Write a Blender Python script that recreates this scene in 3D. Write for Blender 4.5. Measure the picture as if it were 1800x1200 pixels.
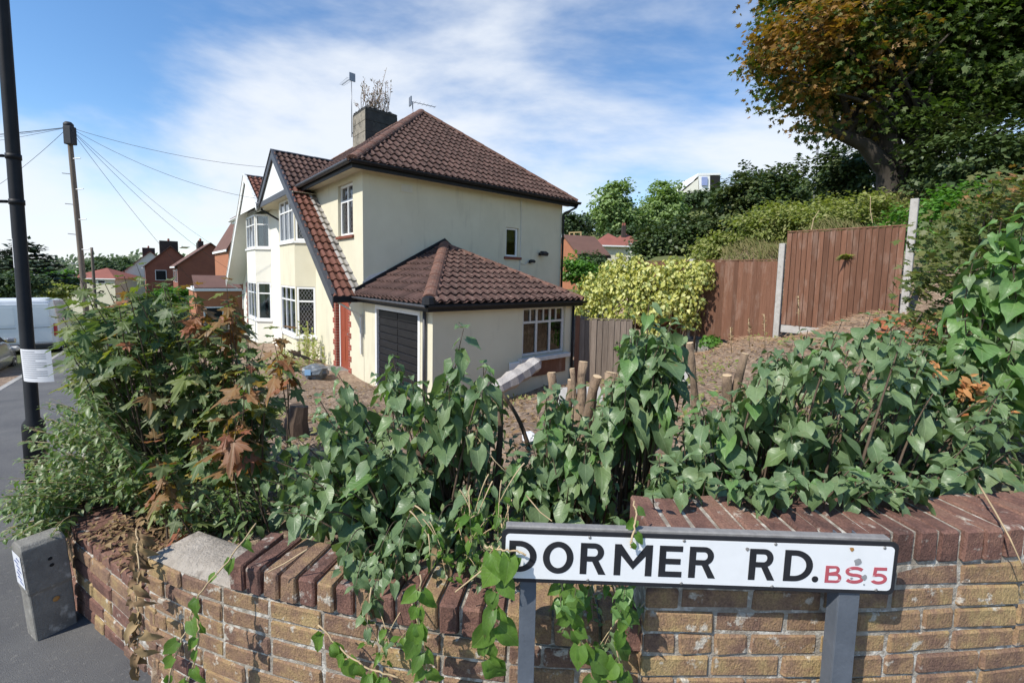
import bpy, bmesh, math, random
import numpy as np
from mathutils import Vector, Matrix

for o in list(bpy.data.objects): bpy.data.objects.remove(o, do_unlink=True)
scene = bpy.context.scene
COL = scene.collection
R = math.radians

# ------------------------------------------------------------------ camera
EYE = 1.6
PITCH, ROLL = R(4.87), R(1.2)
FPX, PPX, PPY = 763.0, 900.0, 551.0           # photo pixels (1800 x 1200)
cam_d = bpy.data.cameras.new('camera'); cam = bpy.data.objects.new('camera', cam_d)
COL.objects.link(cam); scene.camera = cam
cam_d.sensor_fit = 'HORIZONTAL'; cam_d.sensor_width = 36.0
cam_d.lens = FPX / 1800 * 36.0
cam_d.shift_y = -(600 - PPY) / 1800
cam_d.clip_start = 0.05; cam_d.clip_end = 3000
CM = Matrix.Rotation(math.pi/2 - PITCH, 3, 'X') @ Matrix.Rotation(ROLL, 3, 'Z')
cam.matrix_world = Matrix.Translation((0, 0, EYE)) @ CM.to_4x4()

# ------------------------------------------------------------------ light
SUN_AZ, SUN_EL = 51.0, 47.0                   # degrees left of straight behind the camera, height
sdir = Vector((-math.sin(R(SUN_AZ))*math.cos(R(SUN_EL)), -math.cos(R(SUN_AZ))*math.cos(R(SUN_EL)), math.sin(R(SUN_EL))))
sun_d = bpy.data.lights.new('sun', 'SUN'); sun_d.energy = 4.3; sun_d.angle = R(0.53); sun_d.color = (1, 0.955, 0.87)
sun = bpy.data.objects.new('sun', sun_d); COL.objects.link(sun)
sun.rotation_euler = sdir.to_track_quat('Z', 'Y').to_euler(); sun.location = sdir*50

w = bpy.data.worlds.new('World'); scene.world = w; w.use_nodes = True
nt = w.node_tree; nt.nodes.clear()
def N(tree, typ, **kw):
    n = tree.nodes.new(typ)
    for k, v in kw.items():
        if k == 'inp':
            for kk, vv in v.items(): n.inputs[kk].default_value = vv
        else: setattr(n, k, v)
    return n
def mth(tree, op, a, b=None, clamp=False):
    n = tree.nodes.new('ShaderNodeMath'); n.operation = op; n.use_clamp = clamp
    for i, x in enumerate((a, b)):
        if x is None: continue
        if isinstance(x, (int, float)): n.inputs[i].default_value = x
        else: tree.links.new(x, n.inputs[i])
    return n.outputs[0]
sky = N(nt, 'ShaderNodeTexSky', sky_type='NISHITA', sun_disc=False, sun_elevation=R(SUN_EL), sun_rotation=R(180+SUN_AZ),
        altitude=60, air_density=1.0, dust_density=0.12, ozone_density=2.8)
tc = N(nt, 'ShaderNodeTexCoord'); sep = N(nt, 'ShaderNodeSeparateXYZ'); nt.links.new(tc.outputs['Generated'], sep.inputs[0])
zz = mth(nt, 'ADD', mth(nt, 'MAXIMUM', sep.outputs[2], 0.0), 0.55)
cx = mth(nt, 'DIVIDE', sep.outputs[0], zz); cy = mth(nt, 'DIVIDE', sep.outputs[1], zz)
cmb = N(nt, 'ShaderNodeCombineXYZ'); nt.links.new(cx, cmb.inputs[0]); nt.links.new(cy, cmb.inputs[1]); nt.links.new(mth(nt, 'MULTIPLY', sep.outputs[2], 1.6), cmb.inputs[2])
mp1 = N(nt, 'ShaderNodeMapping', inp={'Location': (3.9, 2.2, 0.9), 'Rotation': (0, 0, R(14)), 'Scale': (1.0, 1.35, 1.7)})
nt.links.new(cmb.outputs[0], mp1.inputs[0])
n1 = N(nt, 'ShaderNodeTexNoise', inp={'Scale': 1.0, 'Detail': 7.0, 'Roughness': 0.55, 'Distortion': 0.25}); nt.links.new(mp1.outputs[0], n1.inputs['Vector'])
mp2 = N(nt, 'ShaderNodeMapping', inp={'Location': (1.3, 5.2, 2.0), 'Scale': (1.3, 1.5, 2.2)}); nt.links.new(cmb.outputs[0], mp2.inputs[0])
n2 = N(nt, 'ShaderNodeTexNoise', inp={'Scale': 0.6, 'Detail': 1.0, 'Roughness': 0.5}); nt.links.new(mp2.outputs[0], n2.inputs['Vector'])
dens = mth(nt, 'ADD', mth(nt, 'MULTIPLY', n1.outputs[0], 0.62), mth(nt, 'MULTIPLY', n2.outputs[0], 0.38))
low = mth(nt, 'SUBTRACT', 1.0, mth(nt, 'MULTIPLY', mth(nt, 'MAXIMUM', sep.outputs[2], 0.0), 1.7), True)   # more cloud towards the horizon
dens = mth(nt, 'ADD', dens, mth(nt, 'MULTIPLY', low, 0.075))
cr = N(nt, 'ShaderNodeMapRange', interpolation_type='SMOOTHSTEP', inp={'From Min': 0.515, 'From Max': 0.66, 'To Min': 0.0, 'To Max': 0.92})
nt.links.new(dens, cr.inputs[0])
hsv = N(nt, 'ShaderNodeHueSaturation', inp={'Saturation': 1.16, 'Value': 1.0}); nt.links.new(sky.outputs[0], hsv.inputs['Color'])
mix = N(nt, 'ShaderNodeMixRGB', inp={'Color2': (4.75, 5.0, 5.35, 1)})
nt.links.new(cr.outputs[0], mix.inputs[0]); nt.links.new(hsv.outputs[0], mix.inputs[1])
bg = N(nt, 'ShaderNodeBackground', inp={'Strength': 0.15}); nt.links.new(mix.outputs[0], bg.inputs[0])
wo = N(nt, 'ShaderNodeOutputWorld'); nt.links.new(bg.outputs[0], wo.inputs[0])

vs = scene.view_settings; vs.view_transform = 'Standard'; vs.look = 'None'; vs.gamma = 1; vs.use_curve_mapping = False; vs.exposure = 0.38
scene.render.engine = 'CYCLES'
try:
    scene.cycles.max_bounces = 6; scene.cycles.diffuse_bounces = 3; scene.cycles.transmission_bounces = 3; scene.cycles.glossy_bounces = 2; scene.cycles.transparent_max_bounces = 12
except Exception: pass

# ------------------------------------------------------------------ photo pixel -> place
HA = R(49.3)                                   # bearing of the house depth axis
D1 = Vector((math.sin(HA), math.cos(HA), 0)); D2 = Vector((-math.cos(HA), math.sin(HA), 0)); ZV = Vector((0, 0, 1))
HM = Matrix((D1, D2, ZV)).transposed().to_4x4()
def H(u, v, z=0.0): return D1*u + D2*v + ZV*z
def ray(px, py): return CM @ Vector(((px-PPX)/FPX, -(py-PPY)/FPX, -1.0))
def at(px, py, y): r = ray(px, py); return Vector((0, 0, EYE)) + r*(y/r.y)
def onz(px, py, z): r = ray(px, py); return Vector((0, 0, EYE)) + r*((z-EYE)/r.z)
def UV(p): return p.dot(D1), p.dot(D2)
def zs(v): return -0.066*v if v < 70 else -4.62 - 0.02*(v-70)    # the street falls away downhill

# ------------------------------------------------------------------ mesh helpers
class MB:
    def __init__(s, M=None): s.v = []; s.f = []; s.M = M
    def add(s, vs, fs):
        o = len(s.v); s.v += [Vector(a) for a in vs]; s.f += [[i+o for i in f] for f in fs]
    def obox(s, O, X, Y, Z, x0, x1, y0, y1, z0, z1):
        O, X, Y, Z = Vector(O), Vector(X), Vector(Y), Vector(Z)
        s.add([O+X*x+Y*y+Z*z for z in (z0, z1) for y in (y0, y1) for x in (x0, x1)],
              [(0,2,3,1),(4,5,7,6),(0,1,5,4),(2,6,7,3),(0,4,6,2),(1,3,7,5)])
    def box(s, x0, x1, y0, y1, z0, z1): s.obox((0,0,0), (1,0,0), (0,1,0), (0,0,1), x0, x1, y0, y1, z0, z1)
    def quad(s, *p): s.add(p, [tuple(range(len(p)))])
    def prism(s, pts, off):
        n = len(pts); off = Vector(off); pts = [Vector(p) for p in pts]
        s.add(pts + [p+off for p in pts], [tuple(range(n))[::-1], tuple(range(n, 2*n))] + [(i, (i+1) % n, (i+1) % n+n, i+n) for i in range(n)])
    def tube(s, pts, rad, n=6, cap=True):
        pts = [Vector(p) for p in pts]; m = len(pts)
        if not hasattr(rad, '__len__'): rad = [rad]*m
        t = (pts[1]-pts[0]).normalized(); a = t.orthogonal().normalized()
        vs = []
        for i, p in enumerate(pts):
            t2 = (pts[min(i+1, m-1)] - pts[max(i-1, 0)])
            if t2.length > 1e-9:
                t2.normalize(); a = (a - t2*a.dot(t2))
                a = a.normalized() if a.length > 1e-6 else t2.orthogonal().normalized(); t = t2
            b = t.cross(a)
            for k in range(n):
                an = 2*math.pi*k/n; vs.append(p + (a*math.cos(an)+b*math.sin(an))*rad[i])
        fs = [(i*n+k, i*n+(k+1) % n, (i+1)*n+(k+1) % n, (i+1)*n+k) for i in range(m-1) for k in range(n)]
        if cap: fs += [tuple(range(n))[::-1], tuple(range((m-1)*n, m*n))]
        s.add(vs, fs)
    def lathe(s, c, prof, n=20, Z=(0,0,1)):
        c = Vector(c); Z = Vector(Z).normalized(); a = Z.orthogonal().normalized(); b = Z.cross(a)
        vs = [c + Z*z + (a*math.cos(2*math.pi*k/n)+b*math.sin(2*math.pi*k/n))*r for r, z in prof for k in range(n)]
        m = len(prof)
        s.add(vs, [(i*n+k, i*n+(k+1) % n, (i+1)*n+(k+1) % n, (i+1)*n+k) for i in range(m-1) for k in range(n)] + [tuple(range(n))[::-1], tuple(range((m-1)*n, m*n))])
    def grid(s, fn, nu, nv):
        s.add([fn(i/nu, j/nv) for j in range(nv+1) for i in range(nu+1)],
              [(j*(nu+1)+i, j*(nu+1)+i+1, (j+1)*(nu+1)+i+1, (j+1)*(nu+1)+i) for j in range(nv) for i in range(nu)])
    def mesh(s, name, mat=None, inv=None, smooth=False, bevel=0, fix=True):
        M = s.M
        vs = [(M @ p) if M else p for p in s.v]
        if inv is not None: vs = [inv @ p for p in vs]
        me = bpy.data.meshes.new(name); me.from_pydata([tuple(p) for p in vs], [], s.f); me.update()
        if bevel or fix:
            bm = bmesh.new(); bm.from_mesh(me)
            if fix: bmesh.ops.recalc_face_normals(bm, faces=bm.faces)
            if bevel: bmesh.ops.bevel(bm, geom=bm.edges[:], offset=bevel, segments=1, affect='EDGES', clamp_overlap=True)
            bm.to_mesh(me); bm.free()
        if mat: me.materials.append(mat)
        if smooth: me.polygons.foreach_set('use_smooth', [True]*len(me.polygons))
        return me

def tag(o, label=None, cat=None, group=None, kind=None):
    for k, v in (('label', label), ('category', cat), ('group', group), ('kind', kind)):
        if v: o[k] = v
    return o
class Thing:
    def __init__(s, name, label, cat, loc=(0,0,0), rotz=0.0, group=None):
        s.root = bpy.data.objects.new(name, None); COL.objects.link(s.root)
        s.M = Matrix.Translation(loc) @ Matrix.Rotation(rotz, 4, 'Z'); s.root.matrix_world = s.M
        s.inv = s.M.inverted(); s.root.empty_display_size = 0.1
        tag(s.root, label, cat, group)
    def part(s, name, mb, mat, parent=None, smooth=False, bevel=0, label=None, kind=None, fix=True):
        me = mb.mesh(name, mat, s.inv, smooth, bevel, fix)
        return s.put(name, me, None, parent, label, kind)
    def put(s, name, me, world=None, parent=None, label=None, kind=None):
        o = bpy.data.objects.new(name, me); COL.objects.link(o); o.parent = parent or s.root
        if world is not None: o.matrix_local = s.inv @ world
        return tag(o, label, None, None, kind)
def single(name, mb, mat, label, cat, group=None, loc=(0,0,0), smooth=False, bevel=0, kind=None):
    loc = Vector(loc); me = mb.mesh(name, mat, Matrix.Translation(-loc), smooth, bevel)
    o = bpy.data.objects.new(name, me); o.location = loc; COL.objects.link(o)
    return tag(o, label, cat, group, kind)
def structure(name, mb, mat, smooth=False, label=None):
    me = mb.mesh(name, mat, None, smooth, 0, True); o = bpy.data.objects.new(name, me); COL.objects.link(o)
    return tag(o, label, None, None, 'structure')

# ------------------------------------------------------------------ materials
def mat(name, a, b=None, rough=0.7, ns=6.0, bump=0.0, bs=40.0, bdet=6.0, metal=0.0, rnd=0.0, c=None, cs=3.0, cthr=(0.55, 0.7), spec=0.35, coat=0.0, dist=0.01, rndmix=False, stretch=(1,1,1), cst=(1,1,1)):
    m = bpy.data.materials.new(name); m.use_nodes = True; t = m.node_tree; p = t.nodes['Principled BSDF']
    p.inputs['Roughness'].default_value = rough; p.inputs['Metallic'].default_value = metal
    p.inputs['Specular IOR Level'].default_value = spec; p.inputs['Coat Weight'].default_value = coat
    tcn = N(t, 'ShaderNodeTexCoord'); mp = N(t, 'ShaderNodeMapping', inp={'Scale': stretch}); t.links.new(tcn.outputs['Object'], mp.inputs[0])
    b = b or a
    nz = N(t, 'ShaderNodeTexNoise', inp={'Scale': ns, 'Detail': 5.0, 'Roughness': 0.6}); t.links.new(mp.outputs[0], nz.inputs['Vector'])
    mr = N(t, 'ShaderNodeMapRange', inp={'From Min': 0.32, 'From Max': 0.68}); t.links.new(nz.outputs[0], mr.inputs[0])
    fac = mr.outputs[0]
    oi = N(t, 'ShaderNodeObjectInfo')
    if rndmix:
        fac = mth(t, 'ADD', mth(t, 'MULTIPLY', fac, 0.45), mth(t, 'MULTIPLY', oi.outputs['Random'], 0.62), True)
    mx = N(t, 'ShaderNodeMixRGB', inp={'Color1': (*a, 1), 'Color2': (*b, 1)}); t.links.new(fac, mx.inputs[0])
    out = mx.outputs[0]
    if c:
        mp2_ = N(t, 'ShaderNodeMapping', inp={'Scale': cst}); t.links.new(tcn.outputs['Object'], mp2_.inputs[0]); nz2 = N(t, 'ShaderNodeTexNoise', inp={'Scale': cs, 'Detail': 5.0, 'Roughness': 0.65}); t.links.new(mp2_.outputs[0], nz2.inputs['Vector'])
        mr2 = N(t, 'ShaderNodeMapRange', inp={'From Min': cthr[0], 'From Max': cthr[1]}); t.links.new(nz2.outputs[0], mr2.inputs[0])
        mx2 = N(t, 'ShaderNodeMixRGB', inp={'Color2': (*c, 1)}); t.links.new(mr2.outputs[0], mx2.inputs[0]); t.links.new(out, mx2.inputs[1]); out = mx2.outputs[0]
    if rnd:
        hv = N(t, 'ShaderNodeHueSaturation'); t.links.new(out, hv.inputs['Color'])
        t.links.new(mth(t, 'ADD', mth(t, 'MULTIPLY', oi.outputs['Random'], 2*rnd), 1-rnd), hv.inputs['Value']); out = hv.outputs[0]
    t.links.new(out, p.inputs['Base Color'])
    if bump:
        nb = N(t, 'ShaderNodeTexNoise', inp={'Scale': bs, 'Detail': bdet, 'Roughness': 0.65}); t.links.new(mp.outputs[0], nb.inputs['Vector'])
        bp = N(t, 'ShaderNodeBump', inp={'Strength': bump, 'Distance': dist}); t.links.new(nb.outputs[0], bp.inputs['Height']); t.links.new(bp.outputs[0], p.inputs['Normal'])
    return m

def leafmat(name, cols, rough=0.45, transl=0.28, vein=0.0, patch=0.0, ps=1.5, spec=0.4, pcol=None, pvec=None):
    """leaf colours picked leaf by leaf; veins follow the leaf's own UV; optional slow colour drift through the plant"""
    m = bpy.data.materials.new(name); m.use_nodes = True; t = m.node_tree; p = t.nodes['Principled BSDF']
    p.inputs['Roughness'].default_value = rough; p.inputs['Specular IOR Level'].default_value = spec
    g = N(t, 'ShaderNodeNewGeometry'); oi = N(t, 'ShaderNodeObjectInfo')
    r = mth(t, 'FRACT', mth(t, 'ADD', g.outputs['Random Per Island'], oi.outputs['Random']))
    ramp = N(t, 'ShaderNodeValToRGB'); el = ramp.color_ramp.elements
    el[0].position = 0; el[0].color = (*cols[0], 1); el[1].position = 1; el[1].color = (*cols[-1], 1)
    for i, c in enumerate(cols[1:-1]): e = el.new((i+1)/(len(cols)-1)); e.color = (*c, 1)
    t.links.new(r, ramp.inputs[0]); out = ramp.outputs[0]
    tcn = N(t, 'ShaderNodeTexCoord')
    if pcol:
        nz = N(t, 'ShaderNodeTexNoise', inp={'Scale': ps, 'Detail': 3.0}); t.links.new(tcn.outputs['Object'], nz.inputs['Vector'])
        v = nz.outputs[0]
        if pvec:
            dp = N(t, 'ShaderNodeVectorMath', operation='DOT_PRODUCT', inp={1: pvec}); t.links.new(tcn.outputs['Object'], dp.inputs[0])
            v = mth(t, 'ADD', v, dp.outputs['Value'])
        v = mth(t, 'ADD', v, mth(t, 'MULTIPLY', mth(t, 'SUBTRACT', r, 0.5), 0.22))
        mr = N(t, 'ShaderNodeMapRange', inp={'From Min': 0.5-patch, 'From Max': 0.64-patch}); t.links.new(v, mr.inputs[0])
        mx = N(t, 'ShaderNodeMixRGB', inp={'Color2': (*pcol, 1)}); t.links.new(mr.outputs[0], mx.inputs[0]); t.links.new(out, mx.inputs[1]); out = mx.outputs[0]
    if vein:
        uvn = N(t, 'ShaderNodeUVMap'); s = N(t, 'ShaderNodeSeparateXYZ'); t.links.new(uvn.outputs[0], s.inputs[0])
        ax = mth(t, 'ABSOLUTE', mth(t, 'SUBTRACT', s.outputs[0], 0.5))
        rib = mth(t, 'SUBTRACT', 1.0, mth(t, 'MULTIPLY', ax, 36.0), True)
        ph = mth(t, 'FRACT', mth(t, 'MULTIPLY', mth(t, 'SUBTRACT', s.outputs[1], mth(t, 'MULTIPLY', ax, 0.75)), 7.5))
        sv = mth(t, 'SUBTRACT', 1.0, mth(t, 'MULTIPLY', mth(t, 'ABSOLUTE', mth(t, 'SUBTRACT', ph, 0.5)), 11.0), True)
        vv = mth(t, 'MAXIMUM', rib, mth(t, 'MULTIPLY', sv, 0.55))
        mx = N(t, 'ShaderNodeMixRGB', blend_type='SCREEN', inp={'Color2': (0.16, 0.19, 0.11, 1)}); t.links.new(mth(t, 'MULTIPLY', vv, vein), mx.inputs[0])
        t.links.new(out, mx.inputs[1]); out = mx.outputs[0]
        bp = N(t, 'ShaderNodeBump', invert=True, inp={'Strength': 0.35, 'Distance': 0.003})
        t.links.new(vv, bp.inputs['Height']); t.links.new(bp.outputs[0], p.inputs['Normal'])
        spn = N(t, 'ShaderNodeTexNoise', noise_dimensions='4D', inp={'Scale': 4.5, 'Detail': 3.0}); t.links.new(uvn.outputs[0], spn.inputs['Vector']); t.links.new(mth(t, 'MULTIPLY', r, 37.0), spn.inputs['W'])
        smr = N(t, 'ShaderNodeMapRange', inp={'From Min': 0.66, 'From Max': 0.72, 'To Max': 0.8}); t.links.new(spn.outputs[0], smr.inputs[0])
        smx = N(t, 'ShaderNodeMixRGB', inp={'Color2': (.20, .13, .06, 1)}); t.links.new(smr.outputs[0], smx.inputs[0]); t.links.new(out, smx.inputs[1]); out = smx.outputs[0]
        nzb = N(t, 'ShaderNodeTexNoise', inp={'Scale': 5.0, 'Detail': 3.0}); t.links.new(uvn.outputs[0], nzb.inputs['Vector'])
        hv = N(t, 'ShaderNodeHueSaturation'); t.links.new(out, hv.inputs['Color']); t.links.new(mth(t, 'ADD', mth(t, 'MULTIPLY', nzb.outputs[0], 0.7), 0.65), hv.inputs['Value']); out = hv.outputs[0]
    t.links.new(out, p.inputs['Base Color'])
    if transl:
        tr = N(t, 'ShaderNodeBsdfTranslucent'); ml = N(t, 'ShaderNodeMixRGB', blend_type='MULTIPLY', inp={'Fac': 1.0, 'Color2': (1.5, 1.7, 0.6, 1)})
        t.links.new(out, ml.inputs[1]); t.links.new(ml.outputs[0], tr.inputs[0])
        ms = N(t, 'ShaderNodeMixShader', inp={'Fac': transl}); t.links.new(p.outputs[0], ms.inputs[1]); t.links.new(tr.outputs[0], ms.inputs[2])
        t.links.new(ms.outputs[0], t.nodes['Material Output'].inputs[0])
    return m

def glassmat(name, tint=(0.75, 0.8, 0.8), base=0.10):
    m = bpy.data.materials.new(name); m.use_nodes = True; t = m.node_tree; t.nodes.clear()
    tr = N(t, 'ShaderNodeBsdfTransparent', inp={'Color': (*tint, 1)}); gl = N(t, 'ShaderNodeBsdfGlossy', inp={'Roughness': 0.03, 'Color': (0.95, 0.97, 1, 1)})
    fr = N(t, 'ShaderNodeFresnel', inp={'IOR': 1.5}); fac = mth(t, 'ADD', mth(t, 'MULTIPLY', fr.outputs[0], 1.3), base, True)
    nb = N(t, 'ShaderNodeTexNoise', inp={'Scale': 2.5, 'Detail': 1.0}); bp = N(t, 'ShaderNodeBump', inp={'Strength': 0.06, 'Distance': 0.05})
    t.links.new(nb.outputs[0], bp.inputs['Height']); t.links.new(bp.outputs[0], gl.inputs['Normal'])
    ms = N(t, 'ShaderNodeMixShader'); t.links.new(fac, ms.inputs[0]); t.links.new(tr.outputs[0], ms.inputs[1]); t.links.new(gl.outputs[0], ms.inputs[2])
    o = N(t, 'ShaderNodeOutputMaterial'); t.links.new(ms.outputs[0], o.inputs[0]); return m

def brickmat(name, cols, lichen=(0.55, 0.52, 0.45), lthr=(0.60, 0.66), rough=0.9, bump=0.9):
    m = bpy.data.materials.new(name); m.use_nodes = True; t = m.node_tree; p = t.nodes['Principled BSDF']
    p.inputs['Roughness'].default_value = rough; p.inputs['Specular IOR Level'].default_value = 0.2
    oi = N(t, 'ShaderNodeObjectInfo'); tcn = N(t, 'ShaderNodeTexCoord'); g = N(t, 'ShaderNodeNewGeometry')
    nz = N(t, 'ShaderNodeTexNoise', inp={'Scale': 14.0, 'Detail': 6.0, 'Roughness': 0.7}); t.links.new(g.outputs['Position'], nz.inputs['Vector'])
    big = N(t, 'ShaderNodeTexNoise', inp={'Scale': 2.2, 'Detail': 2.0}); t.links.new(g.outputs['Position'], big.inputs['Vector'])
    f = mth(t, 'ADD', mth(t, 'MULTIPLY', oi.outputs['Random'], 0.42), mth(t, 'MULTIPLY', mth(t, 'SUBTRACT', nz.outputs[0], 0.5), 1.9))
    f = mth(t, 'ADD', f, mth(t, 'MULTIPLY', mth(t, 'SUBTRACT', big.outputs[0], 0.36), 1.1), True)
    ramp = N(t, 'ShaderNodeValToRGB'); el = ramp.color_ramp.elements
    el[0].color = (*cols[0], 1); el[1].color = (*cols[-1], 1); el[1].position = 1
    for i, c in enumerate(cols[1:-1]): e = el.new((i+1)/(len(cols)-1)); e.color = (*c, 1)
    t.links.new(f, ramp.inputs[0])
    n3 = N(t, 'ShaderNodeTexNoise', inp={'Scale': 17.0, 'Detail': 5.0, 'Roughness': 0.6}); t.links.new(g.outputs['Position'], n3.inputs['Vector'])
    mr = N(t, 'ShaderNodeMapRange', inp={'From Min': lthr[0], 'From Max': lthr[1], 'To Max': 0.75}); t.links.new(n3.outputs[0], mr.inputs[0])
    mx = N(t, 'ShaderNodeMixRGB', inp={'Color2': (*lichen, 1)}); t.links.new(mr.outputs[0], mx.inputs[0]); t.links.new(ramp.outputs[0], mx.inputs[1])
    sp = N(t, 'ShaderNodeTexNoise', inp={'Scale': 160.0, 'Detail': 3.0}); t.links.new(g.outputs['Position'], sp.inputs['Vector'])
    hv = N(t, 'ShaderNodeHueSaturation'); t.links.new(mx.outputs[0], hv.inputs['Color']); t.links.new(mth(t, 'ADD', mth(t, 'MULTIPLY', sp.outputs[0], 1.1), 0.45), hv.inputs['Value'])
    t.links.new(hv.outputs[0], p.inputs['Base Color'])
    mpb = N(t, 'ShaderNodeMapping', inp={'Scale': (1, 1, 0.45)}); t.links.new(g.outputs['Position'], mpb.inputs[0])
    wv = N(t, 'ShaderNodeTexNoise', inp={'Scale': 130.0, 'Detail': 4.0, 'Roughness': 0.6, 'Distortion': 0.8}); t.links.new(mpb.outputs[0], wv.inputs['Vector'])
    bp = N(t, 'ShaderNodeBump', inp={'Strength': bump, 'Distance': 0.006}); t.links.new(mth(t, 'ADD', wv.outputs[0], mth(t, 'MULTIPLY', sp.outputs[0], 0.5)), bp.inputs['Height'])
    t.links.new(bp.outputs[0], p.inputs['Normal']); return m

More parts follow.
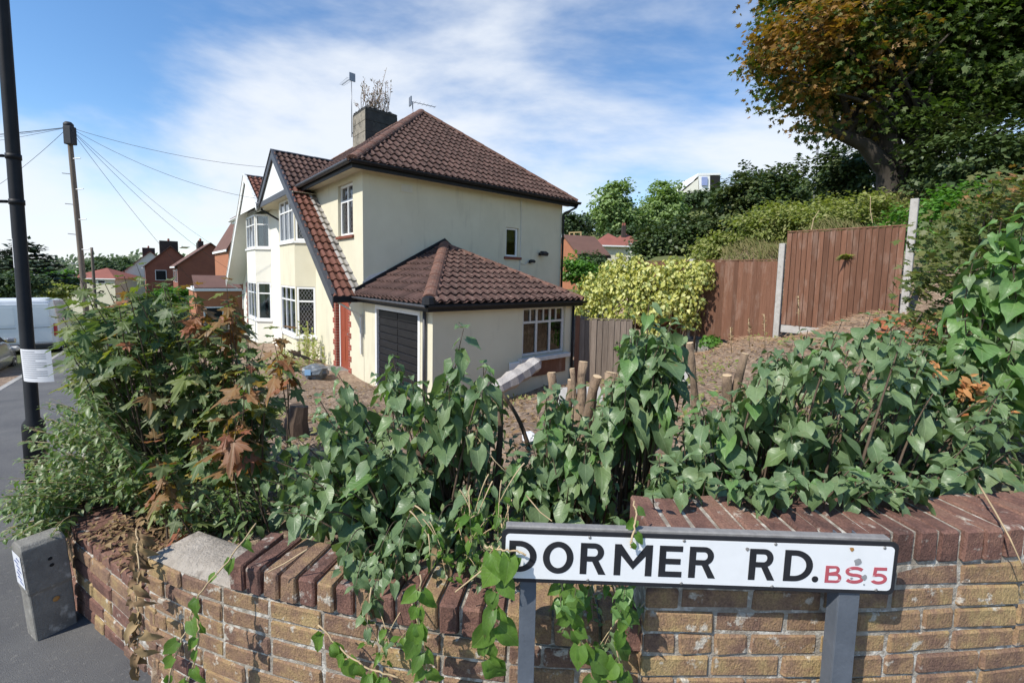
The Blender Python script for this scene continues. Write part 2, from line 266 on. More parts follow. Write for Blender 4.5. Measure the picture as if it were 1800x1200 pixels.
M = dict(
 brick=brickmat('wall_brick', [(.165,.100,.076), (.24,.150,.098), (.30,.195,.108), (.36,.26,.125), (.33,.235,.13)]),
 brick_red=brickmat('coping_brick', [(.105,.060,.050), (.175,.092,.072), (.235,.130,.095), (.20,.125,.095)], lthr=(.60,.70)),
 mortar=mat('mortar', (.24,.205,.165), (.43,.39,.33), .95, 30, .8, 120, c=(.60,.57,.51), cs=22, cthr=(.52,.6)),
 bed=mat('mortar_bed', (.30,.26,.215), (.44,.39,.33), .95, 14, 1.0, 60, c=(.20,.17,.14), cs=8, cthr=(.56,.68), dist=.012),
 pave=mat('pavement_asphalt', (.085,.085,.09), (.135,.133,.13), .92, 1.2, .9, 260, c=(.17,.165,.155), cs=45, cthr=(.57,.70), dist=.006),
 road=mat('road_asphalt', (.075,.076,.082), (.11,.108,.106), .9, .8, .8, 150, c=(.15,.145,.14), cs=25, cthr=(.58,.72), dist=.008),
 kerb=mat('kerb_concrete', (.28,.27,.25), (.36,.345,.32), .9, 5, .4, 80, rnd=.1),
 soil=mat('garden_soil', (.17,.115,.080), (.33,.235,.165), .97, 3.2, 1.0, 22, c=(.45,.345,.25), cs=13, cthr=(.52,.64), dist=.05),
 grassland=mat('far_grass', (.055,.085,.025), (.12,.135,.045), .95, .35, .8, 6, c=(.16,.14,.07), cs=.8, cthr=(.55,.7), dist=.1),
 concrete=mat('weathered_concrete', (.25,.24,.215), (.16,.15,.135), .92, 9, .6, 90, c=(.42,.40,.36), cs=14, cthr=(.56,.68)),
 concrete_pale=mat('fence_post_concrete', (.46,.44,.41), (.36,.34,.31), .9, 12, .4, 120, c=(.27,.25,.22), cs=18, cthr=(.58,.7)),
 render=mat('cream_render', (.67,.625,.475), (.62,.575,.43), .92, 1.6, .35, 55, c=(.44,.40,.30), cs=1.5, cthr=(.56,.90), dist=.012, cst=(2.2,2.2,.35)),
 render_w=mat('white_render', (.78,.755,.66), (.74,.71,.61), .92, 1.6, .3, 70, dist=.008),
 soffit=mat('soffit_paint', (.62,.575,.44), (.55,.50,.38), .8, 3),
 white=mat('white_paint', (.80,.80,.78), (.76,.76,.74), .45, 8, spec=.4),
 offwhite=mat('aged_white_paint', (.66,.655,.63), (.54,.53,.50), .6, 10, .2, 60),
 black=mat('black_gloss_paint', (.009,.009,.011), (.015,.015,.017), .5, 6, spec=.3),
 charcoal=mat('charcoal_paint', (.050,.053,.062), (.070,.073,.082), .5, 5, spec=.4),
 tile=mat('roof_tile', (.066,.038,.031), (.098,.055,.045), .85, 5, .3, 90, rnd=.30, c=(.20,.145,.115), cs=9, cthr=(.60,.72), spec=.3),
 tile_red=mat('porch_tile', (.185,.075,.048), (.12,.052,.040), .8, 5, .3, 90, rnd=.30, rndmix=True, spec=.3),
 tile_grey=mat('pale_tile', (.24,.225,.21), (.32,.30,.28), .85, 6, .4, 60, rnd=.15),
 ridge=mat('ridge_tile', (.175,.085,.058), (.125,.066,.050), .85, 7, .5, 60, rnd=.2, c=(.23,.19,.14), cs=12, cthr=(.57,.7)),
 deck=mat('roof_felt', (.03,.022,.02), (.045,.032,.028), .9, 5),
 redsill=mat('red_brick_sill', (.23,.075,.045), (.17,.06,.04), .8, 20, .3, 80),
 doorbrick=mat('door_brick', (.34,.085,.055), (.25,.065,.045), .85, 20, .3, 90, rnd=.25),
 doorred=mat('door_stain', (.30,.062,.028), (.24,.05,.024), .45, 6, spec=.5, stretch=(6,6,1)),
 dark=mat('dark_interior', (.012,.012,.013), (.02,.02,.02), .9, 3),
 curtain=mat('curtain_cloth', (.52,.56,.52), (.42,.47,.44), .9, 4),
 lead=mat('window_lead', (.30,.30,.30), (.22,.22,.23), .5, 10, metal=.3),
 chim=mat('lit_chimney_render', (.33,.29,.235), (.20,.18,.145), .95, 5, .7, 40, c=(.035,.035,.032), cs=2.2, cthr=(.50,.66), dist=.02),
 chim_shade=mat('shaded_chimney_render', (.075,.072,.066), (.035,.035,.034), .95, 3.5, .7, 40, c=(.15,.14,.12), cs=3.5, cthr=(.58,.72), dist=.02),  # same render, darkened in colour for the face turned from the sun
 alu=mat('grey_metal', (.33,.34,.36), (.26,.27,.29), .45, 8, metal=.6),
 signpost=mat('grey_painted_post', (.115,.132,.158), (.090,.104,.126), .55, 14, .2, 60, c=(.06,.05,.045), cs=35, cthr=(.66,.70), spec=.4),
 signwhite=mat('sign_white', (.80,.81,.82), (.76,.77,.78), .32, 20, c=(.45,.44,.42), cs=60, cthr=(.72,.76), spec=.5),
 signblack=mat('sign_black', (.016,.017,.021), (.024,.025,.03), .35, 20, c=(.30,.30,.30), cs=75, cthr=(.74,.77), spec=.5),
 signred=mat('sign_red', (.50,.105,.13), (.42,.09,.11), .45, 30, c=(.66,.50,.50), cs=45, cthr=(.60,.68)),
 signrail=mat('sign_rail', (.26,.25,.24), (.19,.18,.175), .6, 30, .3, 90),
 chip=mat('chipped_paint', (.31,.32,.33), (.25,.25,.26), .6, 40),
 chip_o=mat('rust_chip', (.42,.22,.07), (.34,.17,.05), .7, 40),
 screw=mat('screw_metal', (.38,.37,.36), (.25,.24,.23), .5, 60, metal=.6),
 paper=mat('notice_paper', (.66,.67,.70), (.62,.63,.66), .6, 9),
 ink=mat('grey_ink', (.28,.29,.32), (.24,.25,.28), .7, 9),
 bluepen=mat('blue_marker', (.10,.14,.33), (.08,.11,.27), .6, 9),
 lampblack=mat('lamp_column_paint', (.010,.011,.014), (.016,.017,.020), .55, 9, .1, 50, spec=.25),
 timber=mat('weathered_pole', (.20,.165,.135), (.13,.105,.085), .9, 2, .6, 18, rnd=0, stretch=(8,8,.6)),
 wire=mat('cable', (.03,.03,.034), None, .6),
 fence=mat('stained_fence_board', (.135,.062,.036), (.185,.090,.056), .88, 3.2, .4, 22, rnd=.24, c=(.28,.19,.145), cs=1.6, cthr=(.52,.78), stretch=(14,14,.9), cst=(3,3,.8)),
 fence_old=mat('old_fence_board', (.16,.125,.10), (.235,.19,.155), .92, 3, .5, 22, rnd=.2, stretch=(12,12,.9)),
 vanwhite=mat('van_paint', (.70,.73,.77), (.68,.71,.75), .28, 2, spec=.5, coat=.5),
 silver=mat('silver_car_paint', (.36,.36,.37), (.33,.33,.34), .3, 2, metal=.55, coat=.6),
 plastic=mat('dark_plastic', (.022,.022,.025), (.03,.03,.033), .6, 6),
 tyre=mat('tyre_rubber', (.018,.018,.019), None, .85),
 rim=mat('wheel_rim', (.42,.43,.45), None, .35, metal=.8),
 plate_y=mat('yellow_plate', (.66,.45,.04), None, .5),
 lamp_r=mat('red_lamp', (.36,.02,.025), None, .25, spec=.6),
 glass=glassmat('window_glass', (.72,.78,.78), .06), glass_d=glassmat('dark_glass', (.30,.33,.33), .02),
 bark=mat('lilac_bark', (.135,.095,.066), (.085,.058,.042), .95, 12, .7, 60, stretch=(1,1,.4)),
 bark_pale=mat('cut_lilac_bark', (.33,.235,.155), (.17,.12,.082), .9, 14, 1.0, 40, stretch=(1,1,.3), c=(.12,.085,.06), cs=16, cthr=(.52,.66), dist=.02),
 cutwood=mat('cut_wood', (.62,.47,.30), (.54,.38,.22), .85, 20, .3, 60),
 bark_tree=mat('tree_bark', (.060,.050,.040), (.036,.030,.025), .95, 4, .9, 20, stretch=(1,1,.3)),
 drybits=mat('dry_twigs', (.38,.26,.16), (.27,.16,.10), .9, 3, rnd=.1),
 straw=mat('straw_stem', (.48,.37,.22), (.40,.29,.17), .85, 8),
 drift=mat('bleached_log', (.50,.47,.45), (.34,.31,.29), .9, 3, .9, 24, stretch=(1,1,.5), dist=.02),
 rubble=mat('orange_rubble', (.36,.125,.055), (.28,.105,.055), .95, 6, .6, 40, rnd=.2),
 greybag=mat('grey_plastic_bag', (.10,.115,.13), (.15,.17,.19), .4, 8, spec=.5), bluebag=mat('blue_label', (.20,.36,.55), None, .5),
 whitebag=mat('white_plastic', (.72,.73,.74), (.62,.63,.66), .4, 12, spec=.5),
 brick_far=mat('far_red_brick', (.29,.105,.066), (.24,.088,.058), .9, 1.5, rnd=.05), brick_orange=mat('far_orange_brick', (.40,.165,.085), (.35,.14,.075), .9, 2.5),
 roof_far=mat('far_tile_roof', (.16,.085,.065), (.13,.07,.055), .9, 1.2, .3, 4), roof_red=mat('far_red_roof', (.27,.095,.07), (.22,.08,.06), .9, 1.2, .3, 4),
 chim_far=mat('far_dark_chimney', (.055,.04,.035), (.035,.028,.026), .9, 1.5),
 wood=mat('pale_timber', (.50,.36,.18), None, .8),
 bluebanner=mat('blue_banner', (.22,.28,.52), (.30,.36,.58), .7, .6),
)
LM = dict(
 lilac=leafmat('lilac_leaf', [(.090,.150,.064), (.142,.212,.092), (.116,.184,.080), (.175,.240,.108), (.104,.166,.078), (.150,.222,.084)], .42, .22, vein=.5, spec=.5),
 lilac_bright=leafmat('young_lilac_leaf', [(.105,.205,.060), (.145,.260,.075), (.12,.225,.070)], .42, .30, vein=.45, spec=.45),
 maple=leafmat('maple_leaf', [(.062,.110,.034), (.090,.150,.046), (.130,.155,.065), (.078,.130,.045), (.175,.185,.085), (.105,.165,.045), (.24,.23,.045)], .5, .32, vein=.35),
 maple_red=leafmat('young_maple_leaf', [(.22,.125,.045), (.27,.14,.060), (.30,.105,.060), (.17,.13,.040)], .5, .34, vein=.35),
 maple_yellow=leafmat('yellow_maple_leaf', [(.34,.27,.025), (.30,.20,.04), (.36,.31,.05)], .5, .4, vein=.3),
 privet=leafmat('privet_leaf', [(.085,.150,.042), (.13,.205,.065), (.19,.24,.11), (.10,.17,.055), (.25,.275,.15)], .42, .28),
 bindweed=leafmat('bindweed_leaf', [(.095,.195,.030), (.14,.25,.040), (.075,.15,.030)], .4, .4, vein=.3),
 dead=leafmat('dead_leaf', [(.26,.165,.080), (.16,.095,.050), (.34,.24,.12), (.12,.072,.042)], .9, .1),
 orange_dead=leafmat('orange_dead_leaf', [(.46,.19,.065), (.52,.27,.11), (.36,.12,.04)], .85, .25),
 ivy=leafmat('variegated_ivy_leaf', [(.46,.44,.10), (.56,.54,.17), (.12,.18,.04), (.62,.60,.25), (.30,.33,.065), (.50,.46,.12)], .45, .22),
 ivy_green=leafmat('green_creeper_leaf', [(.075,.185,.028), (.12,.26,.038), (.06,.14,.028)], .45, .35),
 hedge=leafmat('field_maple_leaf', [(.070,.110,.026), (.105,.140,.036), (.155,.155,.045), (.055,.090,.024), (.13,.16,.05)], .5, .32, pcol=(.27,.135,.045), patch=-.30, ps=1.3, pvec=(.14,0,.14)),
 bigtree=leafmat('turning_maple_leaf', [(.046,.080,.018), (.074,.118,.024), (.058,.098,.021), (.105,.138,.029)], .5, .34, pcol=(.27,.14,.036), patch=-.09, ps=.55, pvec=(-.042,0,.004)),
 evergreen=leafmat('dark_evergreen_leaf', [(.036,.062,.020), (.058,.092,.028), (.080,.115,.036), (.046,.076,.024)], .5, .15, pcol=(.09,.11,.035), ps=.35),
 bank=leafmat('bank_scrub_leaf', [(.19,.235,.060), (.25,.28,.085), (.29,.29,.11), (.16,.21,.055)], .6, .35),
 grass=leafmat('dry_grass', [(.13,.155,.040), (.19,.18,.065), (.25,.21,.10), (.11,.14,.035)], .7, .3),
 poplar=leafmat('pale_tree_leaf', [(.20,.29,.11), (.25,.33,.13), (.17,.25,.095)], .6, .3),
 fartree=leafmat('far_tree_leaf', [(.042,.075,.030), (.060,.098,.038), (.078,.118,.048)], .6, .2),
 cedar=leafmat('cedar_needles', [(.024,.044,.026), (.034,.058,.032), (.028,.050,.032)], .6, .1),
 budd=leafmat('buddleia_leaf', [(.20,.13,.13), (.16,.14,.10), (.26,.18,.18)], .7, .2),
 weed=leafmat('yellow_green_weed', [(.28,.33,.085), (.36,.39,.13), (.22,.27,.07)], .6, .35),
)

# ================================================================== GROUND
WP_LOW = [Vector((x, y, 0)) for x, y in ((-2.27,2.15), (-1.89,1.935), (-1.51,1.72))]          # lowest stretch along the street
WP_MID = [Vector((x, y, 0)) for x, y in ((-1.51,1.72), (-1.27,1.625), (-1.02,1.54), (-.83,1.49), (-.64,1.445), (-.40,1.39), (-.11,1.345), (.15,1.32), (.47,1.305))]
WP_HIGH = [Vector((x, y, 0)) for x, y in ((.435,1.272), (.80,1.276), (1.21,1.290), (1.62,1.325), (2.1,1.39), (2.7,1.50), (3.6,1.70), (4.8,2.0))]
WP_ALL = [H(-.42, 120), H(-.42, 40), H(-.42, 10), H(-.40, 4.2)] + WP_LOW + WP_MID[1:] + WP_HIGH[1:] + [Vector((8, 2.9, 0)), Vector((60, 14, 0))]
_ang = [math.atan2(p.x, p.y) for p in WP_ALL]; _rad = [p.length for p in WP_ALL]
def rwall(th):                                # distance to the wall's face in a bearing (wall is seen end to end from the pavement)
    if th <= _ang[0]: return 1e9
    if th >= _ang[-1]: return 1e9
    for i in range(len(_ang)-1):
        if _ang[i] <= th <= _ang[i+1]:
            a, b = WP_ALL[i], WP_ALL[i+1]; d = Vector((math.sin(th), math.cos(th)))
            den = d.x*(b.y-a.y) - d.y*(b.x-a.x)
            return (a.x*(b.y-a.y) - a.y*(b.x-a.x))/den if abs(den) > 1e-9 else _rad[i]
    return 1e9
CP = []
def cp(p, z, wgt=1.0): CP.append((p[0], p[1], z, wgt))
for x, y, z in ((-1.3,2.1,.26), (-.5,1.85,.30), (.3,1.7,.36), (1,1.65,.62), (2,1.75,.66), (3.2,2.2,.75), (-2.2,2.9,-.02), (-.9,3.2,.10), (.6,3.2,.28), (2.2,3.3,.50), (4.5,3.6,.85)): cp((x, y), z)
for u, v, z in ((4.07,10.2,-1), (4.07,13,-1.05), (4.07,18,-1.35), (4.07,7,-1), (6,7,-1), (8,7,-.98), (2.2,8,-.78), (1,5.6,-.42), (.6,9,-.62), (3,5,-.45), (6,5,-.6), (8,5.4,-.7),
                (.2,14,-1.0), (2,15,-1.15), (.2,25,-1.75), (4,26,-1.9), (6,3,.05), (8,1.5,.62), (10.3,3.2,.38), (10.3,1.26,1.08), (10.3,5.0,-.15), (10.2,-.6,1.5), (4.5,3.2,-.12), (11,9,-1.1), (9.5,6.8,-.8),
                (11.0,2.2,1.0), (12,1,1.9), (12,4,1.0), (14.5,4,2.3), (17,5,3.6), (14,8,1.2), (16,12,.2), (20,16,.2), (9,16,-1.6), (9,24,-2), (14,-4,3.3), (20,2,4.4), (19,-8,5.2)): cp(H(u, v), z)
for px, py, D, z in ((1570,350,13,None), (1450,395,12,None), (1330,430,14,None), (1180,450,25,None), (1080,470,45,None), (1100,405,70,None), (1230,345,120,None), (1400,330,60,None), (1700,300,30,None)):
    q = at(px, py, D); cp(q, q.z, 1.0)
for v in (40, 65, 100, 200, 400): cp(H(2, v), zs(v)-.1); cp(H(20, v), zs(v)-.2); cp(H(-30, v), zs(v)-.3)
cp((-200, 300), -9); cp((-60, 30), -3.5); cp((100, 300), 20); cp((300, 300), 30); cp((300, 20), 16); cp((60, 0), 5)
CPA = np.array(CP)
def gz(x, y):
    d2 = (CPA[:, 0]-x)**2 + (CPA[:, 1]-y)**2 + .02
    wt = 1/d2**1.6
    return float((CPA[:, 2]*wt).sum()/wt.sum())
def gpt(x, y): return Vector((x, y, gz(x, y)))
mb = MB(); NA = 260
rs = [0.0]; r = .5
radii = []
while r < 900: radii.append(r); r *= 1.045
vs_ = []; nr = len(radii)
for i in range(NA):
    th = -math.pi + 2*math.pi*i/NA; rw = rwall(th)
    for r in radii:
        x, y = r*math.sin(th), r*math.cos(th)
        if r < rw+.11:
            v = y*D2.y + x*D2.x; z = zs(max(v, -6)) - .06
            if v < -6: z = .33
        else:
            z = gz(x, y)
            if r < 40: z += .03*math.sin(7*x+1.3*math.sin(5*y))*math.cos(6*y+math.sin(4*x)) + .012*math.sin(23*x)*math.sin(19*y)
        vs_.append((x, y, z))
fs_ = [(i*nr+j, ((i+1) % NA)*nr+j, ((i+1) % NA)*nr+j+1, i*nr+j+1) for i in range(NA) for j in range(nr-1)]
mb.add(vs_, fs_)
# soil near, grassland far: a material that blends with the distance from the garden
gm = M['soil']; t = gm.node_tree; pr = t.nodes['Principled BSDF']
src = pr.inputs['Base Color'].links[0].from_socket
g = N(t, 'ShaderNodeNewGeometry'); dd = N(t, 'ShaderNodeVectorMath', operation='DISTANCE', inp={1: tuple(H(3.6, 8.5, -.3))}); t.links.new(g.outputs['Position'], dd.inputs[0])
nzg = N(t, 'ShaderNodeTexNoise', inp={'Scale': .5, 'Detail': 5.0}); t.links.new(g.outputs['Position'], nzg.inputs['Vector'])
mr = N(t, 'ShaderNodeMapRange', inp={'From Min': 12.0, 'From Max': 14.5}); t.links.new(mth(t, 'ADD', dd.outputs['Value'], mth(t, 'MULTIPLY', nzg.outputs[0], 2.0)), mr.inputs[0])
ng = N(t, 'ShaderNodeMixRGB', inp={'Color1': (.075,.10,.03,1), 'Color2': (.14,.15,.055,1)}); t.links.new(nzg.outputs[0], ng.inputs[0])
mx = N(t, 'ShaderNodeMixRGB'); t.links.new(mr.outputs[0], mx.inputs[0]); t.links.new(src, mx.inputs[1]); t.links.new(ng.outputs[0], mx.inputs[2]); t.links.new(mx.outputs[0], pr.inputs['Base Color'])
structure('ground', mb, gm, True)

# pavement and road: sheets following the street's fall
def sheet(u0, u1, v0, v1, nv, dz):
    b = MB(HM)
    b.grid(lambda a, c: (u0+(u1-u0)*a, v0+(v1-v0)*c, zs(v0+(v1-v0)*c)+dz), 2, nv); return b
KU = -2.15
b = MB()
pl = []
for v in [x*.5 for x in range(-8, 7)] + [3.5+x*1.5 for x in range(0, 40)]:
    pl.append(v)
# pavement runs from the kerb to the foot of the wall (and on under it), widening at the corner
vsn = []
for v in pl:
    for u in (KU, KU+.5, KU+1.0, -.55, -.30 if v > 3.4 else (1.2 if v > 1.6 else 3.5)):
        p = H(u, v, zs(v)); vsn.append(tuple(p))
b.add(vsn, [(i*5+j, i*5+j+1, (i+1)*5+j+1, (i+1)*5+j) for i in range(len(pl)-1) for j in range(4)])
structure('pavement', b, M['pave'], True)
structure('road', sheet(-9.5, KU-.125, -4, 160, 80, -.12), M['road'], True)
structure('far_pavement', sheet(-12, -9.62, -4, 120, 60, 0), M['pave'], True)
kb = MB(); kb.box(-.0625, .0625, -.455, .455, -.2, .0)
kmesh = kb.mesh('kerb_stone', M['kerb'], None, False, .012)
kerb = Thing('kerb', None, None, H(KU-.0625, 0, 0)); tag(kerb.root, None, None, None, 'structure')
for i in range(70):
    v = -3.5 + i*.915 + .455
    mw = Matrix.Translation(H(KU-.0625, v, zs(v)+.006)) @ HM @ Matrix.Rotation(-math.atan(.066), 4, 'X')
    kerb.put('kerb_stone', kmesh, mw)

# ================================================================== GARDEN WALL (brick by brick)
def path_len(P):
    L = [0]
    for a, b_ in zip(P, P[1:]): L.append(L[-1] + (b_-a).length)
    return L
def path_at(P, L, s):
    if s <= 0: d = (P[1]-P[0]).normalized(); return P[0]+d*s, d
    for i in range(len(P)-1):
        if s <= L[i+1] or i == len(P)-2:
            d = (P[i+1]-P[i]).normalized()
            dn = (P[min(i+2, len(P)-1)]-P[i+1]); dp = (P[i]-P[max(i-1, 0)])
            k = (s-L[i])/max(L[i+1]-L[i], 1e-6)
            return P[i]+d*(s-L[i]), d
rb = random.Random(4)
def brick_mesh(name, lx, ly, lz, m, seed):
    """a worn brick: bevelled box with uneven faces; origin at the centre of the front bottom edge, y into the wall"""
    q = random.Random(seed); b = MB(); b.box(-lx/2, lx/2, 0, ly, 0, lz)
    me = b.mesh(name, None, None, False, .006); 
    for v in me.vertices:
        v.co.x += q.uniform(-.0025, .0025); v.co.z += q.uniform(-.0025, .0025); v.co.y += q.uniform(-.003, .003)
    me.materials.append(m); return me
ST = [brick_mesh('brick', .215, .102, .065, M['brick'], i) for i in range(6)]
HD = [brick_mesh('brick', .1025, .102, .065, M['brick'], 20+i) for i in range(4)]
STR = [brick_mesh('brick', .215, .102, .065, M['brick_red'], 40+i) for i in range(4)]
ED = [brick_mesh('coping_brick', .065, .215, .1025, M['brick_red'], 60+i) for i in range(5)]
EDM = [brick_mesh('coping_brick', .065, .215, .1025, M['brick'], 80+i) for i in range(4)]
def course_wall(T, P, ztop, nc, rnd, redlow=99, bond='stretch', start=0.0, end=None, thick=.215, zfall=0.0, hdr=.12):
    L = path_len(P); tot = end if end is not None else L[-1]
    for c in range(nc):
        z = ztop - .075*(c+1)
        s = start - (.1125 if c % 2 else 0) + rnd.uniform(-.012, .012)
        while s < tot-.03:
            head = rnd.random() < hdr
            ln = .1025 if head else .215
            if s < start-.02: ln = .1025; head = True; s = max(s, start)
            if s+ln > tot+.03: ln = .1025; head = True
            if s+ln > tot+.06: break
            p, d = path_at(P, L, s+ln/2); nrm = Vector((-d.y, d.x, 0))       # into the garden
            X, Y = d, nrm
            mw = Matrix((X, Y, ZV)).transposed().to_4x4(); mw.translation = p + nrm*rnd.uniform(-.004, .005) + ZV*(z+.005)
            mw = mw @ Matrix.Rotation(rnd.uniform(-.012, .012), 4, 'Y') @ Matrix.Rotation(rnd.uniform(-.02, .02), 4, 'Z')
            pool = HD if head else (STR if (c >= redlow and rnd.random() < .6) else ST)
            T.put('brick', rnd.choice(pool), mw)
            s += ln + .0105
def mortar_core(T, P, z0, z1, thick=.21, inset=.007):
    b = MB(); pts = P
    nn = []
    for i in range(len(pts)):
        d = (pts[min(i+1, len(pts)-1)] - pts[max(i-1, 0)]).normalized(); nn.append(Vector((-d.y, d.x, 0)))
    vs = []
    for p, n_ in zip(pts, nn): vs += [p+n_*inset+ZV*z0, p+n_*inset+ZV*z1, p+n_*thick+ZV*z1, p+n_*thick+ZV*z0]
    m = len(pts)
    fs = [(4*i+k, 4*i+(k+1) % 4, 4*i+4+(k+1) % 4, 4*i+4+k) for i in range(m-1) for k in range(4)] + [(0,1,2,3), (4*m-4, 4*m-1, 4*m-2, 4*m-3)]
    b.add(vs, fs); return T.part('mortar', b, M['mortar'])
# lowest stretch: top at eye - 1.42, runs back along the street
ZL, ZM, ZH = EYE-1.42, EYE-1.205, EYE-.88
lowP = [H(-.42, 8), H(-.42, 5), H(-.40, 3.6)] + WP_LOW
lw = Thing('low_garden_wall', 'lowest stretch of purplish red brick garden wall behind the concrete marker post', 'wall', WP_LOW[0] + ZV*zs(3.1))
mortar_core(lw, lowP, -.75, ZL-.004)
L_ = path_len(lowP)
course_wall(lw, lowP, ZL, 8, rb, 1, start=L_[2]-.6, end=L_[-1]-.0)
# flat brick-on-bed top: headers across
s = L_[2]-.5
while s < L_[-1]-.06:
    p, d = path_at(lowP, L_, s+.05); n_ = Vector((-d.y, d.x, 0))
    mw = Matrix((n_, -d, ZV)).transposed().to_4x4(); mw.translation = p + n_*.1075 + d*.05 + ZV*(ZL-.006)
    lw.put('brick', rb.choice(STR), mw @ Matrix.Rotation(rb.uniform(-.03,.03), 4, 'Z') @ Matrix.Scale(.92, 4)); s += .112
# middle stretch: exposed mortar bed at its left end, brick-on-edge coping beyond
mw_ = Thing('garden_wall', 'curved garden wall of rustic brown bricks with some coping bricks missing', 'wall', WP_MID[0] + ZV*(-.15))
mortar_core(mw_, WP_MID, -.35, ZM-.003)
course_wall(mw_, WP_MID, ZM, 8, rb, 5)
Lm = path_len(WP_MID)
bd = MB()
SB = 16; s1 = .50
tops = []
for i in range(SB+1):
    s = -.004 + (s1+.05)*i/SB; p, d = path_at(WP_MID, Lm, max(s, .0)); n_ = Vector((-d.y, d.x, 0))
    for k in range(9):
        e = .004 + .207*k/8
        h = .012 + .012*rb.random() + (.012 if .05 < e < .17 and .08 < s < .4 else 0)
        if k in (0, 8) or i in (0,): h = .002
        tops.append(p + n_*e + ZV*(ZM+h))
bd.add(tops, [(i*9+k, (i+1)*9+k, (i+1)*9+k+1, i*9+k+1) for i in range(SB) for k in range(8)])
mw_.part('mortar_bed', bd, M['bed'], None, True)
s = s1
while s < Lm[-1]-.02:
    p, d = path_at(WP_MID, Lm, s+.033); n_ = Vector((-d.y, d.x, 0))
    mm = Matrix((d, n_, ZV)).transposed().to_4x4(); mm.translation = p + n_*rb.uniform(-.012, .0) + ZV*(ZM+.012)
    mw_.put('coping_brick', rb.choice(ED if rb.random() < .6 else EDM), mm @ Matrix.Rotation(rb.uniform(-.03,.03), 4, 'Y') @ Matrix.Rotation(rb.uniform(-.03,.03), 4, 'Z'))
    s += .0765
# coping joint mortar
cj = MB()
prev = None
pts2 = [path_at(WP_MID, Lm, s1+.03+(Lm[-1]-s1-.05)*i/14)[0] for i in range(15)]
def strip(P, z0, z1, a, b_):
    q = MB(); vs = []
    for i, p in enumerate(P):
        d = (P[min(i+1, len(P)-1)]-P[max(i-1, 0)]).normalized(); n_ = Vector((-d.y, d.x, 0))
        vs += [p+n_*a+ZV*z0, p+n_*a+ZV*z1, p+n_*b_+ZV*z1, p+n_*b_+ZV*z0]
    m = len(P); q.add(vs, [(4*i+k, 4*i+(k+1) % 4, 4*i+4+(k+1) % 4, 4*i+4+k) for i in range(m-1) for k in range(4)] + [(0,1,2,3), (4*m-4, 4*m-1, 4*m-2, 4*m-3)]); return q
mw_.part('mortar_joint', strip(pts2, ZM-.002, ZM+.098, .014, .2), M['mortar'])
# high stretch behind the sign
hw = Thing('high_garden_wall', 'taller brown brick wall with brick-on-edge coping behind the street sign', 'wall', WP_HIGH[0] + ZV*0)
mortar_core(hw, WP_HIGH, -.12, ZH-.003)
course_wall(hw, WP_HIGH, ZH, 12, rb, 99, hdr=.22)
Lh = path_len(WP_HIGH); s = .0
while s < Lh[-1]-.02:
    p, d = path_at(WP_HIGH, Lh, s+.033); n_ = Vector((-d.y, d.x, 0))
    mm = Matrix((d, n_, ZV)).transposed().to_4x4(); mm.translation = p + n_*rb.uniform(-.010, .004) + ZV*(ZH+.012+rb.uniform(-.004,.004))
    hw.put('coping_brick', rb.choice(ED), mm @ Matrix.Rotation(rb.uniform(-.02,.02), 4, 'Y') @ Matrix.Rotation(rb.uniform(-.03,.03), 4, 'Z')); s += .0775
pts2 = [path_at(WP_HIGH, Lh, .02+(Lh[-1]-.06)*i/14)[0] for i in range(15)]
hw.part('mortar_joint', strip(pts2, ZH-.002, ZH+.1065, .007, .205), M['mortar'])

# ================================================================== STREET SIGN
SY = 1.185
tl, tr, br, bl = at(885,919,SY), at(1585,943,SY), at(1581,1045,SY), at(879,1021,SY)
SX = (tr-tl); SW = SX.length; SX.normalize(); SZ = Vector((0, 0, 1)); SZ = (SZ - SX*SZ.dot(SX)).normalized(); SN = SX.cross(SZ).normalized()   # SN towards camera (-y)
SH = .158; SO = bl*1.0
sg = Thing('street_sign', 'white street name plate reading DORMER RD. with black border on grey posts', 'street sign', (SO.x+SW/2, SY+.03, 0))
def rrect(x0, x1, z0, z1, r, n=6):
    o = []
    for cx_, cz_, a0 in ((x1-r, z1-r, 0), (x0+r, z1-r, 90), (x0+r, z0+r, 180), (x1-r, z0+r, 270)):
        for k in range(n+1):
            a = R(a0+90*k/n); o.append((cx_+r*math.cos(a), cz_+r*math.sin(a)))
    return o
def sp(x, z, n=0.0): return SO + SX*x + SZ*z + SN*n
def plate(x0, x1, z0, z1, r, n0, n1):
    b = MB(); b.prism([sp(x, z, n0) for x, z in rrect(x0, x1, z0, z1, r)], SN*(n1-n0)); return b
sg.part('border', plate(0, SW, 0, SH, .016, -.004, .0), M['signblack'])
sg.part('plate_face', plate(.0125, SW-.0125, .0125, SH-.0125, .012, .0003, .0016), M['signwhite'])
b = MB(); b.obox(SO, SX, SZ, SN, .012, SW-.02, SH-.012, SH+.008, -.030, -.0055); sg.part('backing_rail', b, M['signrail'], None, False, .003)
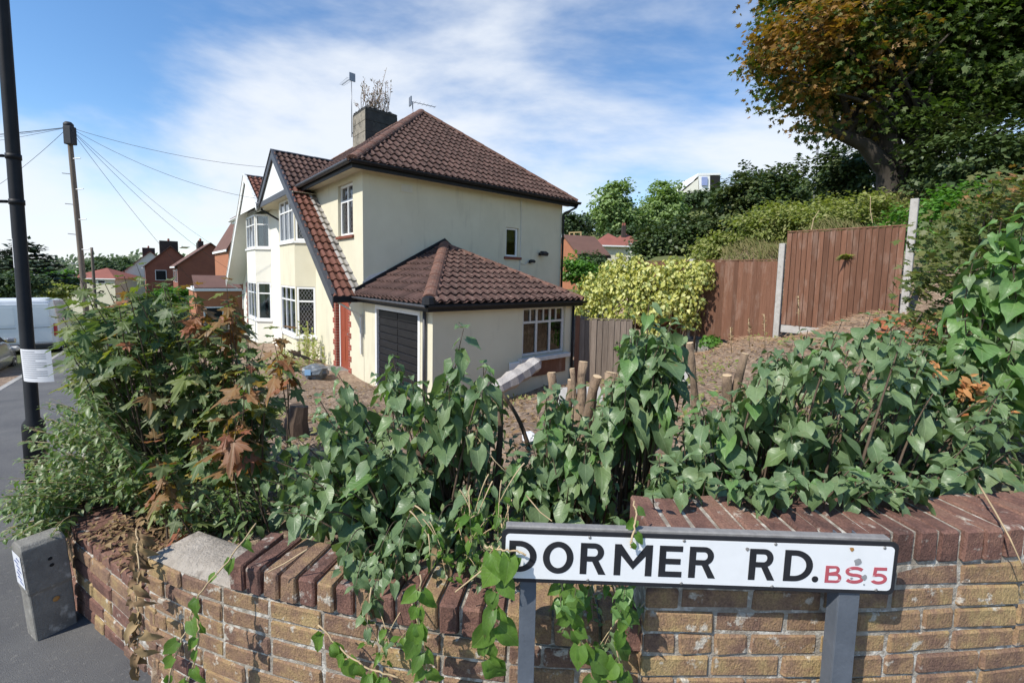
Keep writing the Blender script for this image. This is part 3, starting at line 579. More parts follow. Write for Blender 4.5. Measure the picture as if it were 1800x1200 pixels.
# lettering
def arc(cx_, cy_, rx, ry, a0, a1, n=18): return [(cx_+rx*math.cos(R(a0+(a1-a0)*k/n)), cy_+ry*math.sin(R(a0+(a1-a0)*k/n))) for k in range(n+1)]
def stroke(P, wd):
    Lf, Rt = [], []
    for i, p in enumerate(P):
        a = Vector(P[max(i-1, 0)]); c = Vector(P[min(i+1, len(P)-1)]); p = Vector(p)
        d1_ = (p-a).normalized() if i else (c-p).normalized(); d2_ = (c-p).normalized() if i < len(P)-1 else d1_
        t_ = (d1_+d2_).normalized(); k = min(1/max(t_.dot(d1_), .35), 2.2); n_ = Vector((-t_.y, t_.x))*wd/2*k
        Lf.append(tuple(p+n_)); Rt.append(tuple(p-n_))
    return Lf + Rt[::-1]
def glyph(ch, w_, s=.185):
    if ch == 'D':
        a = w_*.36
        return [[(0,0),(0,1)] + arc(a,.5,w_-a,.5,90,-90), [(s,s*.85),(s,1-s*.85)] + arc(a,.5,w_-a-s,.5-s*.85,90,-90)]
    if ch == 'O': return [arc(w_/2,.5,w_/2,.515,0,350,35), arc(w_/2,.5,w_/2-s,.515-s*.88,0,350,35)]
    if ch == 'R':
        r_ = .295; bx = w_*.90-r_; lo = 1-2*r_
        return [[(0,0),(0,1)] + arc(bx,1-r_,r_,r_,90,-62) + [(w_,0),(w_-.225,0),(bx*.92-.02,lo),(s,lo),(s,0)],
                [(s,1-s*.82)] + arc(bx,1-r_,r_-s*.92,r_-s*.82,90,-90) + [(s,lo+s*.82)]]
    if ch == 'M': return [[(0,0),(0,1),(.20,1),(w_/2,.47),(w_-.20,1),(w_,1),(w_,0),(w_-s,0),(w_-s,.64),(w_/2,.20),(s,.64),(s,0)]]
    if ch == 'E': return [[(0,0),(0,1),(w_,1),(w_,1-s*.88),(s,1-s*.88),(s,.5+s*.44),(w_*.93,.5+s*.44),(w_*.93,.5-s*.44),(s,.5-s*.44),(s,s*.88),(w_,s*.88),(w_,0)]]
    if ch == '.': return [arc(w_/2,w_/2,w_/2,w_/2,0,345,23)]
    if ch == 'B':
        r1, r2 = .235, .285
        return [[(0,0),(0,1)] + arc(w_*.86-r1,1-r1,r1,r1,90,-60,12) + arc(w_-r2,r2,r2,r2,65,-90,12),
                [(s,1-s*.8)] + arc(w_*.86-r1,1-r1,r1-s*.9,r1-s*.7,90,-90,10) + [(s,1-2*r1+s*.35)],
                [(s,2*r2-s*.75)] + arc(w_-r2,r2,r2-s*.9,r2-s*.75,90,-90,10) + [(s,s*.75)]]
    if ch == 'S':
        r_ = (1-.9*s)/4; c1 = arc(w_/2,1-.45*s-r_,w_/2-s/2,r_,25,265,18); c2 = arc(w_/2,.45*s+r_,w_/2-s/2,r_,85,-155,18)
        return [stroke(c1+c2, s*.92)]
    if ch == '5':
        return [[(.12*w_,1),(.93*w_,1),(.93*w_,1-.9*s),(.12*w_+.9*s,1-.9*s),(.12*w_+.75*s,.63)] + arc(w_*.46,.325,w_*.54,.325,108,-150,18) + arc(w_*.46,.325,w_*.54-s,.325-.9*s,-150,118,18) + [(.07*w_,.44)]]
def letter(name, ch, px0, px1, z0, z1, m, s=.185):
    k = SW/700.0; x0, x1 = (px0-883)*k, (px1-883)*k; hh = z1-z0; w_ = (x1-x0)/hh
    cu = bpy.data.curves.new('letter', 'CURVE'); cu.dimensions = '2D'; cu.fill_mode = 'BOTH'; cu.extrude = .00025/hh
    for loop in glyph(ch, w_, s):
        sp_ = cu.splines.new('POLY'); sp_.points.add(len(loop)-1); sp_.use_cyclic_u = True
        for q, (x, y) in zip(sp_.points, loop): q.co = (x, y, 0, 1)
    ob = bpy.data.objects.new('tmp', cu); COL.objects.link(ob)
    dg = bpy.context.evaluated_depsgraph_get(); me = bpy.data.meshes.new_from_object(ob.evaluated_get(dg)); bpy.data.objects.remove(ob)
    me.name = name; me.materials.clear(); me.materials.append(m)
    Mw = Matrix((SX*hh, SZ*hh, SN*hh)).transposed().to_4x4(); Mw.translation = sp(x0, z0, .0022)
    me.transform(sg.inv @ Mw); sg.put(name, me)
LZ0, LZ1 = SH*.205, SH*.80
for ch, a, c in (('D',897,946), ('O',957,1011), ('R',1023,1069), ('M',1083,1150), ('E',1162,1203), ('R',1215,1263), ('R',1321,1368), ('D',1383,1434)):
    letter('letter', ch, a, c, LZ0, LZ1, M['signblack'], .205)
letter('full_stop', '.', 1434, 1445.5, LZ0-.001, LZ0+.0165, M['signblack'])
for ch, a, c in (('B',1457,1486), ('S',1492,1526), ('5',1539,1567)): letter('letter', ch, a, c, SH*.20, SH*.525, M['signred'], .20)
k = SW/700.0
for px, zf in ((903,.085), (1038,.905), (1038,.088), (1204,.905), (1204,.088), (1365,.90), (1365,.09), (1557,.90), (1550,.09)):
    b = MB(); b.lathe(sp((px-883)*k, SH*zf, .0015), [(.0045,0), (.0045,.0012), (.003,.0022)], 12, SN); sg.part('screw', b, M['screw'], None, True)
rc = random.Random(9)
def chip(x, z, r, m, pr=9):
    b = MB(); pts = [sp(x+r*rc.uniform(.6,1.25)*math.cos(2*math.pi*i/pr), z+r*rc.uniform(.6,1.2)*math.sin(2*math.pi*i/pr), .0027) for i in range(pr)]
    b.prism(pts, SN*.0003); sg.part('paint_chip', b, m)
chip((1512-883)*k, SH*.615, .013, M['chip']); chip((1526-883)*k, SH*.325, .009, M['chip']); chip((1504-883)*k, SH*.30, .004, M['chip']); chip((1499-883)*k, SH*.86, .007, M['chip_o']); chip((1316-883)*k, SH*.79, .006, M['signrail']); chip((1527-883)*k, SH*.19, .003, M['chip'])
# posts: folded steel channel
def post(pxl, pxr, ztop):
    b = MB(); x0, x1 = (pxl-883)*k, (pxr-883)*k
    p0, p1 = sp(x0, 0, -.0065), sp(x1, 0, -.0065); wd = x1-x0; X = Vector((1, 0, 0)); Y = Vector((0, 1, 0))
    b.obox((p0.x, p0.y, 0), X, Y, ZV, 0, wd, 0, .004, -.25, ztop); b.obox((p0.x, p0.y, 0), X, Y, ZV, 0, .004, .0042, .046, -.25, ztop); b.obox((p0.x, p0.y, 0), X, Y, ZV, wd-.004, wd, .0042, .046, -.25, ztop)
    sg.part('post', b, M['signpost'], None, False, .0008)
post(919, 948, SO.z+SH-.012); post(1490, 1527, SO.z+SH-.012)

# ================================================================== CONCRETE MARKER POST
cmz = zs(3.1)
c0 = onz(66, 1131, cmz); 
mk = Thing('marker_post', 'leaning concrete marker post on the pavement beside the low wall', 'marker post', c0)
b = MB()
eu = (onz(137,1095,cmz)-c0); eu.z = 0; wd = eu.length; eu.normalize(); ev = Vector((-eu.y, eu.x, 0))
hgt = .50; lean = -.02
prof = []
for z, s0, s1_, d0, d1_ in ((-.1, 0, 1, 0, .13), (.245, -.03, 1.0, 0, .13), (.26, -.06, 1.0, -.008, .13), (hgt-.02, -.10, .97, -.008, .125), (hgt, -.07, .93, .012, .105)):
    prof.append([c0 + eu*(wd*s_) + ev*d_ + ZV*z + eu*lean*z/hgt for s_, d_ in ((s0, d0), (s1_, d0), (s1_, d1_), (s0, d1_))])
vsn = [p for ring in prof for p in ring]; m = len(prof)
b.add(vsn, [(4*i+q, 4*i+(q+1) % 4, 4*i+4+(q+1) % 4, 4*i+4+q) for i in range(m-1) for q in range(4)] + [(3,2,1,0), (4*m-4, 4*m-3, 4*m-2, 4*m-1)])
mk.part('block', b, M['concrete'], None, False, .004)
for z_, s_ in ((.40, .42), (.365, .45)):
    b = MB(); b.lathe(c0+eu*wd*s_+ev*-.0085+ZV*z_, [(.0085,0), (.0085,.0012)], 12, -ev); mk.part('bolt_hole', b, M['dark'])
b = MB(); b.lathe(c0+eu*wd*.50+ev*-.003+ZV*.185, [(.012,0), (.013,.004), (.005,.007)], 9, -ev); mk.part('rusty_stub', b, M['chip_o'])
lf = Vector((-eu.x, -eu.y, 0))
b = MB(); q0 = prof[2][0]; q1 = prof[3][0]; q2 = prof[3][3]; q3 = prof[2][3]
def lp(a, c): return (q0.lerp(q3, a)).lerp(q1.lerp(q2, a), c) + lf*.002
b.prism([lp(.1,.12), lp(.93,.12), lp(.93,.88), lp(.1,.88)], lf*.0008); stk = mk.part('sticker', b, M['paper'])
for i in range(7):
    b = MB(); c_ = .2+.09*i; a_ = .2+.1*(i % 3); b.prism([lp(a_,c_)+lf*.0012, lp(a_+.35+.1*(i % 2),c_+.02)+lf*.0012, lp(a_+.33,c_+.055)+lf*.0012, lp(a_+.05,c_+.03)+lf*.0012], lf*.0004)
    mk.part('marker_scrawl', b, M['bluepen'], stk)

# ================================================================== LAMP POST AND NOTICE
lpz = H(-.77, 5.67, zs(5.67))
lp_ = Thing('lamp_post', 'black tubular lamp post standing on the pavement', 'lamp post', lpz)
b = MB(); b.lathe(lpz, [(.075,-.05), (.075,.55), (.07,.58), (.046,.62), (.044,3.3), (.042,5.5), (.036,7.6)], 24); lp_.part('column', b, M['lampblack'], None, True)
b = MB(); tp = lpz+ZV*7.6
b.tube([tp-ZV*.1, tp+ZV*.2, tp+D1*-.25+ZV*.42, tp+D1*-.9+ZV*.5], [.05,.045,.04,.035], 12); lp_.part('bracket_arm', b, M['lampblack'], None, True)
b = MB(); b.obox(tp+D1*-1.15+ZV*.5, D1, D2, ZV, -.32, .28, -.11, .11, -.06, .05); lp_.part('lantern', b, M['alu'], None, False, .03)
for zc in (at(24,275,3.78).z, at(30,355,3.78).z):
    b = MB(); c_ = Vector((lpz.x, lpz.y, zc)); b.lathe(c_, [(.050,-.022), (.050,.022)], 20); lp_.part('clamp_band', b, M['lampblack'], None, True)
    b = MB(); b.tube([c_+Vector((-.05,-.03,0)), c_+Vector((-.42,-.03,0))], .013, 8); lp_.part('sign_arm', b, M['lampblack'], None, True)
b = MB(); c_ = lpz.copy(); c_.z = 0
zc0, zc1 = at(40,471,3.75).z, at(37,420,3.75).z
def arcplate(r_, a0, a1, z0, z1, n=10):
    q = MB()
    def f(a, c): an = R(a0+(a1-a0)*a); return Vector((lpz.x+r_*math.sin(an), lpz.y-r_*math.cos(an), z0+(z1-z0)*c))
    q.grid(f, n, 1); return q
lp_.part('number_label', arcplate(.0455, -75, -20, zc0, zc1), M['paper'])
rs_ = Thing('road_sign', 'back of a sign plate clamped to the black lamp post', 'sign', lpz+Vector((-.75,-.03,zc0)))
b = MB(); b.obox((lpz.x-.75, lpz.y-.05, 0), (1,0,0), (0,1,0), ZV, -.32, .32, 0, .004, at(24,275,3.78).z-.55, at(24,275,3.78).z+.12); rs_.part('plate', b, M['alu'])
nt_ = Thing('paper_notice', 'white printed paper notice tied low on the black lamp post', 'notice', at(58,670,3.66))
n0, n1 = at(34,671,3.66), at(84,615,3.66)
b = MB(); b.grid(lambda a, c: Vector((n0.x+(n1.x-n0.x)*a-.012*c, n0.y + .035*(2*a-1)**2, n0.z+(n1.z-n0.z)*c)), 10, 1); sheet_o = nt_.part('sheet', b, M['paper'], None, True)
for i in range(13):
    c_ = .92-.066*i; b = MB(); e = .88 if i % 4 else .6
    b.grid(lambda a, q: Vector((n0.x+(n1.x-n0.x)*(.1+(e-.1)*a)-.012*c_, n0.y-.002 + .035*(2*(.1+(e-.1)*a)-1)**2, n0.z+(n1.z-n0.z)*(c_+.016*q))), 8, 1)
    nt_.part('text_line', b, M['ink'], sheet_o)
b = MB(); b.lathe((lpz.x, lpz.y, n1.z-.03), [(.0475,-.004), (.0475,.004)], 20); nt_.part('cable_tie', b, M['plastic'], None, True)

# ================================================================== HOUSE HELPERS
def tile_mesh(name, W, L, m, rolls=2, amp=.02, nseg=14):
    b = MB(); vs = []
    for y, lift in ((0, .045), (L, .0)):
        for i in range(nseg+1):
            x = W*i/nseg; sn = math.sin(2*math.pi*rolls*i/nseg); vs.append((x, y, lift + (amp*sn if sn > 0 else .35*amp*sn)))
    for i in range(nseg+1): vs.append((W*i/nseg, .002, vs[i][2]-.034))
    n = nseg+1
    b.add(vs, [(i, i+1, n+i+1, n+i) for i in range(nseg)] + [(2*n+i, 2*n+i+1, i+1, i) for i in range(nseg)])
    return b.mesh(name, m, None, False, 0, False)
def tile_slope(T, parent, O, X, Y, polys, meshes, W, gauge, choose=None, name='roof_tile', x0=None, seed=1):
    X, Y = Vector(X).normalized(), Vector(Y).normalized(); Z = X.cross(Y)
    q = random.Random(seed)
    base = Matrix((X, Y, Z)).transposed().to_4x4(); base.translation = Vector(O)
    L = gauge+.06
    for poly in polys:
        xs = [p[0] for p in poly]; ys = [p[1] for p in poly]
        area = sum(poly[i][0]*poly[(i+1) % len(poly)][1]-poly[(i+1) % len(poly)][0]*poly[i][1] for i in range(len(poly)))
        if area < 0: poly = poly[::-1]
        edges = [(Vector((*poly[i], 0)), Vector((*poly[(i+1) % len(poly)], 0))) for i in range(len(poly))]
        nrm = [Vector(((b_-a).y, -(b_-a).x, 0)).normalized() for a, b_ in edges]       # outward
        j0 = math.floor(min(ys)/gauge+1e-6); i0 = math.floor((min(xs)-(x0 or 0))/W)
        for j in range(j0, math.ceil(max(ys)/gauge)+1):
            for i in range(i0, math.ceil((max(xs)-(x0 or 0))/W)+1):
                px_, py_ = (x0 or 0)+i*W, j*gauge
                cs = [Vector((px_+a, py_+b_, 0)) for a, b_ in ((0,0), (W,0), (W,gauge), (0,gauge))]
                st = [[(c-e[0]).dot(n_) for c in cs] for e, n_ in zip(edges, nrm)]
                if any(min(s_) > -.02 for s_ in st): continue
                me = meshes[choose(i, j, q)] if choose else q.choice(meshes)
                off = Matrix.Translation((px_+q.uniform(-.004,.004), py_+q.uniform(-.010,.010), q.uniform(-.004,.007))) @ Matrix.Rotation(q.uniform(-.018,.018), 4, 'Z')
                if all(max(s_) <= .03 for s_ in st):
                    T.put(name, me, base @ off, parent)
                else:
                    bm = bmesh.new(); bm.from_mesh(me); bm.transform(off)
                    for (a, b_), n_ in zip(edges, nrm):
                        bmesh.ops.bisect_plane(bm, geom=bm.verts[:]+bm.edges[:]+bm.faces[:], plane_co=a, plane_no=n_, clear_outer=True)
                    if len(bm.faces):
                        m2 = bpy.data.meshes.new(name); bm.to_mesh(m2); m2.materials.append(me.materials[0]); T.put(name, m2, base, parent)
                    bm.free()
def ridge_run(T, parent, A, B, m, r=.115, seg=.42, name='ridge_tile', lift=.03):
    A, B = Vector(A), Vector(B); d = (B-A); n = max(1, round(d.length/seg)); d.normalize()
    side = d.cross(ZV).normalized(); up = side.cross(d).normalized()
    if up.z < 0: up = -up
    me = None; b = MB(); ln = (B-A).length/n
    for yy, rr in ((0, r*1.05), (ln*1.03, r)):
        for k in range(9):
            a = math.pi*k/8; b.v.append(Vector((rr*math.cos(a), yy, rr*.75*math.sin(a))))
    b.f += [[k, k+1, 9+k+1, 9+k] for k in range(8)] + [list(range(9))[::-1], list(range(9, 18))]
    me = b.mesh(name, m, None, False, 0, True)
    for i in range(n):
        mw = Matrix((side, d, up)).transposed().to_4x4(); mw.translation = A + d*ln*i + up*(lift-.055+.004*(i % 2))
        T.put(name, me, mw, parent)
def wall_plane(O, X, Nn, L, z0, z1, holes, rev=.12):
    """skin of a wall in the plane O + X*s + z, with openings (s0, s1, z0, z1) and their reveals going in (-Nn)"""
    b = MB(); X, Nn = Vector(X).normalized(), Vector(Nn).normalized(); O = Vector(O)
    P = lambda s_, z, n_=0: O + X*s_ + ZV*z + Nn*n_
    ss = sorted({0, L, *[h[0] for h in holes], *[h[1] for h in holes]}); zz_ = sorted({z0, z1, *[h[2] for h in holes], *[h[3] for h in holes]})
    for a, c in zip(ss, ss[1:]):
        for e, f in zip(zz_, zz_[1:]):
            if any(h[0]-1e-6 <= a and c <= h[1]+1e-6 and h[2]-1e-6 <= e and f <= h[3]+1e-6 for h in holes): continue
            b.quad(P(a,e), P(c,e), P(c,f), P(a,f))
    for s0, s1_, e, f in holes:
        b.quad(P(s0,e), P(s0,f), P(s0,f,-rev), P(s0,e,-rev)); b.quad(P(s1_,e), P(s1_,f), P(s1_,f,-rev), P(s1_,e,-rev))
        b.quad(P(s0,f), P(s1_,f), P(s1_,f,-rev), P(s0,f,-rev)); b.quad(P(s0,e), P(s1_,e), P(s1_,e,-rev), P(s0,e,-rev))
    return b
def lattice(O, X, Nn, w0, w1, z0, z1, dx, dz, wd=.008, n0=.006):
    """diamond lead cames inside a pane"""
    b = MB(); Wd, Ht = w1-w0, z1-z0; sl = dz/dx
    for sg_ in (1, -1):
        c = -Ht
        k0 = -int((Wd*sl+Ht)/dz)-1
        for kk in range(k0, -k0+1):
            c = kk*dz + dz*.5
            pts = []
            # line z = sg*sl*x + c  inside [0,W]x[0,H]
            for x in (0, Wd):
                z = sg_*sl*x + c
                if 0 <= z <= Ht: pts.append((x, z))
            for z in (0, Ht):
                x = (z-c)/(sg_*sl)
                if 0 < x < Wd: pts.append((x, z))
            if len(pts) >= 2 and (Vector(pts[0])-Vector(pts[1])).length > .02:
                a, e = pts[0], pts[1]; pa = O+X*(w0+a[0])+ZV*(z0+a[1])+Nn*n0; pe = O+X*(w0+e[0])+ZV*(z0+e[1])+Nn*n0
                t_ = (pe-pa).normalized(); s_ = t_.cross(Nn)*wd/2
                nn = Nn*(.0004 if sg_ > 0 else .0012)
                b.quad(pa-s_+nn, pe-s_+nn, pe+s_+nn, pa+s_+nn)
    return b
def window(T, O, X, Nn, W, Ht, cols, rows, fm, gl, fw=.055, mw2=.035, dep=.06, lat=(), name='window', latd=(.13,.19)):
    """cols: list of column widths (relative); rows: list per column of row heights bottom to top (relative); panes and leads are sub-parts"""
    O = Vector(O); X = Vector(X).normalized(); Nn = Vector(Nn).normalized(); b = MB()
    b.obox(O, X, ZV, Nn, 0, W, 0, fw, -dep, 0); b.obox(O, X, ZV, Nn, 0, W, Ht-fw, Ht, -dep, 0)
    b.obox(O, X, ZV, Nn, 0, fw, fw, Ht-fw, -dep, 0); b.obox(O, X, ZV, Nn, W-fw, W, fw, Ht-fw, -dep, 0)
    inner = W-2*fw-mw2*(len(cols)-1); tot = sum(cols); x = fw; panes = []
    for i, c in enumerate(cols):
        cw = inner*c/tot
        if i: b.obox(O, X, ZV, Nn, x-mw2, x, fw, Ht-fw, -dep, -.003)
        rr = rows[i] if isinstance(rows[0], (list, tuple)) else rows
        ih = Ht-2*fw-mw2*(len(rr)-1); z = fw; tr_ = sum(rr)
        for j, r_ in enumerate(rr):
            ch = ih*r_/tr_
            if j: b.obox(O, X, ZV, Nn, x, x+cw, z-mw2, z, -dep+.004, -.005)
            panes.append((x, x+cw, z, z+ch, i, j)); z += ch+mw2
        x += cw+mw2
    fr = T.part(name, b, fm)
    for x0, x1, z0, z1, i, j in panes:
        g_ = MB(); g_.obox(O, X, ZV, Nn, x0-.004, x1+.004, z0-.004, z1+.004, -dep*.62, -dep*.62+.005); T.part('pane', g_, gl, fr)
        if lat == 'all' or (i, j) in lat:
            T.part('lead_lattice', lattice(O - Nn*(dep*.62-.001), X, Nn, x0, x1, z0, z1, *latd), M['lead'], fr)
    return fr
def curtain(T, O, X, Nn, x0, x1, z0, z1, back=.16, folds=7, parent=None, m=None):
    b = MB(); O = Vector(O); X = Vector(X).normalized(); Nn = Vector(Nn).normalized()
    n = folds*6
    b.grid(lambda a, c: O + X*(x0+(x1-x0)*a) + ZV*(z0+(z1-z0)*c) - Nn*(back+.03*math.sin(a*folds*2*math.pi)*(1-.4*c)), n, 1)
    return T.part('curtain', b, m or M['curtain'], parent, True)

# ================================================================== SEMI-DETACHED PAIR
UF, VS, VP_, UR = 4.07, 10.2, 18.1, 10.91      # front plane, gable side, party line, rear plane
ZG, ZE = -1.0, 4.02
EU, EV, EZ = 3.70, 9.85, 4.14                  # eaves line
APU, APV, APZ = 7.49, 13.64, 7.10              # ridge end
PITCHM = math.atan2(APZ-EZ, APU-EU)
UB = 3.37; GAV, GAZ = 15.7, 5.40; GBZ = 1.06   # gable barge plane, apex, foot of the long slope
def half(mir):
    mv = (lambda v: 2*VP_-v) if mir else (lambda v: v)
    sgn = -1 if mir else 1
    P = lambda u, v, z: H(u, mv(v), z)
    vd = D2*sgn                                  # direction of +v inside this half
    T = Thing('semi_detached_house', 'white rendered left half of the pair with white bargeboard' if mir else 'cream rendered house with brown tiled hipped roof and black fascias', 'house', P(UF, VS, ZG))
    wm = M['render_w'] if mir else M['render']; trim = M['white'] if mir else M['charcoal']; fas = M['white'] if mir else M['black']
    zg = ZG - (.35 if mir else 0) - .6
    # --- walls
    front = [(10.82-VS, 11.87-VS, 2.55, 3.86), (11.22-VS, 12.16-VS, zg, 1.06), (14.1-VS, 16.3-VS, -.32, 1.14), (14.1-VS, 16.3-VS, 2.58, 3.84)]
    T.part('front_wall', wall_plane(P(UF, VS, 0), vd, -D1, VP_-VS-.002, zg, ZE, front, .16), wm)
    sideh = [(8.47-UF, 8.97-UF, 2.20, 3.08)]
    T.part('side_wall', wall_plane(P(UF, VS, 0), D1, -vd, UR-UF, zg, ZE, sideh, .12), wm)
    T.part('rear_wall', wall_plane(P(UR, VS, 0), vd, D1, VP_-VS-.002, zg, ZE, []), wm)
    b = MB(); b.quad(P(UF+.6,VS+.2,zg), P(UF+.6,VP_-.05,zg), P(UF+.6,VP_-.05,ZE), P(UF+.6,VS+.2,ZE)); b.quad(P(UF+.6,VS+.45,zg), P(UR-.1,VS+.45,zg), P(UR-.1,VS+.45,ZE), P(UF+.6,VS+.45,ZE)); T.part('interior', b, M['dark'])
    # --- main roof
    eUR = UR+.35
    b = MB()
    A, B_, C_, D_ = P(EU,EV,EZ-.02), P(eUR,EV,EZ-.02), P(APU,APV,APZ-.02), P(APU,VP_,APZ-.02)
    b.quad(A, B_, C_); b.quad(A, C_, D_, P(EU,VP_,EZ-.02)); b.quad(B_, P(eUR,VP_,EZ-.02), D_, C_)
    roof = T.part('roof', b, M['deck'])
    W_, Gg = .195, .305
    tm = [tile_mesh('roof_tile', W_, Gg+.06, M['tile'], 1, .034, 9)]
    slx = math.hypot(APZ-EZ, APV-EV)
    ysl = (P(APU,APV,APZ)-P(APU,EV,EZ)).normalized()
    if not mir:
        tile_slope(T, roof, P(EU,EV,EZ), D1, ysl, [[(0,-.04), (eUR-EU,-.04), (APU-EU, slx)]], tm, W_, Gg, seed=3)
        # front slope (facing the street), seen almost edge on
        yf = (P(APU,APV,APZ)-P(EU,APV,EZ)).normalized(); slf = math.hypot(APZ-EZ, APU-EU)
        tile_slope(T, roof, P(EU,VP_,EZ), -vd, yf, [[(0,-.04), (VP_-EV,-.04), (VP_-APV, slf), (0, slf)]], tm, W_, Gg, seed=4)
    ridge_run(T, roof, A+ZV*.03, C_+ZV*.03, M['ridge'], .125); ridge_run(T, roof, B_+ZV*.03, C_+ZV*.03, M['ridge'], .12); ridge_run(T, roof, C_+ZV*.03, D_+ZV*.03, M['ridge'], .12)
    # --- eaves: soffit, fascia, gutter
    b = MB(HM if False else None)
    def ring(u0, v0, u1, z0, z1, u0b, v0b, u1b):
        q = MB()
        q.prism([P(u0,v0,z0), P(u1,v0,z0), P(u1b,v0b,z0), P(u0b,v0b,z0), P(u0b,VP_,z0), P(u0,VP_,z0)], ZV*(z1-z0)); return q
    T.part('soffit', ring(EU+.03, EV+.03, eUR-.03, ZE-.012, ZE+.006, UF+.05, VS+.05, eUR-.03), M['soffit'])
    b = MB(); b.obox(P(EU,EV,0), D1, vd, ZV, 0, eUR-EU, 0, .025, ZE-.075, EZ-.03); b.obox(P(EU,EV,0), D1, vd, ZV, 0, .025, .026, VP_-EV-2.5 if not mir else VP_-EV, ZE-.075, EZ-.03); T.part('fascia', b, fas)
    def gutter(Ap, Bp, out, rr=.072):
        q = MB(); d = (Bp-Ap); n_ = 7; vs = []
        for p_ in (Ap, Bp):
            for k_ in range(n_+1):
                a = math.pi*k_/n_; vs.append(p_ + out*(rr+.002-rr*math.cos(a)) - ZV*rr*math.sin(a))
            for k_ in range(n_, -1, -1):
                a = math.pi*k_/n_; vs.append(p_ + out*(rr+.002-(rr-.006)*math.cos(a)) - ZV*(rr-.006)*math.sin(a))
        m_ = 2*(n_+1); q.add(vs, [(k_, (k_+1) % m_, m_+(k_+1) % m_, m_+k_) for k_ in range(m_)]); return q
    T.part('gutter', gutter(P(EU-.06,EV,EZ-.035), P(eUR+.05,EV,EZ-.035), -vd), M['black'] if not mir else M['white'], None, True)
    T.part('gutter', gutter(P(EU,EV-.06,EZ-.035), P(EU,14.05,EZ-.035), -D1), M['charcoal'] if not mir else M['white'], None, True)
    # --- street gable: long slope sweeping down to the porch
    tg = (GAZ-GBZ)/(GAV-VS); ang = math.atan(tg)
    zl = 4.02; vl = GAV+(GAZ-zl)/tg*.62          # short slope on the party side is a little steeper
    vl = 17.95; tl_ = (GAZ-zl)/(vl-GAV)
    ub = 5.45
    b = MB()
    th_ = .05
    b.prism([P(UB,VS-.02,GBZ-.05), P(UF+.02,VS-.02,GBZ-.05), P(UF+.02,GAV,GAZ-.05), P(UB,GAV,GAZ-.05)], ZV*-.05)
    b.prism([P(UF+.02,14.0,GBZ-.05+(14.0-VS)*tg), P(ub,GAV-.01,GAZ-.05), P(UF+.02,GAV-.01,GAZ-.05)], ZV*-.045)
    gr_ = T.part('gable_roof', b, M['soffit'] if not mir else M['white'])
    b = MB(); b.prism([P(UB,GAV+.002,GAZ-.05), P(ub,GAV+.002,GAZ-.05), P(UF-.2,vl,zl-.05), P(UB,vl,zl-.05)], ZV*-.05); T.part('gable_roof', b, M['deck'])
    tr_ = [tile_mesh('gable_tile', .20, Gg+.06, M['tile_red'], 1, .035, 8), tile_mesh('gable_tile', .20, Gg+.06, M['tile_grey'], 1, .035, 8), tile_mesh('gable_tile', .20, Gg+.06, M['tile'], 1, .035, 8)]
    if not mir:
        ys = (P(UB,GAV,GAZ)-P(UB,VS,GBZ)).normalized(); Ls = math.hypot(GAZ-GBZ, GAV-VS); ye = (4.0-GBZ)/math.sin(ang); yv = (4.16-GBZ)/math.sin(ang)
        def ch(i, j, q): return (1 if i >= 3 and j*Gg < ye-.2 else 2) if (i >= 3 or j*Gg > ye) else 0
        tile_slope(T, gr_, P(UB-.02,VS-.03,GBZ-.03), D1, ys, [[(0,-.03), (UF-UB-.04,-.03), (UF-UB-.04,ye), (0,ye)], [(0,ye), (.40,ye), (.40,yv), (0,yv)], [(0,yv), (.40,yv), (ub-UB-.04,Ls), (0,Ls)]], tr_, .172, Gg, ch, 'gable_tile', seed=6)
    else:
        ys = (P(UB,GAV,GAZ)-P(UB,vl,zl)).normalized(); Ls = math.hypot(GAZ-zl, vl-GAV)
        tile_slope(T, gr_, P(UB-.02,vl,zl-.03), D1, ys, [[(0,0), (.7,0), (ub-UB,Ls), (0,Ls)]], [tr_[0]], .172, Gg, None, 'gable_tile', seed=7)
    ridge_run(T, gr_, P(UB,GAV,GAZ+.02), P(ub,GAV,GAZ+.02), M['charcoal'], .075, .45)
    def barge(va, za, vb, zb, dpt=.24):
        q = MB(); q.prism([P(UB-.035,va,za+.03), P(UB-.035,vb,zb+.03), P(UB-.035,vb,zb-dpt*1.25+.03), P(UB-.035,va,za-dpt*1.25+.03)], D1*.034); return q
    T.part('bargeboard', barge(VS-.03, GBZ, GAV, GAZ), trim, None, False, .004)
    T.part('bargeboard', barge(GAV+.003, GAZ, vl, zl, .2), trim, None, False, .004)
    # capping strip over the barge
    for va, za, vb, zb in ((VS-.03, GBZ, GAV, GAZ), (GAV, GAZ, vl, zl)):
        b = MB(); b.prism([P(UB-.06,va,za+.032), P(UB-.06,vb,zb+.032), P(UB-.06,vb,zb+.058), P(UB-.06,va,za+.058)], D1*.12); T.part('capping', b, trim)
    # white triangle and its beam
    zb = 3.98; vr = VS+(zb-GBZ)/tg
    b = MB(); b.prism([P(UB+.03,vr,zb), P(UB+.03,GAV,GAZ-.12), P(UB+.03,vl-.03,zb)], D1*.02); T.part('gable_panel', b, M['white'])
    b = MB(); b.obox(P(UB,0,0), D1, D2, ZV, 0, .035, min(mv(vr-.1), mv(vl)), max(mv(vr-.1), mv(vl)), 3.86, 4.03); T.part('gable_beam', b, trim)
    b = MB(); b.obox(P(UB,0,0), D1, D2, ZV, .04, UF-UB, min(mv(13.6), mv(vl)), max(mv(13.6), mv(vl)), 3.87, 3.885); T.part('gable_soffit', b, M['soffit'] if not mir else M['white'])
    # eave board at the foot of the slope
    b = MB(); b.obox(P(UB-.035,VS-.03,0), D1, -vd, ZV, 0, UF-UB+.03, .002, .055, GBZ-.14, GBZ+.01); T.part('porch_gutter', b, M['black'] if not mir else M['white'], None, False, .01)
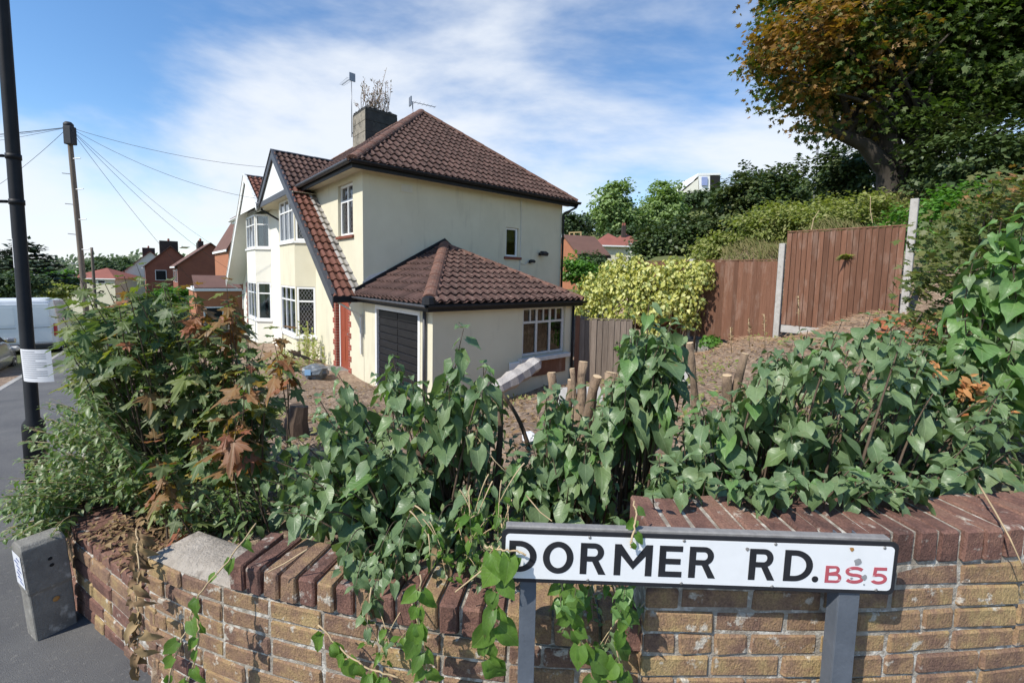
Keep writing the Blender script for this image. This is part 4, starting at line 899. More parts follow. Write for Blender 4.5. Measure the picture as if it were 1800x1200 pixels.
    # bracket under the porch roof
    b = MB(); b.tube([P(UB+.06,VS+.06,GBZ-.1), P(UF-.01,VS+.06,.55)], .03, 4); T.part('bracket', b, M['offwhite'])
    b = MB(); b.obox(P(UF,VS,0), D1, vd, ZV, -.06, -.004, .03, .10, -.35, .62); T.part('bracket_post', b, M['offwhite'])
    # --- bay window, two storeys
    bay = [(UF, 13.85), (3.60, 14.30), (3.60, 16.10), (UF, 16.55)]
    for k_, (a_, c_) in enumerate(zip(bay, bay[1:])):
        A_, B2 = P(*a_, 0), P(*c_, 0); X_ = (B2-A_); L_ = X_.length; X_.normalize(); Nn = X_.cross(ZV); 
        if Nn.dot(-D1) < 0: Nn = -Nn
        hs = [(.03, L_-.03, -.36, 1.16), (.03, L_-.03, 2.54, 3.86)]
        T.part('bay_wall', wall_plane(A_, X_, Nn, L_, zg, 3.87, hs, .06), wm)
        for z0, z1 in ((-.36, 1.16), (2.54, 3.86)):
            if k_ == 1: wn = window(T, A_+X_*.035+ZV*(z0+.005)-Nn*.01, X_, Nn, L_-.07, z1-z0-.01, [1,1,1] if not mir else [1,1.3,1], [.72,.26], M['white'], M['glass'], .06, .04)
            else: wn = window(T, A_+X_*.035+ZV*(z0+.005)-Nn*.01, X_, Nn, L_-.07, z1-z0-.01, [1], [.72,.26], M['white'], M['glass_d'] if not mir else M['glass'], .06, .05, lat='all' if not mir else (), latd=(.105,.155))
            b = MB(); b.obox(A_, X_, ZV, Nn, -.03, L_+.03, z0-.07, z0-.005, -.02, .05); T.part('sill', b, M['white'], wn)
            if k_ == 1 or mir:
                curtain(T, A_+ZV*0, X_, Nn, .08, L_*.42, z0+.08, z1-.08, .14, 4, wn); curtain(T, A_, X_, Nn, L_*.6, L_-.1, z0+.08, z1-.08, .14, 4, wn)
    # --- small front window
    window(T, P(UF+.07, 10.84, 2.56), vd, -D1, 1.01, 1.29, [1,1], [.68,.27], M['white'], M['glass_d'], .06, .06, lat='all', latd=(.10,.17))
    b = MB(); b.obox(P(UF,10.78,2.55), vd, ZV, -D1, -.03, 1.14, -.075, -.002, -.02, .06); T.part('window_sill', b, M['redsill'], None, False, .008)
    # --- side window
    window(T, P(8.48, VS+.05, 2.21), D1, -vd, .48, .86, [1], [1], M['white'], M['glass_d'], .05)
    b = MB(); b.obox(P(8.40,VS,2.2), D1, ZV, -vd, 0, .68, -.075, -.003, -.02, .06); T.part('window_sill', b, M['redsill'], None, False, .008)
    # --- front door with brick surround
    b = MB(); b.obox(P(UF+.15,11.25,0), vd, ZV, -D1, 0, .055, ZG-.02, 1.03, 0, .06); b.obox(P(UF+.15,11.25,0), vd, ZV, -D1, .825, .88, ZG-.02, 1.03, 0, .06); b.obox(P(UF+.15,11.25,0), vd, ZV, -D1, .056, .824, .97, 1.03, 0, .06)
    dr = T.part('door_frame', b, M['white'])
    b = MB(); b.obox(P(UF+.15,11.306,0), vd, ZV, -D1, 0, .768, ZG, .968, .005, .045)
    dd_ = T.part('door', b, M['doorred'], None, False, .003)
    for zc_ in ((-.75,-.1), (.05,.75)):
        for xc in ((.1,.36), (.42,.68)):
            b = MB(); b.obox(P(UF+.15,11.306,0), vd, ZV, -D1, xc[0], xc[1], zc_[0], zc_[1], .046, .056); T.part('door_panel', b, M['doorred'], dd_, False, .008)
    b = MB(); b.lathe(P(UF+.10,11.40,-.0), [(.012,0), (.012,.03), (.026,.035), (.022,.06)], 12, -D1); T.part('door_knob', b, M['alu'], dd_)
    b = MB(); b.obox(P(UF-.3,11.0,ZG), D1, vd, ZV, 0, .42, 0, 1.4, -.3, .02); T.part('doorstep', b, M['concrete'], None, False, .01)
    q = random.Random(5); bme = MB(); bme.box(0, .205, 0, .012, 0, .064); bl_ = bme.mesh('door_brick', M['doorbrick'], None, False, .002)
    bme = MB(); bme.box(0, .10, 0, .012, 0, .064); bs_ = bme.mesh('door_brick', M['doorbrick'], None, False, .002)
    bme = MB(); bme.box(0, .145, 0, .008, 0, .064); bi_ = bme.mesh('door_brick', M['doorbrick'], None, False, .002)
    for i in range(27):
        z = ZG + .02 + .0755*i
        if z > 1.0: break
        lg = (i//2) % 2 == 0
        for side in (0, 1):
            v0 = 12.165 if side else (11.215-(.205 if lg else .10))
            Xv = vd; mw = Matrix((Xv, -D1, ZV)).transposed().to_4x4(); mw.translation = P(UF-.0005, v0, z)
            T.put('door_brick', bl_ if lg else bs_, mw, dr)
        mw = Matrix((D1, -vd, ZV)).transposed().to_4x4(); mw.translation = P(UF+.004, 12.158, z); T.put('door_brick', bi_, mw, dr)
    return T
hs_main = half(False)
hs_left = half(True)
P = H
T = hs_main
# downpipes, cable, lamps and grille on the gable side
b = MB(); b.tube([P(UR+.30,EV-.06,EZ-.1), P(UR+.28,EV-.02,EZ-.2), P(UR+.02,VS-.06,3.72), P(UR+.0,VS-.06,3.6), P(UR,VS-.06,.6)], .036, 10); T.part('downpipe', b, M['black'], None, True)
b = MB(); b.box(0,0,0,0,0,0); b = MB(); b.obox(P(UR,VS-.06,.62), D1, D2, ZV, -.12, .12, -.09, .09, -.12, .06); T.part('hopper', b, M['black'], None, False, .01)
b = MB(); b.tube([P(9.02,EV+.0,EZ-.02), P(9.03,VS-.02,3.9), P(9.06,VS-.012,3.0), P(9.05,VS-.012,2.0), P(9.04,VS-.012,1.3)], .010, 6); b.tube([P(9.05,VS-.012,2.02), P(9.25,VS-.014,1.98), P(9.45,VS-.014,2.12)], .009, 6); T.part('cable', b, M['offwhite'], None, True)
def flood(u, z, s):
    b = MB(); b.obox(P(u,VS,z), D1, -D2, ZV, -.05*s, .05*s, .0, .04, -.05, .05); b.tube([P(u,VS-.03,z), P(u,VS-.16*s,z+.03)], .018, 8); t_ = T.part('outdoor_lamp', b, M['plastic'])
    b = MB(); X_ = D1; Y_ = (-D2*.9-ZV*.45).normalized(); Z_ = X_.cross(Y_); b.obox(P(u,VS-.2*s,z+.02), X_, Y_, Z_, -.13*s, .13*s, -.07*s, .1*s, -.055*s, .055*s); T.part('lamp_head', b, M['plastic'], t_, False, .02)
flood(9.90, 2.34, 1.0); flood(9.46, 2.08, .7)
b = MB(); b.obox(P(5.02,VS,3.64), D1, ZV, -D2, 0, .36, 0, .22, -.01, .012); vg = T.part('air_grille', b, M['render'])
for i in range(4):
    b = MB(); b.obox(P(5.05,VS,3.67+.045*i), D1, ZV, -D2, 0, .30, 0, .016, .0125, .020); T.part('grille_bar', b, M['offwhite'], vg)
b = MB(); b.lathe(P(3.58,14.12,3.90), [(.0,0), (.07,.0), (.09,.05), (.085,.12), (.0,.13)], 14, -D1); T.part('gutter_end_cap', b, M['offwhite'], None, True)
b = MB(); b.tube([P(3.46,17.96,4.02), P(3.46,17.96,3.80), P(3.95,17.6,3.45), P(4.03,17.4,3.2), P(4.03,17.4,-1)], .034, 8); T.part('downpipe', b, M['black'], None, True)
b = MB(); b.obox(P(3.40,17.80,3.88), D1, D2, ZV, -.08, .1, 0, .35, 0, .14); T.part('valley_hopper', b, M['black'], None, False, .02)

# chimney on the party line
ch = Thing('chimney_stack', 'rendered chimney stack with weeds growing from its top', 'chimney', P(7.0,17.2,6.6))
def cham(u0, u1, v0, v1, z0, z1):
    b = MB(); b.obox((0,0,0), D1, D2, ZV, u0, u1, v0, v1, z0, z1); return b
# courses of rendered blocks, sunlit street face coloured lighter, shaded gable face coloured darker
zc = [6.3, 6.78, 7.20, 7.62, 8.02]
for i, (a, c) in enumerate(zip(zc, zc[1:])):
    b = cham(7.0, 8.35, 17.2, 18.5, a, c-.006); ch.part('render_course', b, M['chim_shade'], None, False, .012)
    b = cham(6.985, 7.0, 17.2, 18.5, a+.004, c-.01); ch.part('lit_street_face', b, M['chim'], None, False, .004)  # thin lighter skin added as the sunlit face
b = MB(); rq = random.Random(3)
n_ = 14
vs = []
for i in range(n_+1):
    for k_ in range(n_+1):
        e = i in (0, n_) or k_ in (0, n_); vs.append(P(6.985+1.37*i/n_, 17.18+1.34*k_/n_, 8.05+rq.uniform(.0,.12)+(0 if e else .06)))
b.add(vs, [(i*(n_+1)+k_, (i+1)*(n_+1)+k_, (i+1)*(n_+1)+k_+1, i*(n_+1)+k_+1) for i in range(n_) for k_ in range(n_)])
ch.part('crumbling_cap', b, M['chim_shade']); ch.part('cap_course', cham(6.99, 8.34, 17.19, 18.51, 8.0, 8.11), M['chim_shade'], None, False, .02)
# aerials
def aerial(base, top, boom, lab, els=7, thin=.012):
    a = Thing('television_aerial', lab, 'aerial', base)
    b = MB(); b.tube([base, top], .02, 8); a.part('mast', b, M['alu'], None, True)
    b = MB(); d = Vector(boom); b.tube([top-d*.12, top+d], thin, 6); bm_ = a.part('boom', b, M['alu'], None, True)
    s_ = d.cross(ZV).normalized()
    for i in range(els):
        c_ = top + d*(.1+.88*i/(els-1)); b = MB(); ln = .17-.01*i; b.tube([c_-s_*ln, c_+s_*ln], .006, 5); a.part('element', b, M['alu'], bm_)
    b = MB(); b.obox(top-d*.1, d.normalized(), s_, ZV, -.02, .02, -.12, .12, -.16, .16); a.part('reflector', b, M['alu'], bm_)
    b = MB(); b.tube([base-ZV*.05+Vector((0,0,.2)), base+Vector((.06,.05,.2))], .025, 6); a.part('bracket', b, M['alu'])
ab = P(6.93,18.45,7.2); aerial(ab, P(6.93,18.45,9.55), D2*.95-D1*.05, 'slim television aerial on a mast by the street side of the chimney')
ab = P(8.2,15.6,6.7); aerial(ab, P(8.2,15.6,8.15), -D2*.15-D1*-.9, 'short television aerial standing behind the roof ridge', 6)

# ================================================================== GARAGE
GU0, GU1, GV0, GV1 = UF, 7.90, 6.96, 10.185
GT = Thing('attached_garage', 'cream attached garage with black door and brown tiled lean-to roof', 'garage', P(GU0,GV0,ZG))
GZ = 1.06
gw = [(7.42-GV0, 9.50-GV0, ZG-.5, .90)]
T = GT
T.part('front_wall', wall_plane(P(GU0,GV0,0), D2, -D1, GV1-GV0, ZG-.5, GZ, gw, .1), M['render'])
T.part('side_wall', wall_plane(P(GU0,GV0,0), D1, -D2, GU1-GU0, ZG-.5, GZ, [(6.30-GU0, 7.66-GU0, -.16, .94)], .1), M['render'])
T.part('rear_wall', wall_plane(P(GU1,GV0,0), D2, D1, GV1-GV0, ZG-.5, GZ, []), M['render'])
b = MB(); b.quad(P(GU0+.3,GV0+.5,ZG), P(GU1-.3,GV0+.5,ZG), P(GU1-.3,GV0+.5,GZ), P(GU0+.3,GV0+.5,GZ)); T.part('interior', b, M['dark'])
ge0, ge1, gev = 3.86, 8.05, 6.76
GEZ = 1.10; GA = P(6.30, GV1+.0, 2.42)
b = MB(); b.quad(P(ge0,gev,GEZ-.02), P(ge0,GV1,GEZ-.02), GA-ZV*.02); b.quad(P(ge0,gev,GEZ-.02), P(ge1,gev,GEZ-.02), GA-ZV*.02); b.quad(P(ge1,gev,GEZ-.02), P(ge1,GV1,GEZ-.02), GA-ZV*.02)
gr = T.part('roof', b, M['deck'])
tmg = [tile_mesh('roof_tile', .195, .365, M['tile'], 1, .034, 9)]
Ys = (GA - P(6.30,gev,GEZ)); sl = Ys.length; tile_slope(T, gr, P(ge0,gev,GEZ), D1, Ys, [[(0,-.04), (ge1-ge0,-.04), (6.30-ge0, sl)]], tmg, .195, .305, seed=11)
Ys = (GA - P(ge0,GV1,GEZ)); sl = Ys.length; tile_slope(T, gr, P(ge0,GV1,GEZ), -D2, Ys, [[(0,-.04), (GV1-gev,-.04), (0, sl)]], tmg, .195, .305, seed=12)
ridge_run(T, gr, P(ge0,gev,GEZ)+(GA-P(ge0,gev,GEZ))*.06, GA+ZV*.02, M['ridge'], .135, .40); ridge_run(T, gr, P(ge1,gev,GEZ), GA, M['ridge'], .12, .45)
b = MB(); b.lathe(P(ge0+.02,gev+.02,GEZ-.02), [(.13,0), (.11,.12), (.05,.15)], 9); T.part('hip_iron_patch', b, M['black'], gr)
fl = MB(); Aq, Bq = P(ge0,GV1-.01,GEZ+.06), GA+ZV*.07-D2*.01; fl.prism([Aq, Bq, Bq+ZV*.10, Aq+ZV*.10], -D2*.02); Bq2 = P(ge1,GV1-.01,GEZ+.06); fl.prism([GA+ZV*.07-D2*.01, Bq2, Bq2+ZV*.10, GA+ZV*.17-D2*.01], -D2*.02); T.part('flashing', fl, M['black'], gr)
fl = MB(); fl.prism([P(ge0+.18,GV1-.012,GEZ+.16), P(ge0+1.15,GV1-.012,GEZ+.70), P(ge0+.35,GV1-.012,GEZ+.46), P(ge0+.18,GV1-.012,GEZ+.30)], -D2*.006); T.part('render_patch', fl, M['offwhite'])
b = MB(); b.obox(P(ge0,gev,0), D1, D2, ZV, 0, ge1-ge0, 0, .025, GEZ-.16, GEZ-.02); b.obox(P(ge0,gev,0), D1, D2, ZV, 0, .025, .026, GV1-gev, GEZ-.16, GEZ-.02); T.part('fascia', b, M['black'])
b = MB(); b.obox(P(ge0+.03,gev+.03,0), D1, D2, ZV, 0, GU0-ge0, 0, GV1-gev-.05, GZ-.055, GZ-.04); b.obox(P(GU0+.01,gev+.03,0), D1, D2, ZV, 0, ge1-GU0-.05, 0, GV0-gev-.05, GZ-.055, GZ-.04); T.part('soffit', b, M['soffit'])
def gut(A_, B2, out, m_, rr=.055):
    q = MB(); vs = []; n_ = 7
    for p_ in (A_, B2):
        for k_ in range(n_+1): a = math.pi*k_/n_; vs.append(p_ + out*(rr+.002-rr*math.cos(a)) - ZV*rr*math.sin(a))
        for k_ in range(n_, -1, -1): a = math.pi*k_/n_; vs.append(p_ + out*(rr+.002-(rr-.006)*math.cos(a)) - ZV*(rr-.006)*math.sin(a))
    m2 = 2*(n_+1); q.add(vs, [(k_, (k_+1) % m2, m2+(k_+1) % m2, m2+k_) for k_ in range(m2)]); T.part('gutter', q, m_, None, True)
gut(P(ge0-.06,gev,GEZ-.04), P(ge1+.04,gev,GEZ-.04), -D2, M['black']); gut(P(ge0,gev-.06,GEZ-.04), P(ge0,GV1,GEZ-.04), -D1, M['charcoal'])
# garage door: frame, two leaves of boards
b = MB()
for v0, v1, z0, z1 in ((7.42,7.50,ZG-.1,.90), (9.42,9.50,ZG-.1,.90), (7.501,9.419,.81,.90)): b.obox(P(GU0,0,0), D1, D2, ZV, -.015, .07, v0, v1, z0, z1)
df = T.part('door_frame', b, M['white'])
b = MB(); b.obox(P(GU0,0,0), D1, D2, ZV, .055, .08, 7.50, 9.42, ZG-.05, .81); dg = T.part('garage_door', b, M['black'])
for i in range(11):
    for j in range(2):
        v0 = 7.515+j*.955; b = MB(); z0 = ZG+.0+i*.163; b.obox(P(GU0,0,0), D1, D2, ZV, .030, .054, v0, v0+.935, z0, z0+.150); T.part('door_board', b, M['black'], dg, False, .009)
b = MB(); b.tube([P(GU0-.05,GV0+.22,GEZ-.12), P(GU0-.05,GV0+.22,ZG)], .034, 10); T.part('downpipe', b, M['charcoal'], None, True)
b = MB(); b.tube([P(GU1-.02,GV0-.05,GEZ-.1), P(GU1-.02,GV0-.05,ZG)], .03, 8); T.part('downpipe', b, M['black'], None, True)
window(T, P(6.31,GV0+.045,-.15), D1, -D2, 1.34, 1.08, [1,1,1], [.70,.27], M['offwhite'], M['glass_d'], .055, .05)
for i in range(3):
    b = MB(); x = 6.31+.055+(1.34-.11)*(i+.5)/3; b.obox(P(x,GV0+.0,0), D1, -D2, ZV, -.012, .012, -.085, -.046, .62, .88); T.part('glazing_bar', b, M['offwhite'])
b = MB(); b.obox(P(6.18,GV0,-.27), D1, -D2, ZV, 0, 1.58, -.02, .12, 0, .10); T.part('window_sill', b, M['offwhite'], None, False, .01)
b = MB(); b.obox(P(5.92,GV0,-.45), D1, -D2, ZV, 0, .4, .005, .06, 0, .22); T.part('meter_box', b, M['white'], None, False, .01)
b = MB(); b.obox(P(6.38,GV0,-.62), D1, -D2, ZV, 0, 1.3, .004, .03, 0, .345); T.part('board_under_window', b, M['fence'])

# ================================================================== FENCES
FU = 10.3
def board_fence(name, label, A, Bp, zb, zt, posts, grav=None, m='fence', n=18, pm='concrete_pale', group=None, seed=1):
    A, Bp = Vector(A), Vector(Bp); d = (Bp-A); L = d.length; d.normalize(); nn = Vector((d.y, -d.x, 0)).normalized()
    if nn.dot(-A) < 0: nn = -nn                                   # facing the garden and the pavement
    T = Thing(name, label, 'fence', (A.x, A.y, zb), 0, group); q = random.Random(seed)
    pitch_ = L/n
    for i in range(n):
        b = MB(); O = A + d*(pitch_*i); w_ = pitch_*.945; t0, t1 = q.uniform(-.006,.004), 0
        # feather-edge board, thick edge overlapping the next
        za, zb_ = zb + q.uniform(-.01,.01), zt + q.uniform(-.014,.006)
        pts = [O+nn*.007, O+d*w_+nn*.010, O+d*w_+nn*(.030+t0), O+nn*(.014+t0)]
        b.prism([Vector((p_.x, p_.y, za)) for p_ in pts], ZV*(zb_-za)); T.part('board', b, M[m])
    b = MB(); b.obox((A.x,A.y,0), d, nn, ZV, .0, L, .0045, .0055, zb+.02, zt-.02); T.part('gap_shade_sheet', b, M['deck'])  # added dark sheet, stands in for shade in the gaps between boards
    b = MB(); b.obox((A.x,A.y,0), d, nn, ZV, -.0, L, -.006, .034, zt+.006, zt+.03); T.part('capping_rail', b, M[m])
    for zr in (zb+.15, (zb+zt)/2, zt-.15):
        b = MB(); b.obox((A.x,A.y,0), d, nn, ZV, 0, L, -.04, .004, zr-.03, zr+.03); T.part('rail', b, M[m])
    if grav: b = MB(); b.obox((A.x,A.y,0), d, nn, ZV, .0, L, -.03, .02, grav[0], grav[1]); T.part('gravel_board', b, M[pm], None, False, .006)
    for c_, z0, z1 in posts:
        b = MB(); c_ = Vector(c_); b.obox((c_.x,c_.y,0), d, nn, ZV, -.055, .055, -.05, .055, z0, z1); T.part('post', b, M[pm], None, False, .008)
    return T
pB = at(1590, 400, 7.75); 
def fpt(px, py):                                                   # photo pixel on the rear fence line
    r_ = ray(px, py); return Vector((0,0,EYE)) + r_*(FU/(r_.dot(D1)))
t1, t2 = fpt(1387,409), fpt(1591,398); bl1 = fpt(1382,571)
zt1 = (t1.z+t2.z)/2
p1 = fpt(1371,500); p2 = fpt(1596,480)
board_fence('panel_fence', 'tall brown feather-edge fence panel with a fern tuft growing through it', H(FU, UV(t1)[1]+.02), H(FU, UV(t2)[1]-.02), bl1.z, zt1,
            [(H(FU, UV(p1)[1]), .1, fpt(1378,428).z), (H(FU, UV(p2)[1]), .6, fpt(1604,350).z)], (bl1.z-.16, bl1.z-.004), 'fence', 20, seed=2)
t3 = fpt(1366,458); vL = 6.9
board_fence('panel_fence', 'lower brown feather-edge fence panels running behind the yellow ivy', H(FU, UV(p1)[1]+.07), H(FU, vL), fpt(1366,600).z-.1, t3.z,
            [(H(FU, UV(p1)[1]+1.95), -.4, t3.z+.06), (H(FU, vL), -.6, t3.z+.06)], None, 'fence', 36, seed=3)
# side return between garage and ivy: weathered boards
board_fence('side_gate_fence', 'weathered grey brown board fence beside the garage corner', H(8.02, 6.82), H(8.85, 5.9), -.95, .62, [(H(7.99, 6.86), -1, .70)], None, 'fence_old', 9, 'fence', seed=4)
# concrete kerb along the foot of the lower fence
b = MB(); b.obox(H(FU-.10, 0, 0), D2, D1, ZV, UV(p1)[1]+.1, 6.5, -.05, .05, -.35, .16); single('edging_kerb', b, M['concrete'], 'low concrete edging strip at the foot of the brown fence', 'edging', None, H(FU-.1, 4.5, -.2))

# ================================================================== TELEGRAPH POLES AND CABLES
def pole(base, top, r0, r1, label, steps=True, group=None):
    base, top = Vector(base), Vector(top); T = Thing('telegraph_pole', label, 'pole', base, 0, group)
    b = MB(); n_ = 10; b.tube([base.lerp(top, i/n_) for i in range(n_+1)], [r0+(r1-r0)*i/n_ for i in range(n_+1)], 12); T.part('shaft', b, M['timber'], None, True)
    if steps:
        d = (top-base).normalized()
        for i in range(10):
            c_ = base.lerp(top, .30+.062*i); s_ = 1 if i % 2 else -1; b = MB(); b.tube([c_+Vector((s_*.08,-.03,0)), c_+Vector((s_*.33,-.03,.02))], .014, 5); T.part('climbing_step', b, M['alu'])
        c_ = base.lerp(top, .955); b = MB(); b.obox(c_, (1,0,0), (0,1,0), ZV, .0, .26, -.22, .0, -.35, .22); T.part('junction_box', b, M['plastic'], None, False, .02)
        c_ = base.lerp(top, .99); b = MB(); b.lathe(c_, [(.13,-.08), (.13,.06), (.08,.12)], 12); T.part('cable_ring', b, M['plastic'], None, True)
    return top
pb = H(-1.43, 20.6, zs(20.6)-.3); ptop = at(120, 217, 14.66); pfoot = at(147, 500, 14.7); dpl = (pfoot-ptop); pbase = ptop + dpl*((pb.z-ptop.z)/dpl.z)
pole(pbase, ptop, .085, .066, 'tall weathered telegraph pole with climbing steps and radiating cables')
pf = at(165, 482, 40); pole(H(*UV(pf), zs(55)), at(161, 435, 40), .13, .10, 'dark distant telegraph pole beyond the white van', False)
def cable(a, b_, sag, label, r_=.0065):
    a, b_ = Vector(a), Vector(b_); q = MB(); n_ = 14
    q.tube([a.lerp(b_, i/n_) - ZV*sag*4*(i/n_)*(1-i/n_) for i in range(n_+1)], r_, 5)
    single('overhead_cable', q, M['wire'], label, 'cable', 'cables from the tall pole', a)
tp_ = ptop + ZV*-.12
cl = 'thin cable from the tall pole leading away over the road'
for q, l_ in ((H(3.42, 18.1, 4.2), 'thin cable from the tall pole to the valley between the two gables'), (H(5.4, 17.6, 5.5), 'topmost thin cable from the tall pole to the main roof below the chimney'), (H(3.5, 25.6, 1.6), 'thin cable from the tall pole to the foot of the white bargeboard'), (H(3.4, 33, zt_c if False else -.2), 'thin cable from the tall pole dipping towards the low brick garage'), (H(5.2, 40.1, 3.0), 'thin cable from the tall pole to the orange brick house')): cable(tp_, q, .35, l_)
for i, (dx, dy, dz) in enumerate(((-16,4,.4), (-16,1,-.3), (-15,-2,-.9), (-14,-4,-1.8), (-13,6,-2.4))): cable(tp_, tp_+Vector((dx,dy,dz)), .5, cl)

# ================================================================== VEHICLES
def loft(sec, n_cap=True):
    b = MB(); m_ = len(sec[0]); vs = [p_ for s_ in sec for p_ in s_]
    b.add(vs, [(i*m_+k_, i*m_+(k_+1) % m_, (i+1)*m_+(k_+1) % m_, (i+1)*m_+k_) for i in range(len(sec)-1) for k_ in range(m_)] + [tuple(range(m_))[::-1], tuple(range((len(sec)-1)*m_, len(sec)*m_))]); return b
def wheel(T, c, axis, r_=.33, w_=.21):
    axis = Vector(axis).normalized(); b = MB(); b.lathe(c, [(r_*.62,-w_/2), (r_*.96,-w_/2), (r_,-w_/2+.03), (r_,w_/2-.03), (r_*.96,w_/2), (r_*.62,w_/2)], 26, axis); wh = T.part('tyre', b, M['tyre'], None, True)
    b = MB(); b.lathe(Vector(c)+axis*(w_*.36), [(r_*.64,0), (r_*.60,.03), (r_*.2,.015), (r_*.15,.045)], 20, axis); T.part('rim', b, M['rim'], wh, True)
def xs(hw, z0, z1, y, tumble=.12, r_=.14):
    """rounded body cross-section in (x, z) at length y"""
    o = []
    for (cx_, cz_, a0) in ((hw-tumble-r_, z1-r_, 0), (-hw+tumble+r_, z1-r_, 90)):
        for k_ in range(5): a = R(a0+90*k_/4); o.append((cx_+r_*math.cos(a), cz_+r_*math.sin(a)))
    zm = z0+(z1-z0)*.48
    o += [(-hw, zm), (-hw+.01, z0+.1), (-hw+.07, z0), (hw-.07, z0), (hw-.01, z0+.1), (hw, zm)]
    return [(x, y, z) for x, z in o]
vz = zs(25.5)-.12
VM = Matrix.Translation(H(-3.36, 23.4, vz)) @ Matrix.Rotation(math.atan2(D2.y, D2.x)-math.pi/2, 4, 'Z') @ Matrix.Rotation(-math.atan(.066), 4, 'X')
van = Thing('delivery_van', 'white panel van parked at the kerb seen from behind', 'van', H(-3.36, 23.4, vz))
hw = .99
secs = [xs(hw-.10, .42, 2.12, -.0, .13, .16), xs(hw-.03, .36, 2.22, .06, .12, .16), xs(hw, .30, 2.27, .3, .12, .16), xs(hw, .28, 2.28, 3.3, .12, .16), xs(hw, .28, 2.20, 3.8, .14, .16), xs(hw, .28, 1.35, 4.7, .12, .16), xs(hw-.06, .28, 1.15, 5.3, .12, .16), xs(hw-.2, .34, .95, 5.45, .12, .14)]
b = loft(secs); b.M = VM; body = van.part('body', b, M['vanwhite'], None, True)
for x0, x1 in ((-hw+.16, -.012), (.012, hw-.16)):
    b = MB(VM); b.prism([(x0,-.022,.62), (x1,-.022,.62), (x1-(0 if x1 < .1 else .07),-.022,2.03), (x0+(.07 if x0 < -.1 else 0),-.022,2.03)], (0,.03,0)); rd = van.part('rear_door', b, M['vanwhite'], None, False, .012)
    b = MB(VM); b.box(x0+.06, x1-.06, -.028, -.021, 1.16, 1.175); van.part('door_crease', b, M['plastic'], rd)
    b = MB(VM); b.prism([(x0+.1,-.026,1.28), (x1-.08,-.026,1.28), (x1-.12,-.026,1.92), (x0+.14,-.026,1.92)], (0,.005,0)); van.part('pressed_panel', b, M['vanwhite'], rd, False, .004)
for sx in (-1, 1):
    b = MB(VM); b.box(min(sx*(hw-.13), sx*(hw-.03)), max(sx*(hw-.13), sx*(hw-.03)), -.02, .1, .82, 1.30); van.part('tail_light', b, M['lamp_r'], None, False, .02)
b = MB(VM); b.box(-hw+.04, hw-.04, -.10, .12, .36, .58); van.part('rear_bumper', b, M['plastic'], None, False, .04)
b = MB(VM); b.box(-.62, -.10, -.034, -.026, .66, .77); pn = van.part('number_plate', b, M['plate_y'])
for i in range(7):
    b = MB(VM); b.box(-.59+.07*i, -.545+.07*i, -.0365, -.0345, .68, .75); van.part('plate_character', b, M['plastic'], pn)
b = MB(VM); b.box(.05, .18, -.05, -.028, 1.1, 1.14); van.part('door_handle', b, M['plastic'])
b = MB(VM); b.box(.28, .34, -.04, -.022, 1.08, 1.12); van.part('lock', b, M['plastic'])
for sx in (-1, 1):
    for y in (.95, 4.4): wheel(van, VM @ Vector((sx*(hw-.12), y, .33)), (VM.to_3x3() @ Vector((sx, 0, 0))))
cz = zs(18)-.12
CMx = Matrix.Translation(H(-3.72, 16.0, cz)) @ Matrix.Rotation(math.atan2(D2.y, D2.x)-math.pi/2, 4, 'Z') @ Matrix.Rotation(-math.atan(.066), 4, 'X')
car = Thing('parked_car', 'silver hatchback parked at the kerb behind the white van', 'car', H(-3.72, 16.0, cz))
hw = .86
secs = [xs(hw-.12, .4, .80, 0, .10, .12), xs(hw-.03, .30, .95, .12, .08, .12), xs(hw, .24, .97, .7, .06, .1), xs(hw, .22, .96, 2.4, .05, .1), xs(hw, .24, .90, 3.0, .07, .12), xs(hw-.05, .26, .82, 3.6, .10, .14), xs(hw-.16, .32, .66, 3.92, .12, .12)]
b = loft(secs); b.M = CMx; car.part('body', b, M['silver'], None, True)
secs = [xs(hw-.13, .90, 1.02, .15, .10, .05), xs(hw-.10, .9, 1.38, .55, .20, .12), xs(hw-.10, .9, 1.46, 1.2, .22, .14), xs(hw-.10, .9, 1.42, 1.9, .22, .14), xs(hw-.12, .86, 1.0, 2.75, .14, .06)]
b = loft(secs); b.M = CMx; car.part('glasshouse', b, M['glass_d'] if False else M['plastic'], None, True)
b = MB(CMx); b.grid(lambda a, c: Vector(((hw-.36)*(2*a-1), .62+1.25*c, 1.465+.02*math.sin(math.pi*c)-.03*(2*a-1)**2)), 6, 4); car.part('roof', b, M['silver'], None, True)
for sx in (-1, 1):
    b = MB(CMx); b.obox((sx*(hw+.06), 2.35, .98), (1,0,0), (0,1,0), (0,0,1), -.09, .09, -.06, .06, -.06, .07); car.part('door_mirror', b, M['silver'], None, False, .03)
    b = MB(CMx); b.obox((sx*(hw-.10), 3.62, .66), (1,0,0), (0,1,0), (0,0,1), -.12, .12, -.14, .14, -.07, .07); car.part('headlight', b, M['offwhite'], None, False, .04)
    for y in (.72, 3.1): wheel(car, CMx @ Vector((sx*(hw-.10), y, .30)), (CMx.to_3x3() @ Vector((sx, 0, 0))), .30, .19)

